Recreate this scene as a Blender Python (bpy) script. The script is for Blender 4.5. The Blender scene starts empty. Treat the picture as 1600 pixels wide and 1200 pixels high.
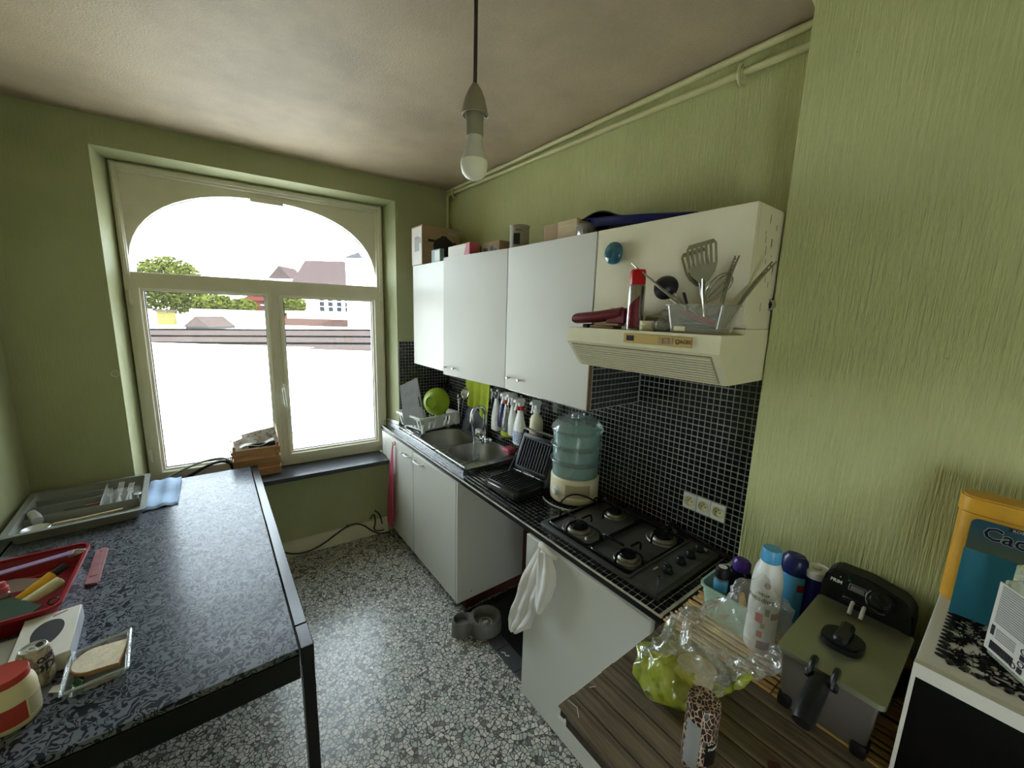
import bpy, bmesh, math, random
from mathutils import Vector, Matrix, Euler, noise
random.seed(7)
SC = bpy.context.scene
COL = SC.collection
R = math.radians
# ------------------------------------------------------------------ camera, sky, sun, exposure
cam_d = bpy.data.cameras.new('camera'); cam = bpy.data.objects.new('camera', cam_d); COL.objects.link(cam)
cr = Vector((.79691799, -.60335468, .02974643)); cu = Vector((.08086167, .15534286, .98454557)); cf = Vector((.59865108, .78219673, -.17258379))
mw = Matrix((cr, cu, -cf)).transposed().to_4x4(); mw.translation = (-1.60344, -2.99867, 1.80712)
cam.matrix_world = mw
cam_d.sensor_width = 36; cam_d.lens = 617.931 / 1600 * 36; cam_d.clip_start = .02; cam_d.clip_end = 400
SC.camera = cam
w = bpy.data.worlds.new('sky'); SC.world = w; w.use_nodes = True
bg = w.node_tree.nodes['Background']; bg.inputs[0].default_value = (.80, .895, 1, 1); bg.inputs[1].default_value = 10.0
sun_d = bpy.data.lights.new('sun', 'SUN'); sun = bpy.data.objects.new('sun', sun_d); COL.objects.link(sun)
sun_d.energy = 12; sun_d.angle = R(1.0); sun_d.color = (1, .95, .86)
sun.rotation_euler = Vector((-.25, .62, -.75)).to_track_quat('-Z', 'Y').to_euler()
sun.location = (0, -20, 30)
SC.view_settings.view_transform = 'Standard'; SC.view_settings.look = 'None'
SC.view_settings.exposure = 0.30; SC.view_settings.gamma = 1; SC.view_settings.use_curve_mapping = False
SC.cycles.max_bounces = 16; SC.cycles.diffuse_bounces = 8; SC.cycles.glossy_bounces = 6; SC.cycles.transparent_max_bounces = 24
SC.cycles.transmission_bounces = 8
SC.cycles.sample_clamp_indirect = 6.0
port_d = bpy.data.lights.new('window_portal', 'AREA'); port = bpy.data.objects.new('window_portal', port_d); COL.objects.link(port)
port_d.shape = 'RECTANGLE'; port_d.size = 1.46; port_d.size_y = 1.85; port_d.energy = 0
port_d.cycles.is_portal = True
port.location = (-1.22, .34, 1.62); port.rotation_euler = (R(-90), 0, -.056)

# ------------------------------------------------------------------ materials
def lin(c):
    return tuple(((x / 255) / 12.92 if x / 255 <= .04045 else ((x / 255 + .055) / 1.055) ** 2.4) for x in c[:3]) + (1,)

class NT:
    def __init__(s, name):
        s.m = bpy.data.materials.new(name); s.m.use_nodes = True
        s.t = s.m.node_tree; s.p = s.t.nodes['Principled BSDF']; s.out = s.t.nodes['Material Output']
        s._co = None
    def n(s, typ, **kw):
        nd = s.t.nodes.new(typ)
        for k, v in kw.items():
            if k.startswith('i_'):
                key = k[2:]; key = int(key) if key.isdigit() else key.replace('_', ' ')
                nd.inputs[key].default_value = v
            else: setattr(nd, k, v)
        return nd
    def l(s, a, ao, b, bi): s.t.links.new(a.outputs[ao], b.inputs[bi])
    def co(s, scale=(1, 1, 1), rot=(0, 0, 0), kind='Object'):
        tc = s.n('ShaderNodeTexCoord'); mp = s.n('ShaderNodeMapping')
        mp.inputs['Scale'].default_value = scale; mp.inputs['Rotation'].default_value = rot
        s.l(tc, kind, mp, 'Vector'); return mp
    def ramp(s, src, so, stops, interp='LINEAR'):
        r = s.n('ShaderNodeValToRGB'); r.color_ramp.interpolation = interp
        e = r.color_ramp.elements
        while len(e) < len(stops): e.new(.5)
        for el, (p, c) in zip(e, stops): el.position = p; el.color = c
        s.l(src, so, r, 'Fac'); return r
    def mix(s, fac, a, b, blend='MIX'):
        m = s.n('ShaderNodeMix', data_type='RGBA', blend_type=blend)
        for idx, v in ((0, fac), (6, a), (7, b)):
            if isinstance(v, tuple) and hasattr(v[0], 'outputs'): s.t.links.new(v[0].outputs[v[1]], m.inputs[idx])
            else: m.inputs[idx].default_value = v
        return m
    def bump(s, src, so, strength, dist=.002):
        b = s.n('ShaderNodeBump'); b.inputs['Strength'].default_value = strength; b.inputs['Distance'].default_value = dist
        s.l(src, so, b, 'Height'); s.l(b, 'Normal', s.p, 'Normal'); return b
    def set(s, rough=.5, metal=0, spec=.5, coat=0, coat_rough=.1, alpha=1, trans=0, ior=1.45, sheen=0):
        p = s.p.inputs
        p['Roughness'].default_value = rough; p['Metallic'].default_value = metal; p['Specular IOR Level'].default_value = spec
        p['Coat Weight'].default_value = coat; p['Coat Roughness'].default_value = coat_rough; p['Alpha'].default_value = alpha
        p['Transmission Weight'].default_value = trans; p['IOR'].default_value = ior; p['Sheen Weight'].default_value = sheen

def M(name, col, rough=.5, metal=0, spec=.5, var=.06, vs=8, bump=0, bs=60, stretch=(1, 1, 1), coat=0, trans=0, alpha=1, sheen=0, ior=1.45):
    """plain surface: base colour with a soft noise variation and optional fine relief"""
    t = NT(name); t.set(rough, metal, spec, coat, .1, alpha, trans, ior, sheen)
    c = lin(col)
    mp = t.co(stretch)
    nz = t.n('ShaderNodeTexNoise', i_Scale=vs, i_Detail=4.0, i_Roughness=.6); t.l(mp, 'Vector', nz, 'Vector')
    a = tuple(max(0, x * (1 - var)) for x in c[:3]) + (1,); b = tuple(min(1, x * (1 + var)) for x in c[:3]) + (1,)
    r = t.ramp(nz, 'Fac', [(.3, a), (.7, b)]); t.l(r, 'Color', t.p, 'Base Color')
    if bump:
        n2 = t.n('ShaderNodeTexNoise', i_Scale=bs, i_Detail=3.0); t.l(mp, 'Vector', n2, 'Vector'); t.bump(n2, 'Fac', bump)
    return t.m

def thin(name, col=(255, 255, 255), clear=.85, rough=.03, gloss=.12, bump=0, bs=40, prints=None):
    """thin clear or tinted sheet (pane, film, plastic wall): see-through part, sheen part and a tinted body part"""
    t = NT(name); t.t.nodes.remove(t.p)
    tr = t.n('ShaderNodeBsdfTransparent'); tr.inputs[0].default_value = lin(col)
    gl = t.n('ShaderNodeBsdfGlossy'); gl.inputs['Roughness'].default_value = rough; gl.inputs[0].default_value = (1, 1, 1, 1)
    df = t.n('ShaderNodeBsdfPrincipled'); df.inputs['Base Color'].default_value = lin(col); df.inputs['Roughness'].default_value = .3
    if prints:
        mp = t.co((9, 22, 22)); pn = t.n('ShaderNodeTexNoise', i_Scale=1.0, i_Detail=2.0, i_Distortion=.8); t.l(mp, 'Vector', pn, 'Vector')
        pr_ = t.ramp(pn, 'Fac', [(p, lin(c)) for p, c in prints]); t.l(pr_, 'Color', tr, 0); t.l(pr_, 'Color', df, 'Base Color')
    lw = t.n('ShaderNodeLayerWeight', i_Blend=.25)
    m1 = t.n('ShaderNodeMixShader'); m1.inputs[0].default_value = clear
    t.l(df, 0, m1, 1); t.l(tr, 0, m1, 2)
    mm = t.n('ShaderNodeMath', operation='MULTIPLY_ADD', i_1=.55, i_2=gloss); t.l(lw, 'Fresnel', mm, 0)
    m2 = t.n('ShaderNodeMixShader'); t.l(mm, 0, m2, 0); t.l(m1, 0, m2, 1); t.l(gl, 0, m2, 2)
    t.l(m2, 0, t.out, 'Surface')
    if bump:
        mp = t.co(); nz = t.n('ShaderNodeTexNoise', i_Scale=bs, i_Detail=3.0); t.l(mp, 'Vector', nz, 'Vector')
        b = t.n('ShaderNodeBump'); b.inputs['Strength'].default_value = bump; b.inputs['Distance'].default_value = .01
        t.l(nz, 'Fac', b, 'Height'); t.l(b, 'Normal', gl, 'Normal'); t.l(b, 'Normal', df, 'Normal')
    return t.m

def wall_paint(name, col, col2, fib=1.0):
    t = NT(name); t.set(.55, 0, .35)
    mp = t.co()
    n1 = t.n('ShaderNodeTexNoise', i_Scale=1.6, i_Detail=5.0, i_Roughness=.6); t.l(mp, 'Vector', n1, 'Vector')
    r = t.ramp(n1, 'Fac', [(.32, lin(col2)), (.62, lin(col))])
    ms = t.co((135, 135, 7)); n2 = t.n('ShaderNodeTexNoise', i_Scale=1.0, i_Detail=3.0, i_Roughness=.7); t.l(ms, 'Vector', n2, 'Vector')
    r2 = t.ramp(n2, 'Fac', [(.35, (.84, .84, .82, 1)), (.65, (1.0, 1.0, 1.0, 1))])
    mx = t.mix(.55 * fib, (r, 'Color'), (r2, 'Color'), 'MULTIPLY')
    n3 = t.n('ShaderNodeTexVoronoi', i_Scale=11.0); t.l(mp, 'Vector', n3, 'Vector')
    r3 = t.ramp(n3, 'Distance', [(.02, (.45, .43, .3, 1)), (.045, (1, 1, 1, 1))])
    mx2 = t.mix(.5 * fib, (mx, 2), (r3, 'Color'), 'MULTIPLY')
    t.l(mx2, 2, t.p, 'Base Color'); t.bump(n2, 'Fac', .95 * fib, .006)
    return t.m

def terrazzo():
    t = NT('terrazzo'); t.set(.26, 0, .5)
    mp = t.co()
    nz = t.n('ShaderNodeTexNoise', i_Scale=38.0, i_Detail=2.0); t.l(mp, 'Vector', nz, 'Vector')
    ad = t.mix(.006, (mp, 0), (nz, 'Color'), 'LINEAR_LIGHT')
    v = t.n('ShaderNodeTexVoronoi', feature='DISTANCE_TO_EDGE', i_Scale=52.0); t.l(ad, 2, v, 'Vector')
    vc = t.n('ShaderNodeTexVoronoi', i_Scale=52.0); t.l(ad, 2, vc, 'Vector')
    sep = t.n('ShaderNodeSeparateColor'); t.l(vc, 'Color', sep, 0)
    chip = t.ramp(sep, 0, [(0, lin((112, 110, 106))), (.10, lin((134, 132, 127))), (.14, lin((172, 181, 172))), (.7, lin((205, 202, 194))), (1, lin((226, 222, 214)))])
    edge = t.ramp(v, 'Distance', [(.06, lin((78, 78, 77))), (.15, (1, 1, 1, 1))])
    mk = t.ramp(v, 'Distance', [(.05, (0, 0, 0, 1)), (.09, (1, 1, 1, 1))])
    mx = t.mix((mk, 'Color'), lin((84, 83, 81)), (chip, 'Color'))
    sm = t.n('ShaderNodeTexVoronoi', i_Scale=170.0); t.l(mp, 'Vector', sm, 'Vector')
    s2 = t.n('ShaderNodeSeparateColor'); t.l(sm, 'Color', s2, 0)
    rs = t.ramp(s2, 1, [(.0, (.72, .72, .7, 1)), (.5, (1, 1, 1, 1)), (1, (1.08, 1.08, 1.08, 1))])
    m2 = t.mix(.7, (mx, 2), (rs, 'Color'), 'MULTIPLY')
    big = t.n('ShaderNodeTexNoise', i_Scale=1.3, i_Detail=3.0); t.l(mp, 'Vector', big, 'Vector')
    rb = t.ramp(big, 'Fac', [(.3, (.86, .82, .76, 1)), (.7, (1, 1, 1, 1))])
    m3 = t.mix(.6, (m2, 2), (rb, 'Color'), 'MULTIPLY')
    t.l(m3, 2, t.p, 'Base Color')
    return t.m

def damask():
    t = NT('damask_top'); t.set(.2, 0, .18)
    mp = t.co()
    n0 = t.n('ShaderNodeTexNoise', i_Scale=30.0, i_Detail=1.0); t.l(mp, 'Vector', n0, 'Vector')
    ad = t.mix(.03, (mp, 0), (n0, 'Color'), 'LINEAR_LIGHT')
    w1 = t.n('ShaderNodeTexNoise', i_Scale=19.0, i_Detail=.6, i_Distortion=.9); t.l(ad, 2, w1, 'Vector')
    k = t.n('ShaderNodeMath', operation='MULTIPLY', i_1=46.0); t.l(w1, 'Fac', k, 0)
    sn = t.n('ShaderNodeMath', operation='SINE'); t.l(k, 0, sn, 0)
    n2 = t.n('ShaderNodeTexNoise', i_Scale=75.0, i_Detail=1.0); t.l(mp, 'Vector', n2, 'Vector')
    am = t.n('ShaderNodeMath', operation='MULTIPLY_ADD', i_1=2.6, i_2=-1.3); t.l(n2, 'Fac', am, 0)
    sm = t.n('ShaderNodeMath', operation='ADD'); t.l(sn, 0, sm, 0); t.l(am, 0, sm, 1)
    r1 = t.ramp(sm, 0, [(.06, (1, 1, 1, 1)), (.22, (0, 0, 0, 1))])
    v = t.n('ShaderNodeTexVoronoi', i_Scale=14.0); t.l(ad, 2, v, 'Vector')
    vm = t.n('ShaderNodeMath', operation='MULTIPLY_ADD', i_1=.22); t.l(sn, 0, vm, 0); t.l(v, 'Distance', vm, 2)
    r2 = t.ramp(vm, 0, [(.20, (1, 1, 1, 1)), (.25, (0, 0, 0, 1))])
    mm = t.mix(.85, (r1, 'Color'), (r2, 'Color'), 'LIGHTEN')
    base = t.mix((mm, 2), lin((30, 33, 40)), lin((112, 116, 126)))
    t.l(base, 2, t.p, 'Base Color')
    rr = t.ramp(mm, 2, [(0, (.28, .28, .28, 1)), (1, (.19, .19, .19, 1))]); t.l(rr, 'Color', t.p, 'Roughness')
    return t.m

def wood(name, a, b, scale=(3, 40, 40), rough=.5, bump=.3):
    t = NT(name); t.set(rough, 0, .4)
    mp = t.co(scale)
    n1 = t.n('ShaderNodeTexNoise', i_Scale=1.0, i_Detail=6.0, i_Roughness=.65, i_Distortion=.6); t.l(mp, 'Vector', n1, 'Vector')
    r = t.ramp(n1, 'Fac', [(.3, lin(a)), (.7, lin(b))])
    oi = t.n('ShaderNodeObjectInfo'); rr = t.ramp(oi, 'Random', [(0, (.78, .78, .78, 1)), (1, (1.12, 1.12, 1.1, 1))])
    mx = t.mix(.9, (r, 'Color'), (rr, 'Color'), 'MULTIPLY'); t.l(mx, 2, t.p, 'Base Color')
    if bump: t.bump(n1, 'Fac', bump, .002)
    return t.m

def brushed(name, col, rough=.28, stretch=(4, 120, 120)):
    t = NT(name); t.set(rough, 1, .5)
    mp = t.co(stretch); n1 = t.n('ShaderNodeTexNoise', i_Scale=1.0, i_Detail=3.0); t.l(mp, 'Vector', n1, 'Vector')
    c = lin(col); r = t.ramp(n1, 'Fac', [(.3, tuple(x * .85 for x in c[:3]) + (1,)), (.7, c)]); t.l(r, 'Color', t.p, 'Base Color')
    r2 = t.ramp(n1, 'Fac', [(.3, (rough * 1.3,) * 3 + (1,)), (.7, (rough * .8,) * 3 + (1,))]); t.l(r2, 'Color', t.p, 'Roughness')
    return t.m

def leopard():
    t = NT('leopard_print'); t.set(.35, 0, .5)
    mp = t.co((1, 1, .6)); n0 = t.n('ShaderNodeTexNoise', i_Scale=70.0, i_Detail=1.0); t.l(mp, 'Vector', n0, 'Vector')
    ad = t.mix(.004, (mp, 0), (n0, 'Color'), 'LINEAR_LIGHT')
    v = t.n('ShaderNodeTexVoronoi', feature='DISTANCE_TO_EDGE', i_Scale=112.0, i_Randomness=.9); t.l(ad, 2, v, 'Vector')
    r = t.ramp(v, 'Distance', [(.0, lin((206, 180, 156))), (.055, lin((190, 160, 134))), (.095, lin((34, 20, 20))), (.35, lin((40, 24, 23))), (.6, lin((70, 44, 38)))])
    t.l(r, 'Color', t.p, 'Base Color'); return t.m

def lace():
    t = NT('black_lace'); t.set(.8, 0, .2)
    mp = t.co(); n0 = t.n('ShaderNodeTexNoise', i_Scale=30.0, i_Detail=2.0); t.l(mp, 'Vector', n0, 'Vector')
    ad = t.mix(.02, (mp, 0), (n0, 'Color'), 'LINEAR_LIGHT')
    v = t.n('ShaderNodeTexVoronoi', feature='DISTANCE_TO_EDGE', i_Scale=95.0); t.l(ad, 2, v, 'Vector')
    n1 = t.n('ShaderNodeTexNoise', i_Scale=34.0, i_Detail=1.0); t.l(mp, 'Vector', n1, 'Vector')
    th = t.n('ShaderNodeMath', operation='MULTIPLY_ADD', i_1=1.1, i_2=-.42); t.l(n1, 'Fac', th, 0)
    lt = t.n('ShaderNodeMath', operation='LESS_THAN'); t.l(v, 'Distance', lt, 0); t.l(th, 0, lt, 1)
    t.p.inputs['Base Color'].default_value = lin((20, 20, 21)); t.l(lt, 0, t.p, 'Alpha')
    return t.m

def picture(name, stops, scale=(6, 6, 6), det=2.0, rough=.45, dist=1.0):
    """printed picture: a coloured noise print (photo on a box, newspaper)"""
    t = NT(name); t.set(rough, 0, .4)
    mp = t.co(scale); n = t.n('ShaderNodeTexNoise', i_Scale=1.0, i_Detail=det, i_Distortion=dist); t.l(mp, 'Vector', n, 'Vector')
    r = t.ramp(n, 'Fac', [(p, lin(c)) for p, c in stops]); t.l(r, 'Color', t.p, 'Base Color'); return t.m

def smoke_black(name, col=(16, 16, 17), rough=.2): return M(name, col, rough, var=.1)

MT = {}
def m(k): return MT[k]
MT['green'] = wall_paint('green_wall_paint', (192, 193, 137), (179, 180, 121))
MT['ceil'] = wall_paint('ceiling_paint', (190, 171, 144), (164, 146, 124), .5)
MT['green_hazed'] = wall_paint('hazed_green_wall_paint', (178, 181, 142), (164, 167, 126), .4)  # greyed copy of the wall paint; haze and backlight put into its colour
MT['terrazzo'] = terrazzo()
MT['pipe'] = M('green_pipe_paint', (194, 190, 140), .4, bump=.2, bs=30)
MT['pvc'] = M('cream_window_plastic', (226, 220, 202), .35, var=.05, vs=5)
MT['gasket'] = M('black_rubber', (28, 28, 28), .6)
MT['glass'] = thin('window_glass', (250, 253, 252), .97, .01, .02)
MT['stone'] = M('pale_facade_stone', (214, 210, 214), .8, var=.1, bump=.4, bs=30)
MT['slate'] = M('dark_slate', (62, 64, 70), .3, var=.2, vs=10)
MT['white_lam'] = M('white_laminate', (203, 201, 192), .42, var=.02, vs=3)
MT['cream_lam'] = M('cream_laminate', (222, 214, 186), .4, var=.05, vs=4)
MT['cream_metal'] = M('cream_enamel', (222, 214, 182), .35, var=.06, vs=5)
MT['filter_gap'] = M('shaded_filter_gap', (48, 40, 28), .7)  # sheet behind the slats; shade of the gaps put into its colour
MT['cream_slat'] = M('cream_filter', (212, 204, 174), .5, var=.05)
MT['chip'] = M('chipboard_edge', (120, 92, 62), .8, var=.25, vs=90)
MT['tile'] = M('black_mosaic_tile', (21, 22, 26), .18, var=.35, vs=22, spec=.5)
MT['grout'] = M('grey_grout', (150, 148, 140), .9, var=.2, vs=14)
MT['grout_top'] = M('pale_grout', (204, 200, 186), .9, var=.25, vs=14)
MT['steel'] = brushed('brushed_steel', (205, 205, 204), .27)
MT['steel_bowl'] = M('sink_steel', (172, 170, 162), .4, .75, var=.05, vs=6)
MT['chrome'] = M('chrome', (222, 222, 224), .08, 1, var=.02)
MT['silver'] = M('silver_metal', (180, 178, 172), .25, 1, var=.08)
MT['dark_steel'] = M('dark_hob_steel', (98, 96, 90), .34, .45, var=.15, vs=14)
MT['enamel'] = M('black_enamel', (15, 15, 16), .25)
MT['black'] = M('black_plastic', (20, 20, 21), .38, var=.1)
MT['black_gloss'] = M('black_gloss_plastic', (12, 12, 13), .12)
MT['black_tab'] = M('black_table_lacquer', (18, 18, 19), .22, var=.1)
MT['char'] = M('charcoal_coating', (40, 40, 41), .4)
MT['burner'] = M('burner_metal', (150, 146, 134), .42, .85, var=.15, vs=40)
MT['damask'] = damask()
MT['alu'] = M('bright_metal', (214, 214, 214), .3, .55, var=.03)
MT['micro'] = M('microwave_enamel', (206, 201, 189), .35, var=.03)
MT['white_pl'] = M('white_plastic', (232, 232, 226), .35, var=.03)
MT['ivory'] = M('ivory_plastic', (226, 216, 182), .38, var=.05)
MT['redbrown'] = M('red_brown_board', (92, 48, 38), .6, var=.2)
MT['dark_tile'] = M('dark_floor_tile', (66, 67, 68), .5, var=.12, vs=12)
MT['dark_wood'] = wood('dark_wood', (46, 36, 30), (82, 66, 54))
MT['plank'] = wood('weathered_plank', (70, 60, 50), (150, 134, 114), (70, 4.2, 70), .55, .3)
MT['bamboo'] = wood('bamboo_slat', (172, 128, 68), (226, 184, 114), (60, 6, 60), .45, .2)
MT['crate'] = wood('crate_wood', (148, 108, 72), (196, 152, 108), (5, 60, 60), .65, .3)
MT['kraft'] = M('brown_cardboard', (158, 134, 104), .8, var=.1)
MT['card_white'] = M('white_card', (214, 210, 202), .6, var=.05)
MT['paper'] = picture('newspaper_print', [(.3, (120, 110, 108)), (.42, (212, 206, 204)), (.55, (226, 222, 220)), (.62, (190, 168, 168)), (.7, (140, 130, 130))], (22, 22, 22))
MT['teal'] = M('teal_card', (104, 140, 146), .5)
MT['pink'] = M('pink_card', (206, 96, 112), .5)
MT['green_pl'] = M('lime_plastic', (150, 176, 40), .35, var=.05)
MT['lime_cloth'] = M('lime_cloth', (176, 190, 50), .9, bump=.4, bs=140, var=.15)
MT['white_cloth'] = M('white_cotton', (214, 208, 200), .9, bump=.3, bs=220, var=.05, sheen=.3)
MT['pink_cloth'] = M('pink_cotton', (200, 80, 112), .9, bump=.3, bs=200, var=.12)
MT['blue_cloth'] = M('pale_blue_cloth', (150, 172, 200), .9, bump=.4, bs=160, var=.12)
MT['grey_pl'] = M('grey_plastic', (104, 102, 96), .45, var=.05)
MT['tray_grey'] = M('pale_grey_plastic', (138, 140, 134), .4, var=.05)
MT['board_grey'] = M('scuffed_grey_plastic', (176, 178, 186), .5, var=.14, vs=14)
MT['red_pl'] = M('red_plastic', (146, 30, 42), .35)
MT['maroon'] = M('maroon_foil', (104, 26, 36), .3, .3, bump=.6, bs=240, var=.25, vs=80)
MT['red_cap'] = M('red_cap', (190, 22, 30), .25)
MT['navy'] = M('navy_plastic', (28, 34, 92), .25)
MT['skyblue'] = M('sky_blue_plastic', (84, 160, 206), .35)
MT['mint'] = M('mint_plastic', (176, 206, 188), .4)
MT['purple'] = M('purple_plastic', (72, 40, 128), .3)
MT['yellow'] = M('yellow_plastic', (226, 170, 40), .4, var=.1)
MT['tin'] = M('golden_tin', (214, 158, 48), .38, var=.08, vs=30)
MT['bluecard'] = M('blue_card', (46, 128, 160), .6, var=.08)
MT['aqua'] = thin('aqua_clear_plastic', (172, 228, 222), .58, .05, .10)
MT['clear'] = thin('clear_plastic', (236, 242, 240), .80, .04, .07)
MT['clear_film'] = thin('clear_film', (246, 246, 244), .84, .12, .10, .9, 26)
MT['lime_film'] = thin('lime_printed_film', (206, 216, 66), .52, .12, .10, .9, 26, [(.36, (150, 164, 30)), (.48, (206, 216, 66)), (.60, (214, 222, 90)), (.66, (244, 246, 226))])
MT['milky'] = thin('milky_plastic', (230, 228, 220), .78, .15, .06)
MT['glassware'] = thin('clear_glass', (244, 248, 248), .9, .02, .08)
MT['water'] = thin('water', (235, 245, 250), .8, .02, .2)
MT['blueglass'] = M('teal_glass', (40, 98, 116), .08, var=.35, vs=40, coat=.6)
MT['bulb'] = M('frosted_bulb', (250, 244, 228), .35)
MT['socket_grey'] = M('grey_lamp_holder', (150, 142, 124), .5, var=.08)
MT['cord_dark'] = M('dark_cord', (52, 48, 46), .6)
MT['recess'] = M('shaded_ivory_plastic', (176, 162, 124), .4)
MT['bread'] = M('bread_crumb', (224, 212, 188), .9, bump=.8, bs=180, var=.14, vs=60)
MT['crust'] = M('bread_crust', (172, 124, 76), .8, bump=.3, bs=80, var=.2, vs=20)
MT['leaf'] = M('lettuce', (50, 92, 44), .5, var=.3, vs=40)
MT['leopard'] = leopard()
MT['lace'] = lace()
MT['ink'] = M('dark_print', (38, 38, 40), .6)
MT['ink_light'] = M('pale_print', (206, 206, 200), .6)
MT['gold'] = M('gold_panel', (196, 166, 104), .35, .3, var=.05)
MT['mayo'] = M('mayonnaise', (228, 214, 176), .3, var=.04)
MT['salmon'] = M('red_label', (178, 62, 54), .5, var=.08)
MT['lidred'] = M('red_lid', (176, 48, 40), .4)
MT['orange'] = M('orange_label', (206, 130, 60), .5, var=.4, vs=50)
MT['grey_label'] = M('grey_label', (150, 150, 148), .5)
MT['darkgreen'] = M('dark_green_card', (38, 66, 48), .6)
MT['brown'] = M('brown_card', (104, 78, 58), .7)
MT['mauve'] = M('mauve_plastic', (160, 132, 178), .4)
MT['rose'] = M('dusty_rose_plastic', (150, 102, 104), .45, var=.15, vs=30)
MT['light_wood'] = wood('light_wood', (190, 166, 128), (214, 194, 158), (40, 4, 40), .6, .1)
MT['lid_steel'] = M('green_reflecting_steel', (150, 152, 128), .34, .7, var=.05)  # fryer lid; the green wall's reflection put into the steel colour
MT['fry_front'] = M('dark_steel_front', (140, 132, 124), .4, .7, var=.06)
MT['dark_window'] = M('black_oven_glass', (9, 9, 11), .16)

# ------------------------------------------------------------------ mesh builder
class B:
    def __init__(s): s.bm = bmesh.new(); s.mi = 0
    def _f(s, fs):
        for f in fs: f.material_index = s.mi
    def box(s, x0, x1, y0, y1, z0, z1, bev=0, T=None, seg=1):
        r = bmesh.ops.create_cube(s.bm, size=1)
        vs = r['verts']
        mt = Matrix.Translation(((x0 + x1) / 2, (y0 + y1) / 2, (z0 + z1) / 2)) @ Matrix.Diagonal((abs(x1 - x0), abs(y1 - y0), abs(z1 - z0), 1))
        bmesh.ops.transform(s.bm, matrix=mt, verts=vs)
        fs = list({f for v in vs for f in v.link_faces})
        if bev:
            es = list({e for v in vs for e in v.link_edges})
            rr = bmesh.ops.bevel(s.bm, geom=es, offset=bev, segments=seg, affect='EDGES', profile=.5)
            fs = list(set(rr['faces']) | {f for v in rr['verts'] for f in v.link_faces}); vs = list({v for f in fs for v in f.verts})
        if T is not None: bmesh.ops.transform(s.bm, matrix=T, verts=vs)
        s._f(fs); return s
    def lathe(s, prof, n=24, T=None, sx=1, sy=1, a0=0, a1=2 * math.pi):
        rings = []; full = abs(a1 - a0 - 2 * math.pi) < 1e-6
        T = T or Matrix.Identity(4)
        cnt = n if full else n + 1
        for r, z in prof:
            if r < 1e-6: rings.append([s.bm.verts.new(T @ Vector((0, 0, z)))])
            else: rings.append([s.bm.verts.new(T @ Vector((r * sx * math.cos(a0 + (a1 - a0) * i / n), r * sy * math.sin(a0 + (a1 - a0) * i / n), z))) for i in range(cnt)])
        fs = []
        for a, b in zip(rings, rings[1:]):
            for i in range(cnt if full else cnt - 1):
                j = (i + 1) % cnt
                if len(a) == 1 and len(b) == 1: continue
                if len(a) == 1: q = (a[0], b[j], b[i])
                elif len(b) == 1: q = (a[i], a[j], b[0])
                else: q = (a[i], a[j], b[j], b[i])
                try: fs.append(s.bm.faces.new(q))
                except ValueError: pass
        s._f(fs); return s
    def cyl(s, p0, p1, r0, r1=None, n=16):
        p0 = Vector(p0); p1 = Vector(p1); r1 = r0 if r1 is None else r1
        d = p1 - p0; T = Matrix.Translation(p0) @ d.to_track_quat('Z', 'Y').to_matrix().to_4x4()
        return s.lathe([(0, 0), (r0, 0), (r1, d.length), (0, d.length)], n, T)
    def tube(s, pts, r, n=8, closed=False, smooth=0):
        P = [Vector(p) for p in pts]
        for _ in range(smooth):
            Q = [] if closed else [P[0]]
            rng = range(len(P)) if closed else range(len(P) - 1)
            for i in rng:
                a, b = P[i], P[(i + 1) % len(P)]; Q += [a * .75 + b * .25, a * .25 + b * .75]
            if not closed: Q.append(P[-1])
            P = Q
        rs = r if isinstance(r, (list, tuple)) else None
        N = len(P); rings = []; up = None
        for i in range(N):
            t = ((P[(i + 1) % N] - P[i - 1]) if closed else (P[min(i + 1, N - 1)] - P[max(i - 1, 0)]))
            if t.length < 1e-9: t = Vector((0, 0, 1))
            t.normalize()
            if up is None:
                up = t.orthogonal().normalized()
            up = (up - t * up.dot(t)); up = up.normalized() if up.length > 1e-6 else t.orthogonal().normalized()
            sd = t.cross(up)
            rad = rs[min(len(rs) - 1, int(i * len(rs) / N))] if rs else r
            rings.append([s.bm.verts.new(P[i] + (up * math.cos(2 * math.pi * k / n) + sd * math.sin(2 * math.pi * k / n)) * rad) for k in range(n)])
        fs = []
        for i in range(N if closed else N - 1):
            a, b = rings[i], rings[(i + 1) % N]
            for k in range(n):
                fs.append(s.bm.faces.new((a[k], a[(k + 1) % n], b[(k + 1) % n], b[k])))
        if not closed:
            fs.append(s.bm.faces.new(rings[0][::-1])); fs.append(s.bm.faces.new(rings[-1]))
        s._f(fs); return s
    def prism(s, poly, h0, h1, T=None, cap=True):
        """poly in local xy, extruded along local z"""
        T = T or Matrix.Identity(4)
        a = [s.bm.verts.new(T @ Vector((x, y, h0))) for x, y in poly]; b = [s.bm.verts.new(T @ Vector((x, y, h1))) for x, y in poly]
        fs = []; n = len(poly)
        for i in range(n): fs.append(s.bm.faces.new((a[i], a[(i + 1) % n], b[(i + 1) % n], b[i])))
        if cap: fs.append(s.bm.faces.new(a[::-1])); fs.append(s.bm.faces.new(b))
        s._f(fs); return s
    def ringprism(s, outer, inner, h0, h1, T=None):
        T = T or Matrix.Identity(4); n = len(outer)
        V = [[s.bm.verts.new(T @ Vector((x, y, h))) for x, y in pl] for h in (h0, h1) for pl in (outer, inner)]
        o0, i0, o1, i1 = V; fs = []
        for k in range(n):
            j = (k + 1) % n
            for q in ((o0[k], o0[j], o1[j], o1[k]), (i0[j], i0[k], i1[k], i1[j]), (o0[j], o0[k], i0[k], i0[j]), (o1[k], o1[j], i1[j], i1[k])):
                try: fs.append(s.bm.faces.new(q))
                except ValueError: pass
        s._f(fs); return s
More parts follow.
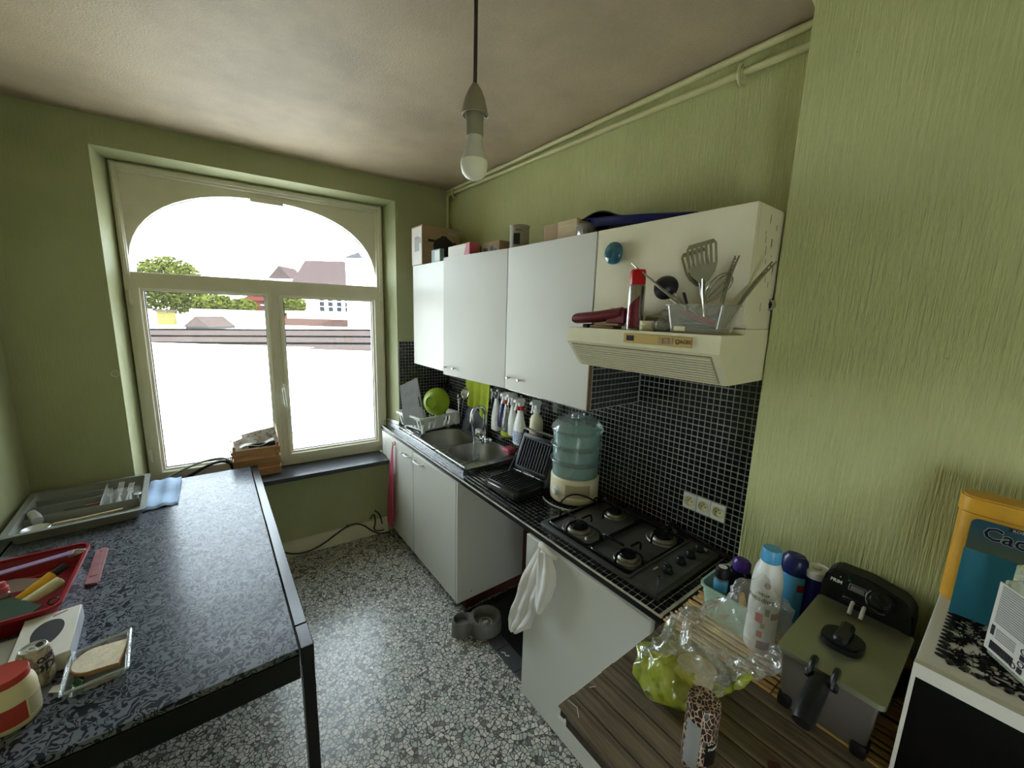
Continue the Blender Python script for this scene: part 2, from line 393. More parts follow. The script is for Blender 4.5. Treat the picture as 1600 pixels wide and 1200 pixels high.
    def quads(s, *qs):
        fs = []
        for q in qs: fs.append(s.bm.faces.new([s.bm.verts.new(Vector(p)) for p in q]))
        s._f(fs); return s
    def grid(s, fn, nu, nv, thick=0, wrapu=False):
        """surface from fn(u,v) in 0..1; thick makes a closed sheet"""
        nuu = nu if wrapu else nu + 1
        V = [[s.bm.verts.new(fn(i / nu, j / nv)) for j in range(nv + 1)] for i in range(nuu)]
        fs = []
        for i in range(nu):
            for j in range(nv):
                ii = (i + 1) % nuu
                fs.append(s.bm.faces.new((V[i][j], V[ii][j], V[ii][j + 1], V[i][j + 1])))
        s._f(fs)
        if thick:
            s.bm.normal_update()
            bmesh.ops.solidify(s.bm, geom=fs, thickness=thick)
            s._f([f for f in s.bm.faces if f.index == -1])
        return s
    def sphere(s, c, r, n=16, sc=(1, 1, 1), T=None):
        mt = (T or Matrix.Translation(Vector(c))) @ Matrix.Diagonal((r * sc[0], r * sc[1], r * sc[2], 1))
        rr = bmesh.ops.create_uvsphere(s.bm, u_segments=n, v_segments=max(6, n // 2), radius=1, matrix=mt)
        s._f({f for v in rr['verts'] for f in v.link_faces}); return s
    def text(s, body, size, T, ext=.0006, bold=0, wrap=None, align='CENTER'):
        cu = bpy.data.curves.new('t', 'FONT'); cu.body = body; cu.size = size; cu.extrude = ext; cu.offset = bold
        cu.align_x = align; cu.align_y = 'CENTER'; cu.resolution_u = 2
        ob = bpy.data.objects.new('t', cu); COL.objects.link(ob)
        me = bpy.data.meshes.new_from_object(ob, depsgraph=bpy.context.evaluated_depsgraph_get())
        n0 = len(s.bm.verts); f0 = len(s.bm.faces)
        s.bm.from_mesh(me); s.bm.verts.ensure_lookup_table(); s.bm.faces.ensure_lookup_table()
        for v in s.bm.verts[n0:]:
            p = v.co.copy()
            if wrap:
                a = p.x / wrap; p = Vector(((wrap + p.z) * math.sin(a), p.y, (wrap + p.z) * math.cos(a) - wrap))
            v.co = T @ p
        s._f(s.bm.faces[f0:])
        bpy.data.objects.remove(ob); bpy.data.meshes.remove(me); bpy.data.curves.remove(cu); return s
    def xf(s, T): bmesh.ops.transform(s.bm, matrix=T, verts=s.bm.verts[:]); return s
    def jig(s, amp, sc=10):
        for v in s.bm.verts:
            v.co += Vector(noise.noise_vector(v.co * sc)) * amp
        return s

WM = {}   # world matrices of things built so far
def mesh_of(b, name, mats, smooth=True, ang=38):
    me = bpy.data.meshes.new(name); bmesh.ops.recalc_face_normals(b.bm, faces=b.bm.faces[:]); b.bm.to_mesh(me); b.bm.free()
    for k in (mats if isinstance(mats, (list, tuple)) else [mats]): me.materials.append(MT[k] if isinstance(k, str) else k)
    if smooth:
        me.polygons.foreach_set('use_smooth', [True] * len(me.polygons)); me.set_sharp_from_angle(angle=R(ang))
    return me

def tag(o, label=None, cat=None, group=None, kind=None):
    if label: o['label'] = label
    if cat: o['category'] = cat
    if group: o['group'] = group
    if kind: o['kind'] = kind
    return o

def thing(name, label, cat, loc=(0, 0, 0), rz=0, group=None, rot=None):
    o = bpy.data.objects.new(name, None); COL.objects.link(o); o.empty_display_size = .02
    o.location = loc; o.rotation_euler = rot or (0, 0, rz)
    WM[o] = Matrix.Translation(Vector(loc)) @ Euler(rot or (0, 0, rz)).to_matrix().to_4x4()
    return tag(o, label, cat, group)

def part(name, b, mats, parent, world=False, label=None, kind=None, smooth=True, ang=38):
    """a part mesh under a thing (or a sub-part under a part); world=True: b was modelled in room coordinates"""
    if world: b.xf(WM[parent].inverted())
    o = bpy.data.objects.new(name, mesh_of(b, name, mats, smooth, ang)); COL.objects.link(o); o.parent = parent
    WM[o] = WM[parent].copy()
    return tag(o, label, None, None, kind)

def single(name, b, mats, label=None, cat=None, group=None, kind=None, smooth=True, ang=38, recentre=True):
    """a thing that is one mesh modelled in room coordinates; its origin goes to the middle of its base"""
    loc = Vector((0, 0, 0))
    if recentre:
        xs = [v.co for v in b.bm.verts]
        loc = Vector(((min(p.x for p in xs) + max(p.x for p in xs)) / 2, (min(p.y for p in xs) + max(p.y for p in xs)) / 2, min(p.z for p in xs)))
        b.xf(Matrix.Translation(-loc))
    o = bpy.data.objects.new(name, mesh_of(b, name, mats, smooth, ang)); COL.objects.link(o); o.location = loc
    WM[o] = Matrix.Translation(loc)
    return tag(o, label, cat, group, kind)

def struct(name, b, mats, smooth=False, rz=0):
    o = bpy.data.objects.new(name, mesh_of(b, name, mats, smooth)); COL.objects.link(o); o.rotation_euler.z = rz
    WM[o] = Euler((0, 0, rz)).to_matrix().to_4x4()
    o['kind'] = 'structure'; return o

def dup(root, loc, rot=None, label=None, group=None, scale=None):
    c = root.copy(); COL.objects.link(c); c.location = loc
    if rot is not None: c.rotation_euler = rot
    if scale: c.scale = scale
    if label: c['label'] = label
    if group: c['group'] = group
    for ch in root.children:
        k = ch.copy(); COL.objects.link(k); k.parent = c
        for g in ch.children:
            q = g.copy(); COL.objects.link(q); q.parent = k
    return c

def frame(o, x, y=None):
    """matrix with origin o, x axis along x, y axis roughly along y"""
    X = Vector(x).normalized(); Y = Vector(y); Y = (Y - X * Y.dot(X)).normalized(); Z = X.cross(Y)
    mt = Matrix((X, Y, Z)).transposed().to_4x4(); mt.translation = Vector(o); return mt

def rrect(w, h, r, n=4, cx=0, cy=0):
    pts = []
    for qx, qy, a in ((1, 1, 0), (-1, 1, 90), (-1, -1, 180), (1, -1, 270)):
        for k in range(n + 1):
            t = R(a + 90 * k / n); pts.append((cx + qx * (w / 2 - r) + r * math.cos(t), cy + qy * (h / 2 - r) + r * math.sin(t)))
    return pts
def TR(*v): return Matrix.Translation(Vector(v))
def RZ(a): return Matrix.Rotation(a, 4, 'Z')
def RX(a): return Matrix.Rotation(a, 4, 'X')
def RY(a): return Matrix.Rotation(a, 4, 'Y')
# ================================================================== room shell
AL = -.056
H = 2.757
b = B(); b.quads([(-2.6, 1, 0), (-2.6, -5.2, 0), (.3, -5.2, 0), (.3, 1, 0)]); struct('floor', b, 'terrazzo')
b = B(); b.box(-3.2, .5, -5.6, .5, H, H + .3); struct('ceiling', b, 'ceil')
# window wall with a splayed opening (local s, o, z; turned by AL)
SL, SR, ZB, ZT = -2.03, -.434, .615, 2.611
IL, IR, IT = -1.992, -.487, 2.592
b = B()
o_ = [(-3.0, 0, 0), (.3, 0, 0), (.3, 0, 2.95), (-3.0, 0, 2.95)]
h_ = [(SL, 0, ZB), (SR, 0, ZB), (SR, 0, ZT), (SL, 0, ZT)]
i_ = [(IL, .25, ZB), (IR, .25, ZB), (IR, .25, IT), (IL, .25, IT)]
for k in range(4):
    j = (k + 1) % 4
    b.quads([o_[k], o_[j], h_[j], h_[k]]); b.quads([h_[k], h_[j], i_[j], i_[k]])
b.quads([(-3.0, .25, 0), (.3, .25, 0), (.3, .25, ZB), (-3.0, .25, ZB)])
struct('wall_window', b, 'green_hazed', rz=AL)
AC, AA, AB, AZ = -1.25, .716, .512, 1.998      # arch: middle, half width, rise, springing height
def arch(n=28, a=AA, bb=AB, e=2.0 / 2.35):
    pts = []
    for k in range(n + 1):
        t = math.pi * k / n; c, s_ = math.cos(t), math.sin(t)
        pts.append((AC - a * math.copysign(abs(c) ** e, c), AZ + bb * abs(s_) ** e))
    return pts
TW = Matrix(((1, 0, 0, 0), (0, 0, 1, 0), (0, 1, 0, 0), (0, 0, 0, 1)))   # prism xy -> s,z ; height -> o
b = B()                                            # outer stone skin with the arched head
ap = arch()
for a, c in zip(ap, ap[1:]):
    b.prism([a, c, (c[0], 3.0), (a[0], 3.0)], .26, .40, TW)
b.box(-3.0, AC - AA, .26, .40, -1.6, 3.0); b.box(AC + AA, .4, .26, .40, -1.6, 3.0); b.box(AC - AA, AC + AA, .26, .40, -1.6, .60)
struct('wall_facade', b, 'stone', rz=AL)
# kitchen wall, chimney breast, left and rear wall
b = B(); b.quads([(0, .3, 0), (0, -2.75, 0), (0, -2.75, 2.95), (0, .3, 2.95)]); wk = struct('wall_kitchen', b, 'green')
BX, BY = -.2, -2.487
b = B(); b.box(BX, .3, -5.4, BY, 0, 2.95, .004); struct('wall_chimney', b, 'green', smooth=True)
b = B(); QA, QB, QC, QD = -5.0, -3.95, .15, 1.35       # left wall; unseen opening behind the viewpoint, added to let in fill daylight
b.box(-2.75, -2.440, -5.4, QA, 0, 2.95); b.box(-2.75, -2.440, QB, .6, 0, 2.95); b.box(-2.75, -2.440, QA, QB, 0, QC); b.box(-2.75, -2.440, QA, QB, QD, 2.95); struct('wall_left', b, 'green_hazed')
b = B(); b.box(-2.9, .3, -5.3, -5.15, 0, 2.95); struct('wall_rear', b, 'green')
b = B(); b.box(-2.95, -.55, -.018, .02, 0, .115, .004); b.box(-2.95, -.55, -.026, .02, .115, .128, .003)
struct('baseboard_window', b, 'pvc', smooth=True, rz=AL)
b = B(); b.box(-2.01, -.548, -.085, .235, .613, .645, .003); struct('trim_1', b, 'slate', smooth=True, rz=AL)

# window frame, sashes, panes
wn = thing('window_1', None, None, (0, 0, 0), AL); wn['kind'] = 'structure'
O0, O1 = .17, .25
b = B()
b.box(-1.996, -1.962, O0, O1, .645, 2.595, .004); b.box(-.535, -.484, O0, O1, .645, 2.595, .004)
b.box(-1.962, -.535, O0, O1, 2.545, 2.595, .004); b.box(-1.962, -.535, O0, O1, .645, .70, .004)
b.box(-1.962, -.535, O0 + .005, O1, 1.945, 1.992, .004)
b.box(-1.975, -.50, O0 - .012, O0, 2.56, 2.585, .003); b.box(-1.985, -1.968, O0 - .012, O0, 1.97, 2.585, .003); b.box(-.518, -.495, O0 - .012, O0, .70, 2.585, .003)
part('window_frame', b, 'pvc', wn)
b = B()
for a, c in zip(ap, ap[1:]):
    b.prism([a, c, (c[0], 2.545), (a[0], 2.545)], .195, .215, TW)
b.box(-1.962, AC - AA, .195, .215, 1.99, 2.545); b.box(AC + AA, -.535, .195, .215, 1.99, 2.545)
part('arched_panel', b, 'pvc', wn)
b = B(); b.box(-1.335, -1.145, .188, .2, 2.49, 2.525, .004); part('transom_latch', b, 'pvc', wn)
b = B(); b.box(-1.955, -.54, .222, .226, 1.99, 2.545); part('pane', b, 'glass', wn)
def sash(s0, s1, g0, g1, gz0, gz1, hinge):
    b = B(); z0, z1 = .69, 1.952
    def ring(x0, x1, zz0, zz1, y0, y1, ix0, ix1, iz0, iz1):
        b.ringprism([(x0, zz0), (x1, zz0), (x1, zz1), (x0, zz1)], [(ix0, iz0), (ix1, iz0), (ix1, iz1), (ix0, iz1)], y0, y1, TW)
    ring(s0, s1, z0, z1, .155, .215, g0 - .014, g1 + .014, gz0 - .014, gz1 + .014)
    ring(g0 - .03, g1 + .03, gz0 - .03, gz1 + .03, .148, .156, g0 - .016, g1 + .016, gz0 - .016, gz1 + .016)
    ring(g0 - .015, g1 + .015, gz0 - .015, gz1 + .015, .172, .214, g0, g1, gz0, gz1)
    sh = part('sash', b, 'pvc', wn, smooth=False)
    b = B(); b.ringprism([(g0 - .002, gz0 - .002), (g1 + .002, gz0 - .002), (g1 + .002, gz1 + .002), (g0 - .002, gz1 + .002)],
                         [(g0 + .004, gz0 + .004), (g1 - .004, gz0 + .004), (g1 - .004, gz1 - .004), (g0 + .004, gz1 - .004)], .19, .206, TW)
    part('gasket', b, 'gasket', sh, smooth=False)
    b = B(); b.box(g0, g1, .197, .201, gz0, gz1); part('pane', b, 'glass', sh)
    for hz in (.82, 1.80):
        b = B(); b.cyl((hinge, .15, hz), (hinge, .15, hz + .085), .009, n=10); b.box(hinge - .012, hinge + .012, .15, .16, hz + .005, hz + .08, .002)
        part('hinge', b, 'pvc', sh)
    return sh
sash(-1.968, -1.262, -1.914, -1.297, .757, 1.883, -1.972)
s2 = sash(-1.258, -.504, -1.186, -.576, .752, 1.878, -.505)
b = B(); b.box(-1.236, -1.216, .138, .152, 1.19, 1.27, .004); b.tube([(-1.226, .14, 1.235), (-1.226, .11, 1.235), (-1.226, .105, 1.22), (-1.216, .105, 1.11)], .0085, 8, smooth=1)
part('window_handle', b, 'white_pl', s2)

b = B(); b.box(-1.272, -1.248, .150, .215, .695, 1.950, .003); part('meeting_stile', b, 'pvc', wn)
# railing outside the window
rl = thing('balcony_railing', 'grey two-bar iron railing outside the window', 'railing', (0, 0, 0), AL)
for z in (.935, .808):
    b = B(); b.box(-2.2, -.2, .455, .485, z - .011, z + .011, .003); part('rail', b, 'stone', rl)  # bars in a pale colour, with the outdoor bloom put into it
for s_ in (-2.18, -.22):
    b = B(); b.box(s_ - .02, s_ + .02, .40, .49, .60, .97, .003); part('post', b, 'grey_pl', rl)

# heating pipes along the top of the kitchen wall
for nm, za, zb_, xo, lab in (('upper', 2.742, 2.732, -.022, 'green painted heating pipe just below the ceiling, upper of two'), ('lower', 2.716, 2.668, -.026, 'green painted heating pipe below the ceiling, lower of two, with corner drop')):
    t = thing('heating_pipe', lab, 'pipe', (xo, -1.2, (za + zb_) / 2), 0, None)
    pts = [(xo, -.03, za - .001), (xo, -2.487, zb_)]
    if nm == 'lower': pts = [(xo, -.03, 1.45), (xo, -.03, za - .03), (xo, -.035, za - .01), (xo, -.06, za)] + pts[1:]
    b = B(); b.tube(pts, .0125, 10); part('pipe', b, 'pipe', t, True)
    if nm == 'lower':
        for y in (-.13, -2.22):
            f = (-y) / 2.487; z = za + (zb_ - za) * f
            b = B(); b.tube([(0, y, z - .03), (xo - .004, y, z - .034), (xo - .018, y, z - .012), (xo - .016, y, z + .02), (xo, y, z + .03)], .006, 8, smooth=1)
            b.cyl((xo, y - .012, z), (xo, y + .012, z), .017, n=10); part('pipe_clip', b, 'pipe', t, True)
t = thing('pipe_stub', 'short green painted pipe with elbow on top of chimney breast edge', 'pipe', (-.2, -2.47, 2.7))
b = B(); b.tube([(-.06, -2.475, 2.70), (-.15, -2.476, 2.715), (-.19, -2.474, 2.735), (-.225, -2.473, 2.757)], .013, 10, smooth=1); part('pipe', b, 'pipe', t, True)
b = B(); b.cyl((-.205, -2.473, 2.742), (-.222, -2.473, 2.7565), .019, n=10); part('collar', b, 'pipe', t, True)

# ================================================================== outside (d forward, a sideways from the viewing direction)
EY = .65325
e1 = Vector((math.cos(EY), -math.sin(EY), 0)); e2 = Vector((math.sin(EY), math.cos(EY), 0)); OC = Vector((-1.603, -2.999, 0))
def og(a, d, z): return OC + e1 * a + e2 * d + Vector((0, 0, z))
TO = Matrix((e1, e2, Vector((0, 0, 1)))).transposed().to_4x4(); TO.translation = OC
for k, v in {'o_white': (236, 232, 224), 'o_roof': (64, 55, 53), 'o_dark': (22, 22, 24), 'o_shade': (62, 62, 66), 'o_red': (66, 32, 28), 'o_brick': (62, 46, 42), 'o_yellow': (92, 86, 52), 'o_win': (34, 36, 42), 'o_maroon': (60, 50, 50)}.items():
    MT[k] = M(k.replace('o_', 'outdoor_'), v, .9, var=.15, vs=3, spec=0)
MT['o_leaf'] = M('outdoor_leaves', (58, 62, 24), .8, var=.4, vs=2, spec=0)
MT['o_bark'] = M('outdoor_bark', (40, 32, 26), .9)
b = B(); b.box(-60, 40, 2.2, 20, -1.2, -.12, T=TO); b.box(-160, 120, 17, 220, -3, -.8, T=TO); struct('roof_flat', b, 'o_white')
# stepped roof in three tiers
rf = thing('stepped_roof', 'low brown stepped roof of three tiers beyond the white flat roof', 'roof', og(-14, 27, -.1))
tz = [(-.55, 19.0, 22.3, .02), (-.47, 22.3, 27.2, .02), (-.40, 27.2, 35.5, .03)]
TS = TO @ TR(-12, 27, 0) @ RY(-.026) @ TR(12, -27, 0)
prev = -.9
for i, (z, d0, d1, _) in enumerate([(-.17, 19.0, 22.3, 0), (-.065, 22.3, 27.2, 0), (.03, 27.2, 35.6, 0)]):
    b = B(); b.box(-40, 14, d0, d1, -1.2, z, T=TS); part('roof_deck', b, 'o_roof', rf, True)
    b = B(); b.box(-40, 14, d1 - .35, d1, z, z + (.085, .10, .12)[i], T=TS); b.box(-40, 14, d1 - .4, d1 - .3, z + .07, z + (.10, .115, .14)[i], T=TS); part('kerb', b, 'o_dark', rf, True)
def house(name, lab, a0, a1, d, z0, z1, dep, mt, roof=None, rz=1.2, wins=(), wm='o_win', group=None, cat='building'):
    t = thing(name, lab, cat, og((a0 + a1) / 2, d + dep / 2, z0), -EY, group)
    L = (a1 - a0) / 2
    b = B(); b.box(-L, L, -dep / 2, dep / 2, 0, z1 - z0); part('wall', b, mt, t)
    if roof:
        b = B(); h = z1 - z0
        if roof[0] == 'gable': b.prism([(-L - .1, 0), (L + .1, 0), (0, rz)], -dep / 2 - .2, dep / 2, TR(0, 0, h) @ RX(R(90)) @ Matrix.Diagonal((1, 1, -1, 1)))
        elif roof[0] == 'hip': b.prism([(-dep / 2 - .2, 0), (dep / 2 + .2, 0), (0, rz)], -L - .2, L + .2, TR(0, 0, h) @ RZ(R(90)) @ RX(R(90)))
        else: b.box(-L - .15, L + .15, -dep / 2 - .15, dep / 2 + .15, h, h + rz)
        part('roof', b, roof[1], t)
    for (x, z, ww, hh) in wins:
        b = B(); b.box(x - ww / 2, x + ww / 2, -dep / 2 - .04, -dep / 2 + .05, z - hh / 2, z + hh / 2); f = part('window', b, wm, t, smooth=False)
        b = B(); b.box(x - ww / 2, x + ww / 2, -dep / 2 - .07, -dep / 2 - .03, z - .06, z + .06); part('bar', b, 'o_white', f)
    return t
house('garden_shed', 'small grey gabled shed front beyond the brown roof', -36.3, -33.6, 44, -1.6, -.55, 4, 'o_shade', ('gable', 'o_roof'), 1.15)
house('garden_shed', 'low white outhouse beside the gabled shed, under the trees', -47, -36.7, 47, -1.8, -.05, 3.6, 'o_white', ('flat', 'o_white'), .3)
house('chimney_stack', 'pale yellow chimney stack in front of big tree', -40.7, -39.5, 45.5, -.5, 1.0, 1.2, 'o_yellow', ('flat', 'o_roof'), .18, cat='chimney')
house('long_building', 'long low white building behind the gabled shed', -41.2, -31.4, 51.2, -1.5, 1.05, 3, 'o_white', ('flat', 'o_white'), .25)
house('red_house', 'red rendered house half hidden among the trees', -51.5, -45.5, 76, -1, 3.0, 8, 'o_red', ('hip', 'o_red'), 1.6, [(2.6, 3.2, .9, 1.1), (1.0, 3.2, .9, 1.1)])
wl_ = [(x, z, .75, 1.5) for x in (-2.9, -1.5, -.1, 1.3, 2.7) for z in (3.6, 5.3)] + [(x, z, .8, 1.25) for x in (5.0, 6.4) for z in (1.4, 2.9, 4.4, 5.8)] + [(3.9, z, .7, 1.0) for z in (1.2, 2.4)]
house('office_block', 'white block with rows of tall dark windows at the far end', -36.3, -21.0, 66, -1.4, 5.6, 10, 'o_white', ('hip', 'o_maroon'), 4.4, wl_)
house('low_building', 'low white building in front of the office block', -31.2, -24.6, 55, -1.5, 1.2, 5, 'o_white', ('flat', 'o_white'), .2)
house('tiled_shed', 'shed with low brown sloping roof right before the office block', -29.8, -21.5, 50.5, -1.5, -.35, 3.8, 'o_white', ('hip', 'o_brick'), .85)
house('gabled_house', 'pale house with steep pointed roof behind the office block', -51.5, -46.8, 85, -1, 7.8, 6, 'o_white', ('gable', 'o_maroon'), 2.6)
house('rooftop_storey', 'white rooftop storey with a strip of windows rising behind office block', -45.0, -33.0, 90, -1, 11.2, 6, 'o_white', ('flat', 'o_white'), .3, [(x, 11.2, .9, 1.3) for x in (-4.9, -3.4, -2.2, -1.0, .2)])
house('party_wall', 'tall blank white house wall at the edge of the view', -18.7, -10.5, 45, -1.5, 7.4, 9, 'o_white', ('gable', 'o_shade'), 1.6)
def tree(lab, a, d, z0, zc, rx, rz, n, seed, cat='tree'):
    rnd = random.Random(seed); t = thing('leafy_tree', lab, cat, og(a, d, z0), 0)
    b = B(); b.cyl((0, 0, 0), (0, 0, zc - z0), .35, .12, 8)
    for k in range(5):
        an = k * 1.3; b.cyl((0, 0, (zc - z0) * .6), (math.cos(an) * rx * .5, math.sin(an) * rx * .5, (zc - z0) + rz * .2), .12, .04, 6)
    part('trunk', b, 'o_bark', t)
    b = B()
    for k in range(n):
        v = Vector((rnd.gauss(0, 1), rnd.gauss(0, 1), rnd.gauss(0, 1))).normalized() * (rnd.random() ** .35)
        c = Vector((v.x * rx, v.y * rx, zc - z0 + v.z * rz)); s_ = .16 + .26 * rnd.random()
        X = Vector((rnd.gauss(0, 1), rnd.gauss(0, 1), rnd.gauss(0, .6))).normalized(); Y = X.orthogonal().normalized()
        b.quads([c - X * s_, c - Y * s_ * .6, c + X * s_, c + Y * s_ * .6])
    part('leaves', b, 'o_leaf', t, kind='stuff', smooth=False)
tree('big broad light green tree beyond the roofs, tallest of them', -52.9, 62, -1, 4.6, 4.7, 4.3, 5200, 1)
tree('bushy green tree between the big tree and the red house', -44.4, 60, -1, 1.7, 2.9, 1.8, 1700, 2)
tree('rounded green tree right beside the red house', -39.2, 58.5, -1, 1.5, 1.6, 1.5, 900, 4)
tree('small green tree in front of the office block windows', -33.6, 60, -1, 2.2, 2.3, 1.7, 1500, 3)
# ================================================================== mosaic tiles
TP, TS_ = .025, .0222
def tile_mesh():
    b = B(); h = TS_ / 2; c = .0016
    b.bm.verts.ensure_lookup_table()
    lo = [(-h, -h, 0), (h, -h, 0), (h, h, 0), (-h, h, 0)]; up = [(-h + c, -h + c, .003), (h - c, -h + c, .003), (h - c, h - c, .003), (-h + c, h - c, .003)]
    for k in range(4): b.quads([lo[k], lo[(k + 1) % 4], up[(k + 1) % 4], up[k]])
    b.quads(up); bmesh.ops.remove_doubles(b.bm, verts=b.bm.verts[:], dist=1e-6)
    return mesh_of(b, 'tile', 'tile', False)
TILE = tile_mesh()
CAMP = Vector((-1.603, -2.999, 1.807))
def tiled(parent, cells, T, n_parts, stuff='mosaic', jit=.0004):
    """cells: list of (x, y) tile middles in the plane T; the nearest n_parts become parts, the others one mesh"""
    cells = sorted(cells, key=lambda c: (T @ Vector((c[0], c[1], 0)) - CAMP).length)
    for x, y in cells[:n_parts]:
        o = bpy.data.objects.new('tile', TILE); COL.objects.link(o); o.parent = parent
        o.matrix_local = WM[parent].inverted() @ T @ TR(x + random.uniform(-1, 1) * jit, y + random.uniform(-1, 1) * jit, random.uniform(-.0003, .0002)) @ RX(random.uniform(-.012, .012)) @ RY(random.uniform(-.012, .012))
    rest = cells[n_parts:]
    if rest:
        V, F = [], []
        tv = [v.co.copy() for v in TILE.vertices]; tf = [tuple(p.vertices) for p in TILE.polygons]
        for x, y in rest:
            k = len(V); mt = T @ TR(x + random.uniform(-1, 1) * jit, y + random.uniform(-1, 1) * jit, random.uniform(-.0003, .0002)) @ RX(random.uniform(-.012, .012)) @ RY(random.uniform(-.012, .012))
            V += [mt @ v for v in tv]; F += [tuple(i + k for i in f) for f in tf]
        iv = WM[parent].inverted(); V = [iv @ v for v in V]
        me = bpy.data.meshes.new(stuff); me.from_pydata(V, [], F); me.materials.append(MT['tile'])
        o = bpy.data.objects.new(stuff, me); COL.objects.link(o); o.parent = parent; o['kind'] = 'stuff'
# backsplash on the kitchen wall
TK = Matrix(((0, 0, -1, -.004), (-1, 0, 0, 0), (0, 1, 0, 0), (0, 0, 0, 1)))     # tile x -> -y, tile y -> z, up -> -x
b = B(); b.box(-.005, 0, -2.4865, 0, .86, 1.80); part('grout', b, 'grout', wk, smooth=False)
SOCK = [-2.205, -2.265, -2.325]
cells = []
for i in range(99):
    for j in range(36):
        x, z = .015 + i * TP, .886 + j * TP
        if any(abs(x + s_) < .036 for s_ in SOCK) and abs(z - 1.039) < .036: continue
        cells.append((x, z))
tiled(wk, cells, TK, 300)
ww = [o for o in SC.objects if o.name == 'wall_window'][0]
TWT = WM[ww] @ Matrix(((1, 0, 0, 0), (0, 0, -1, -.004), (0, 1, 0, 0), (0, 0, 0, 1)))
b = B(); b.box(-.432, 0, -.005, 0, .86, 1.574); part('grout', b, 'grout', ww, smooth=False)
tiled(ww, [(-.012 - i * TP, .886 + j * TP) for i in range(17) for j in range(28)], TWT, 0)

# ================================================================== worktop
CX, CZ = -.53, .87
wt = thing('worktop', 'worktop covered in small black mosaic tiles, along kitchen wall', 'worktop', (-.27, -1.2, CZ - .03))
b = B(); b.box(CX + .006, -.006, -2.414, -1.075, CZ - .022, CZ - .0035); b.box(CX + .006, -.462, -1.075, -.006, CZ - .022, CZ - .0035); b.box(-.028, -.006, -1.075, -.006, CZ - .022, CZ - .0035); b.box(-.462, -.028, -.27, -.006, CZ - .022, CZ - .0035); b.box(CX + .006, -.492, -.006, .228, CZ - .022, CZ - .0035)
part('slab', b, 'grout_top', wt, True, smooth=False)
b = B(); b.box(CX, CX + .008, -2.418, .228, CZ - .004, CZ + .001, .001); part('front_trim', b, 'grout_top', wt, True, label='pale front edge strip')
b = B(); b.box(CX + .001, CX + .012, -2.418, .228, CZ - .028, CZ - .004, .002); part('front_edge', b, 'black', wt, True)
b = B(); b.box(CX, -.19, -2.421, -2.414, CZ - .028, CZ, .001); b.box(-.19, 0, -2.484, -2.414, CZ - .028, CZ - .004, .001); part('end_trim', b, 'black', wt, True)
b = B(); b.box(-.022, -.006, -2.40, -.03, CZ - .002, CZ + .012, .002); part('back_trim', b, 'dark_wood', wt, True)
T = TR(0, 0, CZ - .0035)
cells = []
for i in range(20):
    for j in range(106):
        x, y = CX + .0225 + i * TP, .21 - j * TP
        if y > 0 - .012 and x > -.50: continue
        if x > -.475 and y > -1.07: continue           # under the sink top
        if -.455 < x < -.06 and -2.35 < y < -1.79: continue
        if y < -2.405: continue
        cells.append((x, y))
tiled(wt, cells, T, 300)

# ================================================================== base cabinets
def bar_handle(y0, y1, x, z, t, sub):
    b = B(); b.tube([(x, y0, z), (x - .028, y0 - .008 if y1 < y0 else y0 + .008, z), (x - .028, y1 + .008 if y1 < y0 else y1 - .008, z), (x, y1, z)], .0055, 8, smooth=1); part('handle', b, 'white_pl', sub, True)
bc = thing('base_cabinet', 'white two-door sink cabinet in the window corner', 'cabinet', (-.27, -.5, .07))
FX = -.542
b = B(); b.box(FX + .018, -.02, -1.125, -.03, .07, CZ - .19); b.box(FX + .018, -.50, -.05, .025, .07, CZ - .03); b.box(FX + .018, -.50, .025, .115, .65, CZ - .03)
part('body', b, 'white_lam', bc, True, smooth=False)
b = B(); b.box(FX + .001, -.02, -1.128, -1.108, .068, CZ - .028, .001); part('side_panel', b, 'white_lam', bc, True, smooth=False)
b = B(); b.box(FX, FX + .018, .030, .118, .650, .842, .001); part('end_filler', b, 'white_lam', bc, True)
d1 = B(); d1.box(FX, FX + .018, -.4925, .028, .072, .842, .0015); dr = part('door', d1, 'white_lam', bc, True)
bar_handle(-.375, -.462, FX, .795, bc, dr)
b = B(); b.tube([(FX, -.335, .79), (FX - .024, -.335, .79), (FX - .024, -.322, .79)], .005, 8); b.xf(TR(0, 0, 0)); part('handle', b, 'white_pl', dr, True)
d2 = B(); d2.box(FX, FX + .018, -1.105, -.4995, .072, .842, .0015); dr2 = part('door', d2, 'white_lam', bc, True)
bar_handle(-.545, -.66, FX, .80, bc, dr2)
b = B(); b.cyl((FX + .1, -1.129, .115), (FX + .1, -1.1282, .115), .004, n=8); part('screw_hole', b, 'black', bc, True)
b = B(); b.box(-.475, -.46, -1.10, .02, .0, .07); b.box(-.475, -.03, -1.12, -1.105, 0, .07, .001); part('toe_kick', b, 'redbrown', bc, True, smooth=False)
# cabinet under the hob and its continuation under the board
hc_ = thing('base_cabinet', 'plain white cabinet front below the hob', 'cabinet', (-.27, -2.07, .0))
b = B(); b.box(FX + .014, -.03, -2.388, -1.757, .015, CZ - .03); part('body', b, 'white_lam', hc_, True, smooth=False)
b = B(); b.box(FX, FX + .016, -2.39, -1.755, .012, .842, .0015); part('door', b, 'white_lam', hc_, True)
p = thing('support_post', 'dark wooden post between hob cabinet and plank top', 'post', (-.3, -2.41, 0))
b = B(); b.box(FX + .02, -.2, -2.418, -2.394, 0, CZ - .03, .002); part('post_board', b, 'dark_wood', p, True)
lc = thing('low_cabinet', 'white cabinet front under the plank top', 'cabinet', (-.37, -2.9, 0))
b = B(); b.box(FX + .014, -.205, -3.9, -2.424, .015, .82); part('body', b, 'white_lam', lc, True, smooth=False)
b = B(); b.box(FX, FX + .016, -3.2, -2.424, .012, .82, .0015); part('door', b, 'white_lam', lc, True)
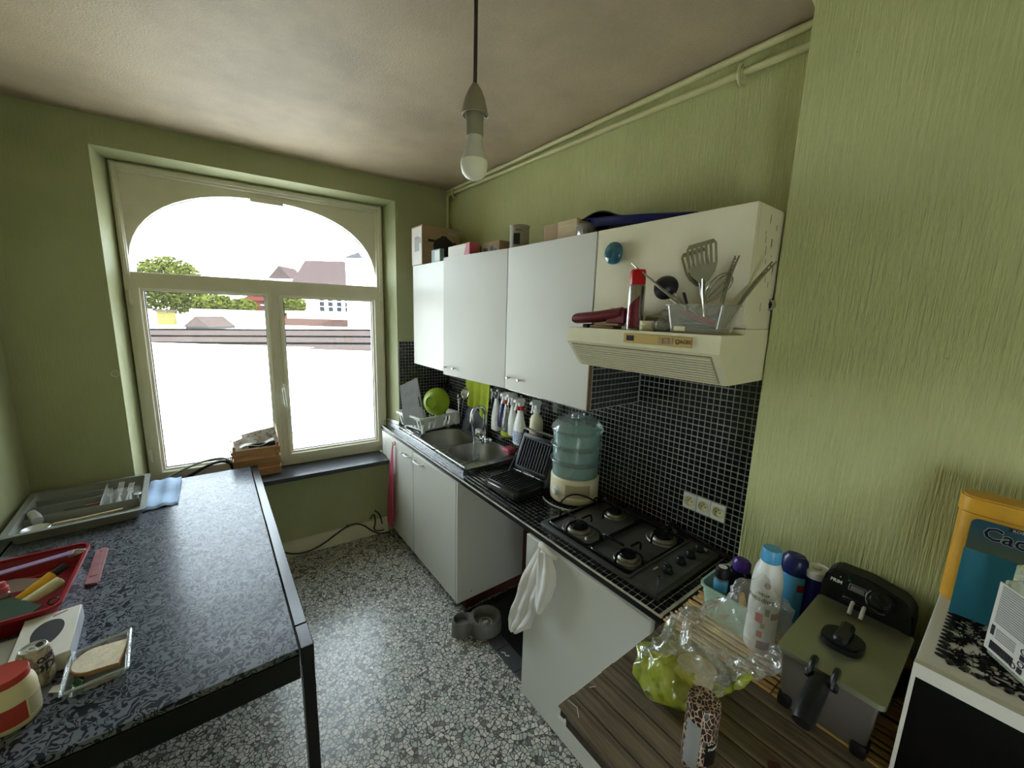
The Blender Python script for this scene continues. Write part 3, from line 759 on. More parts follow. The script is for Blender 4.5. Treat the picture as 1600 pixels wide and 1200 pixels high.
b = B(); b.box(-.04, -.02, -1.755, -1.13, 0, .84); single('dividing_panel', b, 'redbrown', 'dark red-brown back board of the open bay under the worktop', 'panel')
# dark tile strip on the floor in the bay
st = thing('tile_strip', 'strip of dark grey floor tiles in front of the open bay', 'floor tiles', (-.48, -1.6, 0))
for y0, y1 in ((-1.335, -1.495), (-1.498, -1.658), (-1.661, -1.821), (-1.824, -1.90)):
    b = B(); b.box(-.505, -.42, y1, y0, 0, .012, .002); part('tile', b, 'dark_tile', st, True)
b = B(); b.box(-.5, -.05, -1.75, -1.14, .0, .004); single('bay_shade_sheet', b, 'black', 'black sheet painting the shade inside the open bay', 'floor sheet', smooth=False)  # flat black sheet; the dark of the bay's shade put into its colour

# ================================================================== wall cabinets
UX, UZ0, UZ1 = -.367, 1.417, 2.137
def wall_cab(lab, y0, y1, ajar=0, knobs=(), z0=UZ0, z1=UZ1):
    t = thing('wall_cabinet', lab, 'cabinet', (-.18, (y0 + y1) / 2, z0))
    b = B(); b.box(UX + .02, -.002, y1, y0, z0, z1); part('body', b, 'white_lam', t, True, smooth=False)
    b = B(); b.box(UX, UX + .018, y1 + .0025, y0 - .0025, z0, z1, .001)
    if ajar:
        P = TR(UX + .018, y1, 0); b.xf(P @ RZ(ajar) @ P.inverted())
    d = part('door', b, 'white_lam', t, True)
    for ky, kz in knobs:
        b = B(); T = TR(UX, ky, kz) @ RY(R(-90))
        b.lathe([(0, 0), (.004, 0), (.004, .016), (.0075, .018), (.0075, .024), (.006, .026), (0, .026)], 12, T)
        if ajar: b.xf(P @ RZ(ajar) @ P.inverted())
        part('knob', b, 'silver', d, True)
    return t
wall_cab('white wall cabinet nearest the window, with cardboard box on top', -.134, -.727, 0, [(-.675, 1.472)])
wall_cab('white wall cabinet with door slightly ajar, beside window-end cabinet', -.728, -1.317, .105, [(-.765, 1.468), (-.86, 1.470)])
c3 = wall_cab('white wall cabinet between the ajar one and hood cabinet', -1.318, -1.903, 0, [(-1.365, 1.482), (-1.457, 1.482)])
b = B(); b.box(UX, UX + .018, -1.9055, -1.9035, UZ0, 1.79); part('edge_band', b, 'chip', c3, True)
b = B(); b.box(UX + .02, -.006, -1.907, -1.9035, UZ0, 1.70); part('grout', b, 'grout', c3, True, smooth=False)
TC = Matrix(((1, 0, 0, 0), (0, 0, -1, -1.9065), (0, 1, 0, 0), (0, 0, 0, 1)))
tiled(c3, [(-.333 + i * TP, UZ0 + .014 + j * TP) for i in range(13) for j in range(11)], TC, 0)
hcab = thing('wall_cabinet', 'cream wall cabinet above the cooker hood', 'cabinet', (-.18, -2.19, 1.785))
b = B(); b.box(UX + .02, -.002, -2.479, -1.905, 1.785, UZ1, .001); part('body', b, 'cream_lam', hcab, True)
b = B(); b.box(UX, UX + .018, -2.479, -1.908, 1.80, UZ1, .001); part('door', b, 'cream_lam', hcab, True)
b = B()
rnd = random.Random(3)
for k in range(16):
    x, z = rnd.uniform(-.30, -.2), rnd.uniform(1.83, 2.1); l = rnd.uniform(.004, .03)
    b.box(x, x + .002, -2.4796, -2.4785, z, z + l)
part('scuff_marks', b, 'chip', hcab, True)

# ================================================================== cooker hood
hd = thing('cooker_hood', 'cream cooker hood with ribbed slanting filter below the cabinet', 'cooker hood', (-.25, -2.19, 1.622))
HY0, HY1 = -1.897, -2.482
prof = [(-.002, 1.622), (-.418, 1.622), (-.497, 1.715), (-.497, 1.7675), (-.36, 1.7675), (-.36, 1.784), (-.002, 1.784)]
b = B(); b.prism(prof, 0, HY0 - HY1, TR(0, HY0, 0) @ RX(R(90))); part('housing', b, 'cream_metal', hd, True, smooth=False)
N0 = Vector((-.418, 0, 1.622)); N1 = Vector((-.497, 0, 1.715)); dv = (N1 - N0); nn = Vector((-dv.z, 0, dv.x)).normalized()
def slant(y, f, out): p = N0 + dv * f + nn * out; return (p.x, y, p.z)
b = B(); b.quads([slant(HY0 - .02, .04, .0008), slant(HY1 + .02, .04, .0008), slant(HY1 + .02, .95, .0008), slant(HY0 - .02, .95, .0008)]); part('filter_back', b, 'filter_gap', hd, True, smooth=False)
b = B()
for (ya, yb, fa, fb) in ((HY0 - .004, HY1 + .004, .94, 1.0), (HY0 - .004, HY1 + .004, 0, .05), (HY0 - .004, HY0 - .022, .05, .94), (HY1 + .022, HY1 + .004, .05, .94)):
    b.quads([slant(ya, fa, .003), slant(yb, fa, .003), slant(yb, fb, .003), slant(ya, fb, .003)])
part('filter_frame', b, 'cream_metal', hd, True, smooth=False)
for k in range(10):
    f0, f1 = .06 + k * .0875, .06 + (k + .58) * .0875
    b = B(); A = [slant(HY0 - .024, f, o) for f, o in ((f0, .001), (f0 + .004, .009), (f1 - .004, .009), (f1, .001))]; C = [slant(HY1 + .024, f, o) for f, o in ((f0, .001), (f0 + .004, .009), (f1 - .004, .009), (f1, .001))]
    for i in range(4): b.quads([A[i], A[(i + 1) % 4], C[(i + 1) % 4], C[i]])
    part('slat', b, 'cream_slat', hd, True, smooth=False)
b = B(); b.box(-.502, -.496, -2.403, -2.165, 1.727, 1.758, .001); pn = part('control_panel', b, 'gold', hd, True)
b = B(); b.box(-.504, -.501, -2.205, -2.178, 1.735, 1.752); part('switch', b, 'black', pn, True)
for y0, y1 in ((-2.311, -2.297), (-2.331, -2.315), (-2.344, -2.334)):
    b = B(); b.box(-.504, -.501, y0, y1, 1.733, 1.752, .0008); part('slider', b, 'kraft', pn, True)
TH = Matrix(((0, 0, -1, -.5022), (-1, 0, 0, 0), (0, 1, 0, 0), (0, 0, 0, 1)))
b = B(); b.text('ACEC', .0145, TH @ TR(2.385, 1.7425, 0), .0004, .0004)
b.ringprism(rrect(.012, .012, .002, 2, 2.359, 1.743), rrect(.008, .008, .001, 2, 2.359, 1.743), 0, .0006, TH); b.box(2.3545, 2.3635, 1.7345, 1.7365, 0, .0006, T=TH)
part('logo', b, 'ink', pn, True, smooth=False)

# gas tap hole on the chimney edge
gt = thing('pipe_end', 'dark ring of a cut pipe on the chimney breast edge', 'pipe', (-.2, -2.483, 1.86))
Tg = TR(-.205, -2.478, 1.861) @ Vector((-.72, .1, .0)).to_track_quat('Z', 'Y').to_matrix().to_4x4()
b = B(); b.lathe([(.013, -.03), (.0185, -.03), (.0185, .006), (.013, .006), (.013, -.03)], 20, Tg); part('ring', b, 'silver', gt, True)
b = B(); b.lathe([(0, .001), (.0135, .001), (.0135, -.01)], 16, Tg); b.cyl(Tg @ Vector((.004, .003, 0)), Tg @ Vector((.004, .003, .006)), .003, n=8); b.cyl(Tg @ Vector((-.004, -.003, 0)), Tg @ Vector((-.004, -.003, .006)), .003, n=8); part('socket', b, 'black', gt, True)

# ================================================================== sockets
for y, w_ in zip(SOCK, ('left of the three', 'middle one of the three', 'right one of the three')):
    t = thing('wall_socket', 'white square wall socket above the hob, %s' % w_, 'socket', (-.006, y, 1.039), 0, 'sockets above the hob')
    TSo = Matrix(((0, 0, -1, 0), (-1, 0, 0, 0), (0, 1, 0, 0), (0, 0, 0, 1)))
    b = B(); n = 24
    sq = [(max(-.0285, min(.0285, .045 * math.cos(2 * math.pi * (k + .5) / n))), max(-.034, min(.034, .05 * math.sin(2 * math.pi * (k + .5) / n)))) for k in range(n)]
    ci = [(.0215 * math.cos(2 * math.pi * (k + .5) / n), .0215 * math.sin(2 * math.pi * (k + .5) / n)) for k in range(n)]
    b.ringprism(sq, ci, -.004, .008, TSo); part('plate', b, 'white_pl', t)
    b = B(); b.lathe([(.0215, .008), (.0235, .010), (.020, .010), (.0195, .003), (0, .003)], 24, TSo); part('well', b, 'ivory', t)
    b = B()
    for px, py in ((-.007, -.002), (.007, -.002), (0, .008)): b.cyl(TSo @ Vector((px, py, .002)), TSo @ Vector((px, py, .0036)), .0028, n=8)
    part('hole', b, 'black', t)
# ================================================================== gas hob
hb = thing('gas_hob', 'dark steel four-burner gas hob set in the tiled worktop', 'hob', (-.262, -2.07, CZ))
hx0, hx1, hy0, hy1 = -.477, -.046, -1.768, -2.366
b = B(); b.box(hx0, hx1, hy1, hy0, CZ - .002, CZ + .012, .005, seg=2)
b.ringprism(rrect(.431, .598, .01, 2, -.2615, -2.067), rrect(.40, .567, .02, 2, -.2615, -2.067), CZ + .011, CZ + .0155); part('tray', b, 'dark_steel', hb, True)
b = B(); b.ringprism(rrect(.392, .455, .03, 4, -.2615, -2.012), rrect(.372, .435, .025, 4, -.2615, -2.012), CZ + .012, CZ + .0175); part('rim', b, 'enamel', hb, True)
b = B(); b.prism([(hx0 + .006, hy1 + .01), (hx1 - .006, hy1 + .01), (hx1 - .006, hy1 + .118), (hx0 + .006, hy1 + .118)], CZ + .012, CZ + .019); b.prism([(hx0 + .003, hy1 + .116), (hx1 - .003, hy1 + .116), (hx1 - .003, hy1 + .124), (hx0 + .003, hy1 + .124)], CZ + .012, CZ + .0225); part('control_strip', b, 'dark_steel', hb, True, smooth=False)
BUR = [(-.372, -1.905, .048), (-.135, -1.915, .036), (-.372, -2.165, .036), (-.128, -2.165, .046)]
for x, y, r in BUR:
    b = B(); b.lathe([(r * 1.5, CZ + .0121), (r * 1.42, CZ + .016), (r * 1.12, CZ + .0165), (r * 1.05, CZ + .024), (r * .96, CZ + .027), (0, CZ + .027)], 28, TR(x, y, 0)); bu = part('burner', b, 'burner', hb, True)
    b = B(); b.lathe([(r * .88, CZ + .027), (r * .9, CZ + .034), (r * .8, CZ + .0375), (0, CZ + .0375)], 24, TR(x, y, 0)); part('burner_cap', b, 'enamel', bu, True)
for yc, (ya, yb) in ((-1.91, (-1.79, -2.028)), (-2.155, (-2.036, -2.235))):
    zb = CZ + .019; zt = CZ + .056
    b = B(); b.tube([(x, y, zb) for x, y in rrect(.375, ya - yb, .02, 3, -.258, (ya + yb) / 2)], .0042, 6, closed=True)
    fr = part('pan_support', b, 'enamel', hb, True)
    for (bx, by, br) in [q for q in BUR if abs(q[1] - yc) < .05]:
        ex = -.445 if bx < -.25 else -.072; 
        for dx, dy, xe, ye in ((-1, 0, bx - .085, by), (1, 0, bx + .085, by), (0, 1, bx, ya), (0, -1, bx, yb)):
            xi, yi = bx + dx * .02, by + dy * .02
            xe = max(-.445, min(-.072, xe))
            b = B(); b.tube([(xe, ye, zb), (xe, ye, zt - .012), (xe - dx * .012, ye - dy * .012, zt), ((xe + xi) / 2, (ye + yi) / 2, zt), (xi, yi, zt)], .0046, 6, smooth=1); part('prong', b, 'enamel', fr, True)
for i, x in enumerate((-.325, -.235, -.165, -.095)):
    b = B(); y = -2.308; z0 = CZ + .018
    b.lathe([(.021, z0), (.021, z0 + .004), (.0165, z0 + .006), (.0155, z0 + .022), (.013, z0 + .025), (0, z0 + .025)], 20, TR(x, y, 0)); b.box(x - .003, x + .003, y - .016, y + .016, z0 + .02, z0 + .029, .001)
    part('knob', b, 'black', hb, True)
b = B(); b.cyl((-.395, -2.318, CZ + .018), (-.395, -2.318, CZ + .03), .004, n=8); b.cyl((-.395, -2.318, CZ + .03), (-.395, -2.318, CZ + .033), .006, n=8); part('ignition_button', b, 'silver', hb, True)
b = B(); b.prism([(-.36, -2.275), (-.33, -2.275), (-.33, -2.269), (-.36, -2.269)], CZ + .019, CZ + .0195); b.prism([(-.08, -2.327), (-.06, -2.327), (-.06, -2.305), (-.08, -2.305)], CZ + .019, CZ + .0195); part('markings', b, 'ink_light', hb, True, smooth=False)
b = B(); b.sphere((-.418, -1.993, CZ + .024), .008, 10, (1, .8, 1)); b.jig(.0025, 300); single('crumb', b, 'bread', 'pale food crumb stuck on the hob pan support', 'crumb')
# lighter / stopcock on the back of the hob
sc_ = thing('gas_lighter', 'black and chrome gadget lying behind the rear right burner', 'lighter', (-.03, -2.14, CZ + .012))
b = B(); b.box(-.06, -.015, -2.17, -2.13, CZ + .02, CZ + .045, .006); part('body', b, 'black', sc_, True)
b = B(); b.cyl((-.06, -2.15, CZ + .03), (-.085, -2.155, CZ + .034), .009, n=10); b.cyl((-.05, -2.165, CZ + .03), (-.06, -2.185, CZ + .03), .007, n=10); part('nozzle', b, 'chrome', sc_, True)
b = B(); b.tube([(-.03, -2.17, CZ + .03), (-.03, -2.24, CZ + .034), (-.03, -2.32, CZ + .024), (-.035, -2.39, CZ + .014)], .005, 8, smooth=2); part('hose', b, 'black', sc_, True)

# ================================================================== sink
sz = .897
sk = thing('kitchen_sink', 'stainless steel double bowl sink with ribbed drainer', 'sink', (-.26, -.45, CZ))
SX0, SX1, SY0, SY1 = -.478, -.024, .215, -1.085
def sup(cx, cy, a, bb, n=36, e=2 / 3.0):
    return [(cx + a * math.copysign(abs(math.cos(t)) ** e, math.cos(t)), cy + bb * math.copysign(abs(math.sin(t)) ** e, math.sin(t))) for t in [2 * math.pi * (k + .5) / n for k in range(n)]]
BW = [(-.252, -.475, .187, .185), (-.225, -.86, .195, .175)]
def squareout(cx, cy, x0, x1, y0, y1, n=36):
    out = []
    for k in range(n):
        t = 2 * math.pi * (k + .5) / n; c, s_ = math.cos(t), math.sin(t)
        hx = (x1 - cx) if c > 0 else (cx - x0); hy = (y1 - cy) if s_ > 0 else (cy - y0)
        f = min(hx / max(1e-6, abs(c)), hy / max(1e-6, abs(s_))); out.append((cx + c * f, cy + s_ * f))
    return out
b = B()
YM = -.668; YD = -.275
for (cx, cy, a, bb), (ya, yb) in zip(BW, ((YM, YD), (SY1, YM))):
    o_ = squareout(cx, cy, SX0, SX1, ya, yb); i_ = sup(cx, cy, a, bb)
    b.ringprism(o_, i_, sz - .003, sz)
b.box(-.432, SX1, YD, -.004, sz - .003, sz); b.prism([(SX0, YD), (-.432, YD), (-.436, .016), (-.478, SY0 - .02), (SX0, SY0 - .02)], sz - .003, sz)
b.box(SX0 - .004, SX0 + .002, SY1, SY0, CZ - .001, sz + .001, .001); b.box(SX0 - .004, SX1, SY1 - .003, SY1 + .003, CZ - .001, sz + .001, .001)
b.prism([(-.438, .016), (-.442, .016), (-.481, SY0 - .02), (-.477, SY0 - .02)], sz - .002, sz + .028)
b.box(SX0 + .024, SX0 + .030, SY1 + .03, SY0 - .02, sz, sz + .004, .001)
part('sink_top', b, 'steel', sk, True)
b = B()
for k in range(9):
    x = -.425 + k * .043
    b.box(x - .011, x + .011, -.268, (-.02 if x > -.44 else .19), sz - .001, sz + .005, .003)
part('drainer_rib', b, 'steel', sk, True, kind='stuff')
for (cx, cy, a, bb) in BW:
    b = B(); lv = [(1.03, .002), (1.0, 0.002), (.985, -.01), (.95, -.06), (.90, -.12), (.80, -.145), (.5, -.152), (.12, -.155)]
    prev = None
    for f, dz in lv:
        ring = [b.bm.verts.new((x, y, sz + dz)) for x, y in sup(cx, cy, a * f, bb * f)]
        if prev:
            for k in range(36): b.bm.faces.new((prev[k], prev[(k + 1) % 36], ring[(k + 1) % 36], ring[k]))
        prev = ring
    b.bm.faces.new(prev)
    bo = part('bowl', b, 'steel_bowl', sk, True)
    b = B(); b.lathe([(.032, sz - .153), (.03, sz - .150), (.012, sz - .153), (0, sz - .153)], 20, TR(cx, cy, 0)); part('drain', b, 'chrome', bo, True)
# tap with running water
tp = thing('mixer_tap', 'chrome mixer tap with high curved spout, water running', 'tap', (-.100, -.735, sz))
b = B(); b.lathe([(.028, 0), (.028, .006), (.02, .01), (.018, .05), (.016, .055), (0, .055)], 20, TR(-.100, -.735, sz)); part('base', b, 'chrome', tp, True)
b = B(); pts = [(-.100, -.735, sz + .05), (-.100, -.735, sz + .215)]
for k in range(11):
    t = math.pi * k / 10; pts.append((-.100 - .055 * (1 - math.cos(t)), -.735 - .0 * k, sz + .215 + .06 * math.sin(t)))
pts.append((-.210, -.735, sz + .165)); b.tube(pts, .0125, 12); part('spout', b, 'chrome', tp, True)
for sgn in (-1, 1):
    b = B(); y = -.735 + sgn * .02
    b.cyl((-.100, y, sz + .03), (-.107, y + sgn * .035, sz + .036), .012, n=12); b.cyl((-.107, y + sgn * .035, sz + .036), (-.115, y + sgn * .062, sz + .044), .019, .017, 12); part('tap_knob', b, 'chrome', tp, True)
b = B(); b.tube([(-.210, -.735, sz + .165), (-.187, -.7352, sz + .02), (-.214, -.752, sz - .05), (-.214, -.757, sz - .125)], [.0055, .005, .0045, .005], 8, smooth=1); part('water_stream', b, 'water', tp, True)
g = thing('drinking_glass', 'clear glass standing in the sink bowl under the running water', 'glass', (-.212, -.785, sz - .15))
b = B(); b.lathe([(0, 0), (.028, 0), (.034, .10), (.0325, .10), (.027, .005), (0, .005)], 20, TR(-.212, -.785, sz - .15)); part('tumbler', b, 'glassware', g, True)
b = B(); b.lathe([(0, .006), (.0265, .006), (.031, .075), (0, .075)], 16, TR(-.212, -.785, sz - .15)); part('water', b, 'water', g, True)
b = B(); b.box(-.25, -.19, -.70, -.66, sz - .15, sz - .115, .006, TR(0, 0, 0), 2); single('dish_sponge', b, 'red_pl', 'red dish sponge in the sink bowl beside the glass', 'sponge')
b = B(); b.lathe([(.0, 0), (.02, 0), (.028, .018), (.027, .018), (.019, .002), (0, .002)], 14, TR(-.16, -.865, sz - .15)); single('small_dish', b, 'kraft', 'small brown dish in the sink bowl', 'dish')
b = B(); b.tube([(-.14, -.83, sz - .145), (-.10, -.90, sz - .11), (-.08, -.94, sz - .08)], [.003, .003, .006], 6); single('teaspoon', b, 'chrome', 'teaspoon leaning in the sink bowl', 'spoon')
b = B(); b.box(-.10, -.03, -1.02, -.94, sz, sz + .035, .012, seg=2); b.jig(.006, 60); single('cleaning_sponge', b, 'pink', 'pink sponge cloth on the sink edge below the spray bottles', 'sponge')

# ================================================================== dish rack and its load
rk = thing('dish_rack', 'white plastic dish rack with arched slots on the drainer', 'dish rack', (-.24, -.16, sz))
RX0, RX1, RY0, RY1, RZ0, RZ1 = -.385, -.10, -.315, -.035, sz + .026, 1.033
b = B(); b.box(RX0, RX1, RY0, RY1, RZ0, RZ0 + .004)
for x in (RX0 + .02, RX1 - .02):
    for y in (RY0 + .03, RY1 - .03): b.box(x - .01, x + .01, y - .01, y + .01, sz, RZ0)
part('floor_grid', b, 'white_pl', rk, True, smooth=False)
fl = .025
def rack_side(p0, p1, out, n, slot):
    """flared wall with arched slots"""
    p0 = Vector(p0); p1 = Vector(p1); L = (p1 - p0).length; h = RZ1 - RZ0 - .012
    T = frame(p0, p1 - p0, Vector((out[0] * fl, out[1] * fl, h)))
    pitch = L / n; b = B(); hh = math.hypot(h, fl)
    b.prism([(0, 0), (L, 0), (L, .014), (0, .014)], -.0015, .0015, T)
    for k in range(n):
        x0 = k * pitch; a = slot / 2; cx = x0 + pitch / 2; top = hh * .70
        outl = [(x0, .014), (cx - a, .014)] + [(cx - a * math.cos(math.pi * q / 8), top + a * math.sin(math.pi * q / 8)) for q in range(9)] + [(cx + a, .014), (x0 + pitch, .014)]
        tp_ = [(x0, hh), (cx - a, hh)] + [(cx - a + 2 * a * q / 8, hh) for q in range(9)] + [(cx + a, hh), (x0 + pitch, hh)]
        for i in range(len(outl) - 1):
            if (Vector(outl[i]) - Vector(outl[i + 1])).length > 1e-6 and not (i in (1,) or i == len(outl) - 3):
                b.prism([outl[i], outl[i + 1], tp_[i + 1], tp_[i]] if tp_[i] != tp_[i + 1] else [outl[i], outl[i + 1], tp_[i]], -.0015, .0015, T)
    return b
for a_, c_, o_, n, sl in (((RX0, RY1, RZ0), (RX0, RY0, RZ0), (-1, 0), 6, .026), ((RX0, RY0, RZ0), (RX1, RY0, RZ0), (0, -1), 2, .062), ((RX1, RY0, RZ0), (RX1, RY1, RZ0), (1, 0), 6, .026), ((RX1, RY1, RZ0), (RX0, RY1, RZ0), (0, 1), 4, .034)):
    sb_ = rack_side(a_, c_, o_, n, sl)
    if o_ == (0, -1):
        for cx in (RX0 + (RX1 - RX0) * .25, RX0 + (RX1 - RX0) * .75):
            T = frame((cx, RY0, RZ0), (1, 0, 0), Vector((0, -fl, RZ1 - RZ0 - .012))); sb_.prism([(-.012, .01)] + [(-.012 * math.cos(math.pi * q / 6), .048 + .012 * math.sin(math.pi * q / 6)) for q in range(7)] + [(.012, .01)], -.0015, .0015, T)
    part('side', sb_, 'white_pl', rk, True, smooth=False)
b = B(); b.ringprism(rrect(RX1 - RX0 + 2 * fl + .03, RY0 * -1 + RY1 + 2 * fl + .02, .03, 4, (RX0 + RX1) / 2, (RY0 + RY1) / 2), rrect(RX1 - RX0 + 2 * fl - .006, -RY0 + RY1 + 2 * fl - .006, .02, 4, (RX0 + RX1) / 2, (RY0 + RY1) / 2), RZ1 - .014, RZ1); part('rim', b, 'white_pl', rk, True)
b = B(); b.box(-.098, -.045, -.35, -.25, RZ0 + .005, RZ1 - .004, .01); part('cutlery_cup', b, 'white_pl', rk, True)
rk.rotation_euler.z = R(11); rk.location = (-.275, -.150, sz)
# contents
cb = thing('cutting_board', 'scuffed grey plastic cutting board standing in the dish rack', 'cutting board', (-.4, -.25, sz + .03))
p_tl, p_tr, p_br, p_bl = (Vector((-.487, -.150, 1.252)), Vector((-.403, -.262, 1.325)), Vector((-.362, -.330, 1.0)), Vector((-.470, -.186, 1.02)))
T = frame(p_bl, p_br - p_bl, p_tl - p_bl); iT = T.inverted()
q = [iT @ p for p in (p_bl, p_br, p_tr, p_tl)]; q[0].y -= .07; q[1].y -= .03
b = B(); b.prism([(p.x, p.y) for p in q], -.006, .006, T); part('board', b, 'board_grey', cb, True)
mid = (q[1] * .5 + q[2] * .5); dd = (q[2] - q[1]).normalized()
b = B(); c0 = mid - dd * .045 + Vector((-.010, 0, 0)); c1 = mid + dd * .035 + Vector((-.010, 0, 0)); b.prism([(c0.x - .008, c0.y), (c0.x, c0.y), (c1.x, c1.y), (c1.x - .008, c1.y)], .0055, .0075, T); part('grip_slot', b, 'black', cb, True)
gb = thing('mixing_bowl', 'lime green bowl standing on edge in the dish rack', 'bowl', (-.30, -.33, 1.0))
Tb = TR(-.275, -.305, 1.135) @ Vector((-.80, -.58, .14)).to_track_quat('Z', 'Y').to_matrix().to_4x4()
prof = [(0, .062), (.036, .062), (.038, .068), (.044, .068), (.046, .058), (.075, .04), (.098, .0), (.105, -.03), (.107, -.03), (.101, 0), (.075, .036), (.04, .052), (0, .054)]
b = B(); b.lathe(prof, 36, Tb); part('shell', b, 'green_pl', gb, True)
def spoonlike(lab, x, y, z0, z1, mt, kind='spoon', lean=(0, 0)):
    t = thing('cutlery_' + kind, lab, kind, (x, y, z0))
    b = B(); b.tube([(0, 0, 0), (lean[0] * .6, lean[1] * .6, (z1 - z0) * .6), (lean[0], lean[1], z1 - z0 - .03)], [.0028, .003, .004], 6); part('handle', b, mt, t)
    b = B(); b.sphere((0, 0, 0), .012, 10, (.55, 1, 1.7), TR(lean[0] * 1.1, lean[1] * 1.1, z1 - z0 - .012)); part('head', b, mt, t)
spoonlike('steel spoon upright in the dish rack cutlery cup, nearest the bowl', -.08, -.335, RZ0 + .01, 1.17, 'silver', 'spoon', (.0, .02))
spoonlike('steel fork upright in the cutlery cup between spoon and ladle', -.075, -.30, RZ0 + .01, 1.15, 'silver', 'fork', (.01, -.01))
spoonlike('dark handled spoon upright in the cutlery cup at the back', -.062, -.27, RZ0 + .01, 1.13, 'char', 'spoon', (.0, -.02))
ld = thing('ladle', 'chrome ladle leaning out of the cutlery cup', 'ladle', (-.07, -.345, RZ0 + .01))
b = B(); b.tube([(-.065, -.335, RZ0 + .01), (-.075, -.37, 1.10), (-.085, -.435, 1.195)], .004, 8, smooth=1); part('handle', b, 'chrome', ld, True)
Tl = TR(-.10, -.455, 1.212) @ Vector((-.75, -.45, .30)).to_track_quat('Z', 'Y').to_matrix().to_4x4()
b = B(); b.lathe([(0, -.022), (.022, -.016), (.033, .004), (.031, .004), (.021, -.013), (0, -.019)], 20, Tl, 1, 1.25); part('bowl', b, 'chrome', ld, True)
dk = thing('ladle_dark', 'dark curved handled ladle hanging in the corner behind the bowl', 'ladle', (-.03, -.1, 1.2)); dk.name = 'ladle'
b = B(); b.tube([(-.02, -.035, 1.33), (-.03, -.06, 1.26), (-.04, -.10, 1.22), (-.045, -.12, 1.18)], .007, 8, smooth=2); part('handle', b, 'black', dk, True)
b = B(); b.sphere((-.05, -.07, 1.19), .05, 16, (.5, 1, .6)); part('bowl', b, 'black', dk, True)
pn_ = thing('splatter_pan', 'dark square pan leaning against the tiles behind the tap', 'pan', (-.06, -.53, sz))
T = frame((-.02, -.39, sz), (0, -1, 0), (.06, 0, .5)) ; T = frame((-.085, -.385, sz), (0, -1, 0), (.055, 0, .2))
b = B(); b.prism(rrect(.27, .185, .02, 4, .135, .095), 0, .006, T); part('floor', b, 'char', pn_, True)
b = B(); b.ringprism(rrect(.28, .195, .024, 4, .135, .095), rrect(.268, .183, .02, 4, .135, .095), -.022, .008, T); part('wall', b, 'char', pn_, True)
b = B(); b.box(-.10, -.065, -.665, -.60, sz, sz + .075, .008, seg=2); single('dish_soap_cup', b, 'white_pl', 'small white cup standing behind the mixer tap', 'cup')

# ================================================================== rail with cloth and spray bottles
ral = thing('hanging_rail', 'thin rail under the wall cabinets carrying cloth and bottles', 'rail', (-.10, -.9, 1.33))
b = B(); b.cyl((-.065, -.384, 1.323), (-.065, -1.29, 1.323), .006, n=10); part('rod', b, 'silver', ral, True)
for y in (-.40, -.835, -1.275):
    b = B(); b.tube([(-.065, y, 1.323), (-.065, y, 1.37), (-.065, y, 1.417)], .004, 6); part('hook', b, 'silver', ral, True)
def cloth1(u, v):
    y = -.434 - .31 * u + .02 * math.sin(6 * v) * (1 - u); z = 1.330 - v * (.18 + .10 * u + .02 * math.sin(9 * u))
    x = -.071 - .006 * v + .008 * math.sin(22 * u + 2 * v) * (.3 + v); return Vector((x, y, z))
b = B(); b.grid(cloth1, 30, 14, .003)
def cloth2(u, v):
    y = -.444 - .29 * u; z = 1.330 - v * .12; return Vector((-.060 + .012 * v + .004 * math.sin(20 * u), y, z))
b.grid(cloth2, 24, 6, .003); single('hanging_cloth', b, 'lime_cloth', 'lime green cloth hanging over the rail behind the tap', 'cloth')
mt_ = thing('oven_mitt', 'dark mitt hanging at the end of the lime cloth', 'mitt', (-.1, -.83, 1.12))
b = B(); b.sphere((0, 0, 0), .05, 14, (.45, .55, 1.6), TR(-.06, -.779, 1.233)); part('mitt', b, 'black', mt_, True)
def spray(lab, y, zb, zt, wid, dep, bodym, headm, ringm=None, x=-.105, label_m=None, foot=None, shape=0):
    x += .035; y += .056; zb -= .012; zt -= .012; wid *= 1.12
    t = thing('spray_bottle', lab, 'spray bottle', (x, y, zb), 0, 'spray bottles hanging on the rail'); h = zt - zb; hb_ = h * .70
    b = B(); 
    if shape == 0: pr_ = [(0, 0), (.9, 0), (1, .02), (1.0, .35), (.92, .5), (.62, .75), (.42, .92), (.36, 1.0), (0, 1.0)]
    else: pr_ = [(0, 0), (.92, 0), (1, .03), (1.0, .72), (.8, .84), (.42, .93), (.4, 1.0), (0, 1.0)]
    b.lathe([(r * wid / 2, z * hb_) for r, z in pr_], 20, None, dep / wid, 1); bd = part('body', b, bodym, t)
    b = B(); rw = wid * .2
    b.lathe([(rw * 1.15, hb_ - .004), (rw * 1.15, hb_ + .018), (0, hb_ + .018)], 14); part('collar', b, ringm or headm, t)
    b = B(); z = hb_ + .018
    b.prism([(-.050, z + .030), (-.046, z + .046), (-.015, z + .056), (.022, z + .050), (.030, z + .036), (.014, z + .0), (-.012, z + .0), (-.014, z + .024)], -.011, .011, RX(R(90))); part('spray_head', b, headm, t)
    b = B(); b.prism([(-.034, z + .03), (-.026, z + .03), (-.03, z + .004), (-.042, z - .022), (-.046, z - .020), (-.037, z + .006)], -.006, .006, RX(R(90))); part('trigger', b, headm, t)
    if label_m:
        b = B(); b.lathe([(wid / 2 * 1.012, hb_ * .08), (wid / 2 * 1.012, hb_ * .40)], 14, None, dep / wid, 1, R(115), R(285)); part('label', b, label_m, t)
    if foot:
        b = B(); b.lathe([(wid / 2 * .93, .001), (wid / 2 * 1.02, .004), (wid / 2 * 1.02, .035)], 20, None, dep / wid, 1); part('liquid', b, foot, t)
    return t
MT['spray_lab'] = picture('bottle_print', [(.35, (226, 226, 224)), (.5, (90, 130, 190)), (.58, (226, 226, 222)), (.68, (190, 60, 90))], (40, 40, 40))
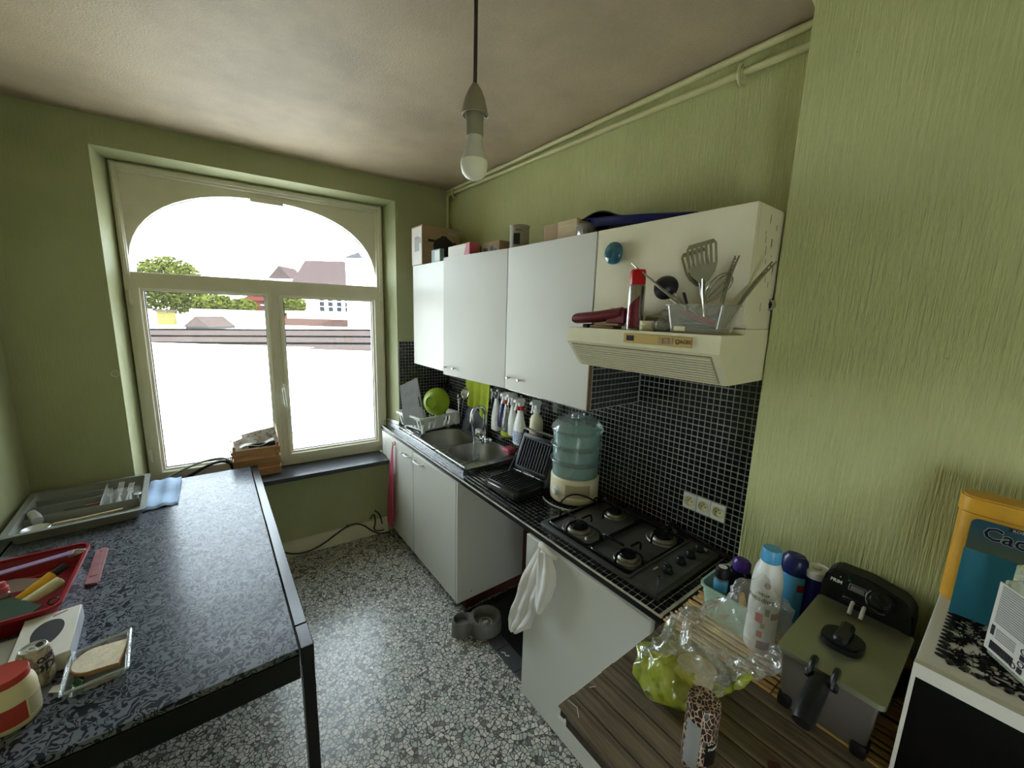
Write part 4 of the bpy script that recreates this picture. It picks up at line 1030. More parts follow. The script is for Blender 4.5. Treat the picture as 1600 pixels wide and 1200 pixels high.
MT['spray_lab2'] = picture('bottle_print_orange', [(.3, (120, 128, 132)), (.48, (222, 214, 200)), (.6, (214, 130, 60)), (.72, (190, 96, 50))], (34, 34, 34))
spray('plain white spray bottle, first from the lime cloth', -.885, 1.03, 1.355, .085, .055, 'white_pl', 'grey_pl')
spray('dark blue spray bottle between two white ones', -.955, 1.065, 1.352, .075, .05, 'navy', 'grey_pl')
spray('grey-white spray bottle with lime liquid at its foot and red collar', -1.015, 1.02, 1.345, .085, .05, 'milky', 'white_pl', 'red_cap', -.115, None, 'lime_cloth')
spray('slim white spray bottle without label', -1.075, 1.04, 1.342, .075, .045, 'white_pl', 'white_pl', None, -.11)
spray('white spray bottle with red collar and blue printed label', -1.165, 1.005, 1.335, .105, .06, 'white_pl', 'white_pl', 'red_cap', -.12, 'spray_lab')
spray('white round-shouldered spray bottle with orange picture label', -1.30, 1.06, 1.325, .085, .07, 'ivory', 'white_pl', None, -.10, 'spray_lab2', None, 1)
t = thing('wall_hook', 'clear plastic holder on tiles behind the last spray bottle', 'holder', (-.01, -1.37, 1.25))
b = B(); b.box(-.045, -.006, -1.40, -1.35, 1.25, 1.325, .006); part('holder', b, 'clear', t, True)

# ================================================================== contact grill
gr = thing('contact_grill', 'open black contact grill with ribbed plates and steel handle', 'grill', (-.34, -1.42, CZ), 0)
Tg_ = TR(-.345, -1.415, CZ) @ RZ(R(6))
gw, gd = .265, .205    # along y, along x ; hinge at the +x side
b = B(); b.box(-gd / 2 - .01, gd / 2, -gw / 2, gw / 2, .008, .052, .008, Tg_, 2); gbase = part('lower_body', b, 'black', gr, True)
b = B(); b.box(-gd / 2 + .004, gd / 2 - .012, -gw / 2 + .012, gw / 2 - .012, .050, .055, .002, Tg_)
lp_ = part('lower_plate', b, 'black', gr, True)
for k in range(11):
    y = -gw / 2 + .028 + k * (gw - .056) / 10
    b = B(); b.box(-gd / 2 + .012, gd / 2 - .02, y - .0048, y + .0048, .054, .064, .0022, Tg_); part('rib', b, 'char', lp_, True)  # ribs paler than the plate, their lit edges put into the colour
b = B(); b.box(-gd / 2 - .0125, -gd / 2 - .0095, -gw / 2 + .03, gw / 2 - .03, .016, .044, .001, Tg_); part('front_panel', b, 'silver', gr, True)
for sx in (-1, 1):
    for sy in (-1, 1):
        b = B(); b.cyl(Tg_ @ Vector((sx * gd * .4, sy * gw * .4, 0)), Tg_ @ Vector((sx * gd * .4, sy * gw * .4, .01)), .011, n=10); part('foot', b, 'black', gr, True)
Th = Tg_ @ TR(gd / 2 - .004, 0, .062) @ RY(R(112))
b = B(); b.box(-gd - .012, -.004, -gw / 2, gw / 2, .004, .046, .008, Th, 2); part('lid', b, 'black', gr, True)
b = B(); b.box(-gd + .008, -.018, -gw / 2 + .014, gw / 2 - .014, -.002, .005, .002, Th)
up_ = part('upper_plate', b, 'black', gr, True)
for k in range(11):
    y = -gw / 2 + .031 + k * (gw - .062) / 10
    b = B(); b.box(-gd + .018, -.028, y - .0048, y + .0048, -.010, 0, .0022, Th); part('rib', b, 'char', up_, True)
for sy in (-1, 1):
    b = B(); b.tube([Tg_ @ Vector((gd / 2 - .03, sy * (gw / 2 + .006), .035)), Tg_ @ Vector((gd / 2 + .0, sy * (gw / 2 + .008), .07)), Th @ Vector((-gd * .5, sy * (gw / 2 + .007), .02)), Th @ Vector((-gd - .035, sy * (gw / 2 + .004), .01))], .008, 8, smooth=1); part('arm', b, 'black', gr, True)
b = B(); b.cyl(Th @ Vector((-gd - .035, -gw / 2 - .006, .01)), Th @ Vector((-gd - .035, gw / 2 + .006, .01)), .0085, n=12); part('handle', b, 'chrome', gr, True)
b = B(); b.tube([Tg_ @ Vector((gd / 2 - .01, y, .06)) for y in (-.09, -.05, 0, .05, .09)], .004, 6)
for y in (-.05, .05): b.sphere(Tg_ @ Vector((gd / 2 - .012, y, .062)), .008, 8)
part('hinge_clip', b, 'silver', gr, True)
b = B(); b.tube([(-.235, -1.50, CZ + .012), (-.20, -1.56, CZ + .007), (-.27, -1.69, CZ + .008), (-.30, -1.72, CZ + .05), (-.27, -1.76, CZ + .095), (-.20, -1.80, CZ + .075), (-.13, -1.83, CZ + .022), (-.10, -1.80, CZ + .006)], .0042, 8, smooth=3); part('power_cord', b, 'black', gr, True)

# ================================================================== food steamer
SYY = -1.652
fs_ = thing('food_steamer', 'food steamer with cream base and three clear tiers', 'steamer', (-.142, SYY, CZ))
FS = TR(-.142, SYY, CZ) @ Matrix.Diagonal((1.10, 1.10, 1.08, 1))
b = B(); b.lathe([(0, .004), (.105, .004), (.113, .012), (.113, .118), (.106, .126), (0, .126)], 36, FS); fb = part('base', b, 'ivory', fs_, True)
b = B(); b.lathe([(.1135, .03), (.124, .034), (.126, .042), (.1135, .044)], 20, FS, 1, 1, R(195), R(285)); part('lip', b, 'ivory', fb, True)
b = B(); b.lathe([(.1138, .044), (.1138, .105)], 18, FS, 1, 1, R(203), R(262)); part('front_recess', b, 'recess', fb, True)
Tk_ = FS @ RZ(R(175)) @ TR(.113, 0, .06) @ RY(R(90)); b = B(); b.lathe([(.024, 0), (.024, .003), (.016, .004), (.014, .014), (0, .014)], 20, Tk_); part('dial', b, 'white_pl', fb, True)
b = B(); b.lathe([(.018, .003), (.0195, .004), (.021, .003)], 20, Tk_); part('dial_ring', b, 'kraft', fb, True)
zt_ = [.126, .200, .274]
for k, z in enumerate(zt_):
    b = B(); b.lathe([(.107, z), (.111, z + .068), (.119, z + .072), (.119, z + .076), (.109, z + .076)], 36, FS); tr_ = part('tier', b, 'clear', fs_, True)
    b = B(); b.lathe([(0, z + .006), (.104, z + .006), (.1085, z + .058), (.1070, z + .058), (.102, z + .009), (0, z + .009)], 36, FS); part('aqua_basket', b, 'aqua', tr_, True)
    b = B(); b.lathe([(.1195, z + .0715), (.121, z + .074), (.1195, z + .0765)], 36, FS); part('rim', b, 'glassware', tr_, True)
b = B(); b.lathe([(.112, .350), (.121, .352), (.118, .360), (.09, .392), (.04, .400), (.032, .402), (.032, .418), (.026, .422), (0, .422)], 36, FS); part('lid', b, 'clear', fs_, True)
b = B(); b.tube([FS @ Vector((.15 * math.cos(R(a)) - .0, .15 * math.sin(R(a)), .005)) for a in range(150, 345, 8)], .0035, 6, smooth=1); part('power_cord', b, 'white_pl', fs_, True, label='white cord looped on the worktop around the base')
# ================================================================== on top of the wall cabinets
ZT_ = UZ1
bx = thing('cooker_box', 'brown cardboard box with a dark pot picture on the cabinet nearest the window', 'box', (-.2, -.185, ZT_ + .001))
b = B(); b.box(-.36, -.06, -.285, -.10, ZT_ + .001, ZT_ + .275, .002); part('carton', b, 'kraft', bx, True)
b = B(); b.box(-.3615, -.359, -.275, -.112, ZT_ + .008, ZT_ + .265); part('end_label', b, 'card_white', bx, True)
b = B(); b.box(-.3625, -.361, -.235, -.16, ZT_ + .10, ZT_ + .20); b.box(-.3625, -.361, -.262, -.245, ZT_ + .15, ZT_ + .19); part('end_print', b, 'grey_label', bx, True)
TBx = Matrix(((1, 0, 0, 0), (0, 0, -1, -.2855), (0, 1, 0, ZT_), (0, 0, 0, 1)))
b = B(); b.prism([(-.19 + .085 * math.cos(t), .140 + .066 * math.sin(t)) for t in [2 * math.pi * k / 24 for k in range(24)]] , 0, .001, TBx)
b.prism([(-.315, .165), (-.26, .165), (-.26, .183), (-.315, .183)], 0, .001, TBx); b.prism([(-.285, .07), (-.24, .075), (-.235, .115), (-.28, .09)], 0, .001, TBx); b.prism([(-.125, .162), (-.09, .168), (-.09, .18), (-.125, .176)], 0, .001, TBx)
b.prism([(-.22, .2), (-.16, .2), (-.17, .216), (-.21, .216)], 0, .001, TBx); part('pot_print', b, 'ink', bx, True, smooth=False)
b = B(); b.box(-.16, -.085, -.2865, -.285, ZT_ + .222, ZT_ + .25); part('text_patch', b, 'grey_label', bx, True, smooth=False)
tc = thing('teal_box', 'small pale teal box in front of the cardboard pot box', 'box', (-.33, -.46, ZT_))
b = B(); b.box(-.345, -.315, -.53, -.40, ZT_, ZT_ + .088, .002); part('carton', b, 'teal', tc, True)
b = B(); b.box(-.3465, -.3445, -.525, -.45, ZT_ + .01, ZT_ + .08); part('face', b, 'card_white', tc, True)
pb = thing('flat_box', 'flat white and pink box leaning on the ajar cabinet top', 'box', (-.3, -.78, ZT_))
b = B(); b.box(-.345, -.20, -.905, -.64, ZT_, ZT_ + .082, .002); part('carton', b, 'card_white', pb, True)
b = B(); b.prism([(-.905, 0), (-.835, 0), (-.87, .083), (-.905, .083)], .345, .3465, Matrix(((0, 0, -1, 0), (1, 0, 0, 0), (0, 1, 0, ZT_), (0, 0, 0, 1)))); b.box(-.345, -.2, -.9065, -.904, ZT_, ZT_ + .083); part('pink_print', b, 'pink', pb, True, smooth=False)
bb_ = thing('long_box', 'long brown printed box lying behind the white and pink box', 'box', (-.2, -.95, ZT_))
b = B(); b.box(-.29, -.15, -1.13, -.915, ZT_, ZT_ + .075, .002); part('carton', b, 'kraft', bb_, True)
b = B()
for y0, w_, h in ((-.935, .012, .045), (-.97, .025, .03), (-1.0, .012, .025), (-1.04, .03, .035), (-1.08, .02, .02)): b.box(-.2915, -.289, y0 - w_, y0, ZT_ + .015, ZT_ + .015 + h)
part('print', b, 'ink', bb_, True, smooth=False)
cn = thing('coffee_canister', 'grey-beige canister with an oval window on the middle cabinet', 'canister', (-.26, -1.27, ZT_))
b = B(); b.lathe([(0, 0), (.05, 0), (.051, .004), (.051, .118), (.05, .122), (0, .122)], 28, TR(-.26, -1.27, ZT_)); part('body', b, 'socket_grey', cn, True)
Tn = TR(-.26, -1.27, ZT_)
b = B(); b.lathe([(.0515, .03), (.0515, .085)], 8, Tn, 1, 1, R(195), R(235)); part('window', b, 'black', cn, True)
b = B(); b.lathe([(.0515, .118), (.053, .1185), (.053, .128), (.045, .130), (0, .130)], 28, Tn); part('lid', b, 'socket_grey', cn, True)
b = B()
for k in range(4): b.lathe([(.0513, .098), (.0513, .103)], 3, Tn, 1, 1, R(208 + k * 10), R(215 + k * 10))
part('print', b, 'ink', cn, True, smooth=False)
tb = thing('taped_box', 'worn cardboard box with brown tape next to the blue tray', 'box', (-.25, -1.65, ZT_))
b = B(); b.box(-.31, -.12, -1.75, -1.52, ZT_, ZT_ + .085, .004, seg=2); b.jig(.006, 14); part('carton', b, 'kraft', tb, True)
b = B(); b.prism([(-.02, -.012), (.0, -.02), (.02, -.008), (.022, .014), (.004, .024), (-.018, .014)], 0, .003, Matrix(((0, 0, -1, -.311), (-1, 0, 0, -1.69), (0, 1, 0, ZT_ + .04), (0, 0, 0, 1)))); b.prism([(-.014, -.01), (.012, -.012), (.016, .008), (-.01, .01)], 0, .003, Matrix(((0, 0, -1, -.308), (-1, 0, 0, -1.715), (0, 1, 0, ZT_ + .072), (0, 0, 0, 1)))); part('stain', b, 'ink', tb, True, smooth=False)
b = B(); b.box(-.318, -.30, -1.742, -1.62, ZT_ + .002, ZT_ + .088, .004); part('tape', b, 'light_wood', tb, True)
bt = thing('blue_tray', 'shiny dark blue tray lying on the hood cabinet', 'tray', (-.2, -1.95, ZT_))
def trayf(u, v):
    y = -1.745 - .52 * u; x = -.30 + .26 * v
    r = min(1, max(abs(u - .5) * 2, abs(v - .5) * 2)); z = ZT_ + .052 - .055 * u + (.028 if r > .86 else 0.0) * (1 - .2 * u) + .006 * math.sin(3 * u)
    return Vector((x, y, max(ZT_ + .004, z)))
b = B(); b.grid(trayf, 30, 20, .004); part('tray', b, 'navy', bt, True)
b = B(); b.grid(lambda u, v: Vector((-.28 + .22 * v, -1.735 - .20 * u, ZT_ + .085 + .028 * math.sin(math.pi * u) - .02 * u)), 10, 6, .004); part('dark_insert', b, 'black', bt, True)
b = B(); b.box(-.318, -.26, -1.80, -1.735, ZT_ + .002, ZT_ + .06, .006, seg=2); b.jig(.006, 30); part('wrap', b, 'clear_film', bt, True)

# ================================================================== on the hood
ZH = 1.7678
tm = thing('hanging_timer', 'round teal glass disc stuck on the hood cabinet door', 'ornament', (-.39, -2.003, 2.0))
b = B(); b.sphere((-.385, -2.003, 2.042), .0405, 24, (.5, 1, 1.0)); b.jig(.003, 25); part('disc', b, 'blueglass', tm, True)
b = B(); b.lathe([(.006, .004), (.013, .003), (.014, .0), (.005, -.002)], 16, TR(-.405, -1.995, 2.038) @ RY(R(-90))); b.tube([(-.404, -2.005, 2.055), (-.407, -2.012, 2.04), (-.404, -2.008, 2.026)], .0025, 6); part('relief', b, 'blueglass', tm, True)
def lay(name, lab, cat, fn, mt): 
    b = B(); fn(b); return single(name, b, mt, lab, cat)
rr_ = thing('foil_roll', 'dark red glitter roll lying on the hood beside the spray can', 'roll', (-.44, -2.0, ZH + .03))
b = B(); b.tube([(-.455, -1.888, ZH + .031), (-.45, -1.90, ZH + .033), (-.44, -2.0, ZH + .042), (-.43, -2.10, ZH + .056)], [.016, .020, .021, .022], 14); part('roll', b, 'maroon', rr_, True)
b = B(); b.cyl((-.4565, -1.884, ZH + .031), (-.455, -1.889, ZH + .031), .012, n=12); part('core', b, 'black', rr_, True)
b = B()
for k in range(5): b.box(-.448 + k * .012, -.441 + k * .012, -2.118, -2.04, ZH + .02 + .006 * (k % 2), ZH + .066 + .004 * (k % 3), .002)
single('wrapper_sheets', b, 'maroon', 'dark red folded wrappers stacked behind the foil roll', 'wrappers')
b = B(); b.box(-.47, -.41, -2.085, -1.985, ZH, ZH + .010, .002); b.box(-.465, -.415, -2.10, -2.0, ZH + .0105, ZH + .02, .002); b.xf(TR(-.44, -2.04, 0) @ RZ(.15) @ TR(.44, 2.04, 0)); single('paper_packet', b, 'kraft', 'flat paper packets under the red foil roll', 'packet')
b = B(); b.box(-.47, -.43, -1.972, -1.945, ZH, ZH + .014, .004); single('black_cap', b, 'black', 'small black cap lying on the hood below the foil roll', 'cap')
sp = thing('aerosol_can', 'aerosol can with red cap standing on the hood', 'aerosol can', (-.44, -2.155, ZH))
Ts = TR(-.44, -2.158, ZH)
b = B(); b.lathe([(0, 0), (.027, 0), (.0275, .003), (.0275, .146), (.026, .150), (0, .150)], 24, Ts); part('can', b, 'silver', sp, True)
b = B(); b.lathe([(.0258, .150), (.0258, .192), (.023, .200), (0, .200)], 24, Ts); part('cap', b, 'red_cap', sp, True)
b = B(); g_ = lambda u, v: Ts @ Vector((.0279 * math.cos(R(165 + 75 * u)), .0279 * math.sin(R(165 + 75 * u)), .006 + v * (.075 + .035 * u))); b.grid(g_, 12, 6); part('label', b, 'maroon', sp, True)
b = B()
for k, (z, h) in enumerate(((.012, .010), (.026, .003), (.033, .003), (.040, .003))): b.grid(lambda u, v: Ts @ Vector((.028 * math.cos(R(244 + 22 * u)), .028 * math.sin(R(244 + 22 * u)), z + h * v)), 4, 1)
part('small_print', b, 'grey_label', sp, True)
wj = thing('round_tin', 'two stacked small cream screw jars on the hood', 'jar', (-.44, -2.205, ZH))
for k in range(2):
    b = B(); b.lathe([(0, .0), (.0225, 0), (.0235, .002), (.0235, .014), (.022, .016), (0, .016)], 20, TR(-.44, -2.207, ZH + k * .0165)); part('jar', b, 'ivory', wj, True)
def bagf(cx, cy, cz, rx, ry, rz, seed, mt, lab, name='small_bag'):
    b = B(); b.sphere((0, 0, 0), 1, 18); 
    for v in b.bm.verts:
        n_ = noise.noise_vector(v.co * 2.2 + Vector((seed, 0, 0))) * .32; v.co = Vector(((v.co.x + n_.x) * rx, (v.co.y + n_.y) * ry, max(-.8, v.co.z + n_.z) * rz)); v.co += Vector((cx, cy, cz))
    return single(name, b, mt, lab, 'bag')
bagf(-.43, -2.252, ZH + .018, .025, .032, .019, 3, 'clear_film', 'crumpled silvery bag in front of the clear utensil box')
bagf(-.40, -2.25, ZH + .045, .02, .025, .026, 8, 'clear_film', 'upright clear bag behind the crumpled silvery bag')
b = B(); b.box(-.40, -.36, -2.30, -2.17, ZH, ZH + .05, .004); single('spice_box', b, 'socket_grey', 'low grey box against the cabinet behind the jars', 'box')
b = B(); b.lathe([(0, 0), (.016, 0), (.016, .03), (0, .03)], 14, TR(-.405, -2.215, ZH + .0)); single('spice_pot', b, 'char', 'small dark pot behind the stacked cream jars', 'pot')
# clear utensil box
ub = thing('utensil_box', 'milky clear plastic box full of cooking utensils on the hood', 'box', (-.42, -2.385, ZH))
ux0, ux1, uy0, uy1 = -.478, -.372, -2.30, -2.466
b = B()
o0 = rrect(.094, .150, .014, 4, -.425, -2.383); o1 = rrect(.112, .178, .016, 4, -.425, -2.383)
def loft(b, A, za, C, zc):
    VA = [b.bm.verts.new((x, y, za)) for x, y in A]; VC = [b.bm.verts.new((x, y, zc)) for x, y in C]; n = len(A)
    for k in range(n): b._f([b.bm.faces.new((VA[k], VA[(k + 1) % n], VC[(k + 1) % n], VC[k]))])
    return VA, VC
va, vc = loft(b, o0, ZH + .001, o1, ZH + .082); b.bm.faces.new(va[::-1]); part('wall', b, 'milky', ub, True)
b = B(); b.ringprism(rrect(.122, .188, .02, 4, -.425, -2.383), rrect(.108, .174, .014, 4, -.425, -2.383), ZH + .080, ZH + .085); part('rim', b, 'milky', ub, True)
b = B(); b.box(-.4745, -.472, -2.362, -2.326, ZH + .006, ZH + .02); part('sticker', b, 'ivory', ub, True)
b = B(); b.tube([(-.455, -2.33, ZH + .062), (-.45, -2.375, ZH + .05), (-.445, -2.44, ZH + .03)], .008, 8); single('red_handle_tool', b, 'red_pl', 'red plastic handled tool lying inside the utensil box', 'utensil')
for k, (p, q_) in enumerate((((-.43, -2.33, ZH + .03), (-.42, -2.43, ZH + .055)), ((-.45, -2.35, ZH + .02), (-.43, -2.44, ZH + .02)), ((-.44, -2.32, ZH + .045), (-.41, -2.42, ZH + .03)))):
    b = B(); b.cyl(p, q_, .005, n=8); single('cooking_tool', b, 'char', 'dark thin tool inside the milky box, ' + ('middle one', 'lowest one', 'topmost one')[k], 'utensil', 'tools inside the utensil box')
# utensils standing in the box
ldl = thing('ice_cream_scoop', 'dark round bowl ladle sticking out of the utensil box', 'ladle', (-.42, -2.30, ZH + .05))
b = B(); Tq = TR(-.41, -2.243, 1.911) @ Vector((-.95, -.2, .25)).to_track_quat('Z', 'Y').to_matrix().to_4x4()
b.lathe([(0, .026), (.018, .022), (.034, .008), (.040, -.008), (.0385, -.008), (.032, .006), (.017, .019), (0, .022)], 28, Tq); part('bowl', b, 'char', ldl, True)
b = B(); b.tube([(-.415, -2.278, 1.885), (-.42, -2.32, 1.856), (-.42, -2.37, 1.82)], [.008, .009, .009], 8); part('handle', b, 'silver', ldl, True)
b = B(); b.box(-.43, -.41, -2.31, -2.275, 1.858, 1.882, .003, TR(-.42, -2.29, 1.87) @ RX(R(35)) @ TR(.42, 2.29, -1.87)); part('mechanism', b, 'chrome', ldl, True)
ks = thing('skewer_knife', 'thin pointed grey spike crossing in front of the dark ladle', 'knife', (-.44, -2.3, 1.85))
b = B(); b.tube([(-.452, -2.136, 1.990), (-.450, -2.19, 1.950), (-.44, -2.30, 1.868), (-.43, -2.36, 1.83)], [.0015, .004, .005, .005], 8); part('blade', b, 'silver', ks, True)
def spatula(lab, org, up, side, L, w_, wt_, hl, slots):
    t = thing('slotted_spatula', lab, 'spatula', org); X = Vector(side).normalized(); Y = Vector(up).normalized()
    T = frame(org, X, Y); b = B(); y0 = hl
    pts = [(-.012, y0), (-w_ / 2 * .8, y0 + .025), (-w_ / 2, y0 + .05), (-wt_ / 2, y0 + L - .01), (-wt_ / 2 + .01, y0 + L), (wt_ / 2 - .01, y0 + L), (wt_ / 2, y0 + L - .01), (w_ / 2, y0 + .05), (w_ / 2 * .8, y0 + .025), (.012, y0)]
    b.prism([pts[0], pts[1], pts[2], (w_ / 2, y0 + .05), pts[8], pts[9]], -.001, .001, T)
    n = slots; s0 = y0 + .05; s1 = y0 + L - .012
    for k in range(n + 1):
        f0 = -1 + 2 * k / n; hw = .0034
        xa, xb = f0 * (w_ / 2 - hw), f0 * (wt_ / 2 - hw)
        b.prism([(xa - hw, s0), (xa + hw, s0), (xb + hw, s1), (xb - hw, s1)], -.001, .001, T)
    b.prism([(-wt_ / 2, s1), (wt_ / 2, s1), (wt_ / 2 - .008, s1 + .012), (-wt_ / 2 + .008, s1 + .012)], -.001, .001, T)
    part('blade', b, 'silver', t, True, smooth=False)
    b = B(); b.tube([T @ Vector((0, -.06, -.004)), T @ Vector((0, hl * .4, .004)), T @ Vector((0, hl + .01, 0))], [.007, .006, .004], 8, smooth=1); part('handle', b, 'silver', t, True)
spatula('wide slotted steel spatula standing in the utensil box, in front', (-.425, -2.388, 1.855), (0, .36, 1), (.10, -1, .18), .118, .085, .088, .065, 6)
spatula('second slotted spatula, mostly hidden behind the front one', (-.40, -2.375, 1.855), (0, .50, 1), (.45, -.9, .30), .115, .07, .075, .06, 5)
wh = thing('whisk', 'steel wire whisk between the dark ladle and spatula', 'whisk', (-.40, -2.38, 1.85))
b = B(); Tw_ = frame((-.40, -2.37, 1.86), (0, -1, -.9), (0, .9, 1)) 
for k in range(5):
    a = math.pi * k / 5; c, s_ = math.cos(a), math.sin(a)
    b.tube([Tw_ @ Vector((r * c, y, r * s_)) for r, y in ((.003, 0), (.02, .03), (.028, .07), (.018, .10), (0, .108), (-.018, .10), (-.028, .07), (-.02, .03), (-.003, 0))], .0011, 5, smooth=1)
part('wires', b, 'silver', wh, True); b = B(); b.cyl(Tw_ @ Vector((0, .005, 0)), Tw_ @ Vector((0, -.06, 0)), .006, n=10); part('handle', b, 'silver', wh, True)
pl = thing('peeler', 'short dark peeler between whisk and box rim', 'utensil', (-.43, -2.33, 1.85)); b = B(); b.box(-.006, .006, -.05, .03, -.003, .003, .002, frame((-.435, -2.335, 1.862), (1, 0, 0), (0, .4, 1))); part('handle', b, 'char', pl, True)
for lab, p0, p1, p2 in (('grey serrated tongs standing upright in the utensil box', (-.415, -2.425, 1.80), (-.40, -2.435, 1.93), (-.385, -2.447, 1.992)), ('grey tongs leaning towards the chimney breast', (-.41, -2.445, 1.79), (-.38, -2.49, 1.90), (-.355, -2.533, 1.972))):
    t = thing('tongs', lab, 'tongs', p0)
    for s_ in (-1, 1):
        b = B(); o_ = Vector((0, .0045 * s_, 0)); P = [Vector(p0), Vector(p1) + o_ * .7, Vector(p2) + o_ * 1.2]
        b.tube(P, [.0045, .0045, .0025], 6, smooth=1); part('arm', b, 'silver', t, True)
    b = B(); 
    for k in range(6): f = .15 + .14 * k; q_ = Vector(p1).lerp(Vector(p2), f); b.sphere(q_ + Vector((-.003, 0, 0)), .0028, 6)
    part('teeth', b, 'silver', t, True)

# ================================================================== pendant bulb
pd = thing('pendant_lamp', 'bare bulb hanging on a dark cord from the ceiling', 'lamp', (-1.106, -2.18, 2.10))
bx_, by_ = -1.107, -2.188
Tb_ = TR(bx_, by_, 2.108)
b = B(); b.cyl((bx_, by_, 2.285), (bx_, by_, H), .0042, n=8); part('cord', b, 'cord_dark', pd, True)
b = B(); b.lathe([(.0, .186), (.006, .184), (.014, .172), (.022, .154), (.0275, .132), (.0285, .122), (.0265, .121), (.020, .126), (0, .128)], 24, Tb_); part('cap', b, 'socket_grey', pd, True)
b = B(); b.lathe([(.0, .13), (.0185, .13), (.019, .128), (.019, .082), (.0175, .080), (0, .080)], 24, Tb_); part('lamp_holder', b, 'socket_grey', pd, True)
b = B(); b.lathe([(.0172, .082), (.0172, .078), (.016, .070), (.019, .058), (.026, .042), (.0292, .031), (.0285, .031), (0, .032)], 28, Tb_); bu_ = part('bulb_base', b, 'card_white', pd, True)
b = B(); b.lathe([(.0285, .032), (.0300, .026), (.0298, .018), (.0265, .006), (.019, -.003), (.010, -.0075), (0, -.009)], 28, Tb_); part('bulb', b, 'bulb', pd, True)
b = B(); b.cyl((bx_ + .021, by_ - .012, 2.233), (bx_ + .024, by_ - .014, 2.228), .0045, n=10); part('screw', b, 'chrome', pd, True)
# ================================================================== plank top beside the hob
PX0, PX1, PY0, PY1, PZ = -.998, -.203, -2.432, -3.9, .868
pt_ = thing('plank_top', 'worn brown plank top beside the worktop, torn white corner', 'table top', (-.6, -3.1, PZ - .03))
b = B(); b.box(PX0 + .004, PX1, PY1, PY0 - .004, PZ - .03, PZ - .004, .002); part('core_board', b, 'black', pt_, True)
NPL = 15; wpl = (PX1 - PX0) / NPL
def plank_mesh():
    b = B(); b.box(-wpl / 2 + .0014, wpl / 2 - .0014, PY1, PY0, PZ - .0045, PZ, .0009); return mesh_of(b, 'plank', 'plank', False)
pm = plank_mesh()
for k in range(NPL):
    o = bpy.data.objects.new('plank', pm); COL.objects.link(o); o.parent = pt_
    o.matrix_local = WM[pt_].inverted() @ TR(PX0 + wpl * (k + .5), random.uniform(-.002, .003), random.uniform(-.0006, .0004))
b = B(); b.box(PX0 - .001, PX0 + .004, PY1, PY0 - .03, PZ - .03, PZ - .004, .001); b.box(PX0 + .03, -.54, PY0 - .004, PY0 + .001, PZ - .03, PZ - .003, .001); part('edge_wrap', b, 'dark_wood', pt_, True)
b = B(); 
for pts in ([(PX0 + .002, PY0 - .002, PZ - .028), (PX0 + .002, PY0 - .03, PZ - .026), (PX0 + .002, PY0 - .02, PZ - .02)], ):
    b.tube(pts, .004, 6)
b.tube([(PX0 + .03, PY0 - .004, PZ + .0005), (PX0 + .035, PY0 - .03, PZ + .0005), (PX0 + .02, PY0 - .05, PZ + .0005)], .0012, 5); b.tube([(PX0 + .10, PY0 - .012, PZ + .0005), (PX0 + .115, PY0 - .02, PZ + .0005)], .0012, 5)
part('torn_edge', b, 'card_white', pt_, True, label='torn white edge at the corner')
# bamboo mat
bm_ = thing('bamboo_mat', 'bamboo slat mat lying on the plank top along the breast', 'mat', (-.37, -2.9, PZ))
bs_ = B(); bs_.box(-.0058, .0058, -3.5, -2.425, 0, .007, .003); sm = mesh_of(bs_, 'slat', 'bamboo')
k = 0; x = -.533
while x < -.21:
    o = bpy.data.objects.new('slat', sm); COL.objects.link(o); o.parent = bm_
    o.matrix_local = WM[bm_].inverted() @ TR(x, random.uniform(-.004, .006), PZ + .0005) @ RZ(random.uniform(-.003, .003)); x += .0132
for y in (-2.50, -2.73, -2.96):
    b = B(); b.box(-.54, -.21, y - .0008, y + .0008, PZ + .0072, PZ + .0086); part('binding_thread', b, 'dark_wood', bm_, True)
MZ = PZ + .0085

# ------------------------------------------------------------------ fryer
fy = thing('deep_fryer', 'steel deep fryer with black control head and basket handle', 'deep fryer', (-.43, -2.835, MZ))
def L8(b, x0, x1, y0, y1, z0, X0, X1, Y0, Y1, z1, r=.012):
    va, vc = loft(b, rrect(x1 - x0, y1 - y0, r, 3, (x0 + x1) / 2, (y0 + y1) / 2), z0, rrect(X1 - X0, Y1 - Y0, r, 3, (X0 + X1) / 2, (Y0 + Y1) / 2), z1)
    b.bm.faces.new(va[::-1]); b.bm.faces.new(vc)
b = B(); L8(b, -.545, -.285, -2.912, -2.752, MZ + .012, -.585, -.28, -2.925, -2.745, 1.052, .008); part('body', b, 'fry_front', fy, True)
b = B(); L8(b, -.602, -.30, -2.934, -2.742, 1.052, -.602, -.30, -2.934, -2.742, 1.064, .012); lid = part('lid', b, 'lid_steel', fy, True)
b = B(); b.prism(sup(-.468, -2.833, .042, .040, 28, 2 / 2.6), 1.064, 1.076); b.prism(sup(-.468, -2.833, .036, .034, 28, 2 / 2.6), 1.076, 1.081); b.box(-.510, -.426, -2.846, -2.820, 1.078, 1.100, .006); part('lid_grip', b, 'black', lid, True)
TF = frame((-.30, -2.741, MZ + .01), (0, -1, 0), (0, 0, 1))      # x along -y, y up, z towards -x
b = B(); w_ = .186
outl = [(0, 0), (w_, 0), (w_, .19), (w_ - .004, .222), (w_ - .022, .243), (w_ * .5, .258), (.022, .256), (.004, .238), (0, .21)]
va = [b.bm.verts.new(TF @ Vector((x, y, (.012 if y < .19 else .012 - (y - .185) * .62)))) for x, y in outl]; vb = [b.bm.verts.new(TF @ Vector((x, y, -.085))) for x, y in outl]
n = len(outl)
for k in range(n): b.bm.faces.new((va[k], va[(k + 1) % n], vb[(k + 1) % n], vb[k]))
b.bm.faces.new(va[::-1]); b.bm.faces.new(vb)
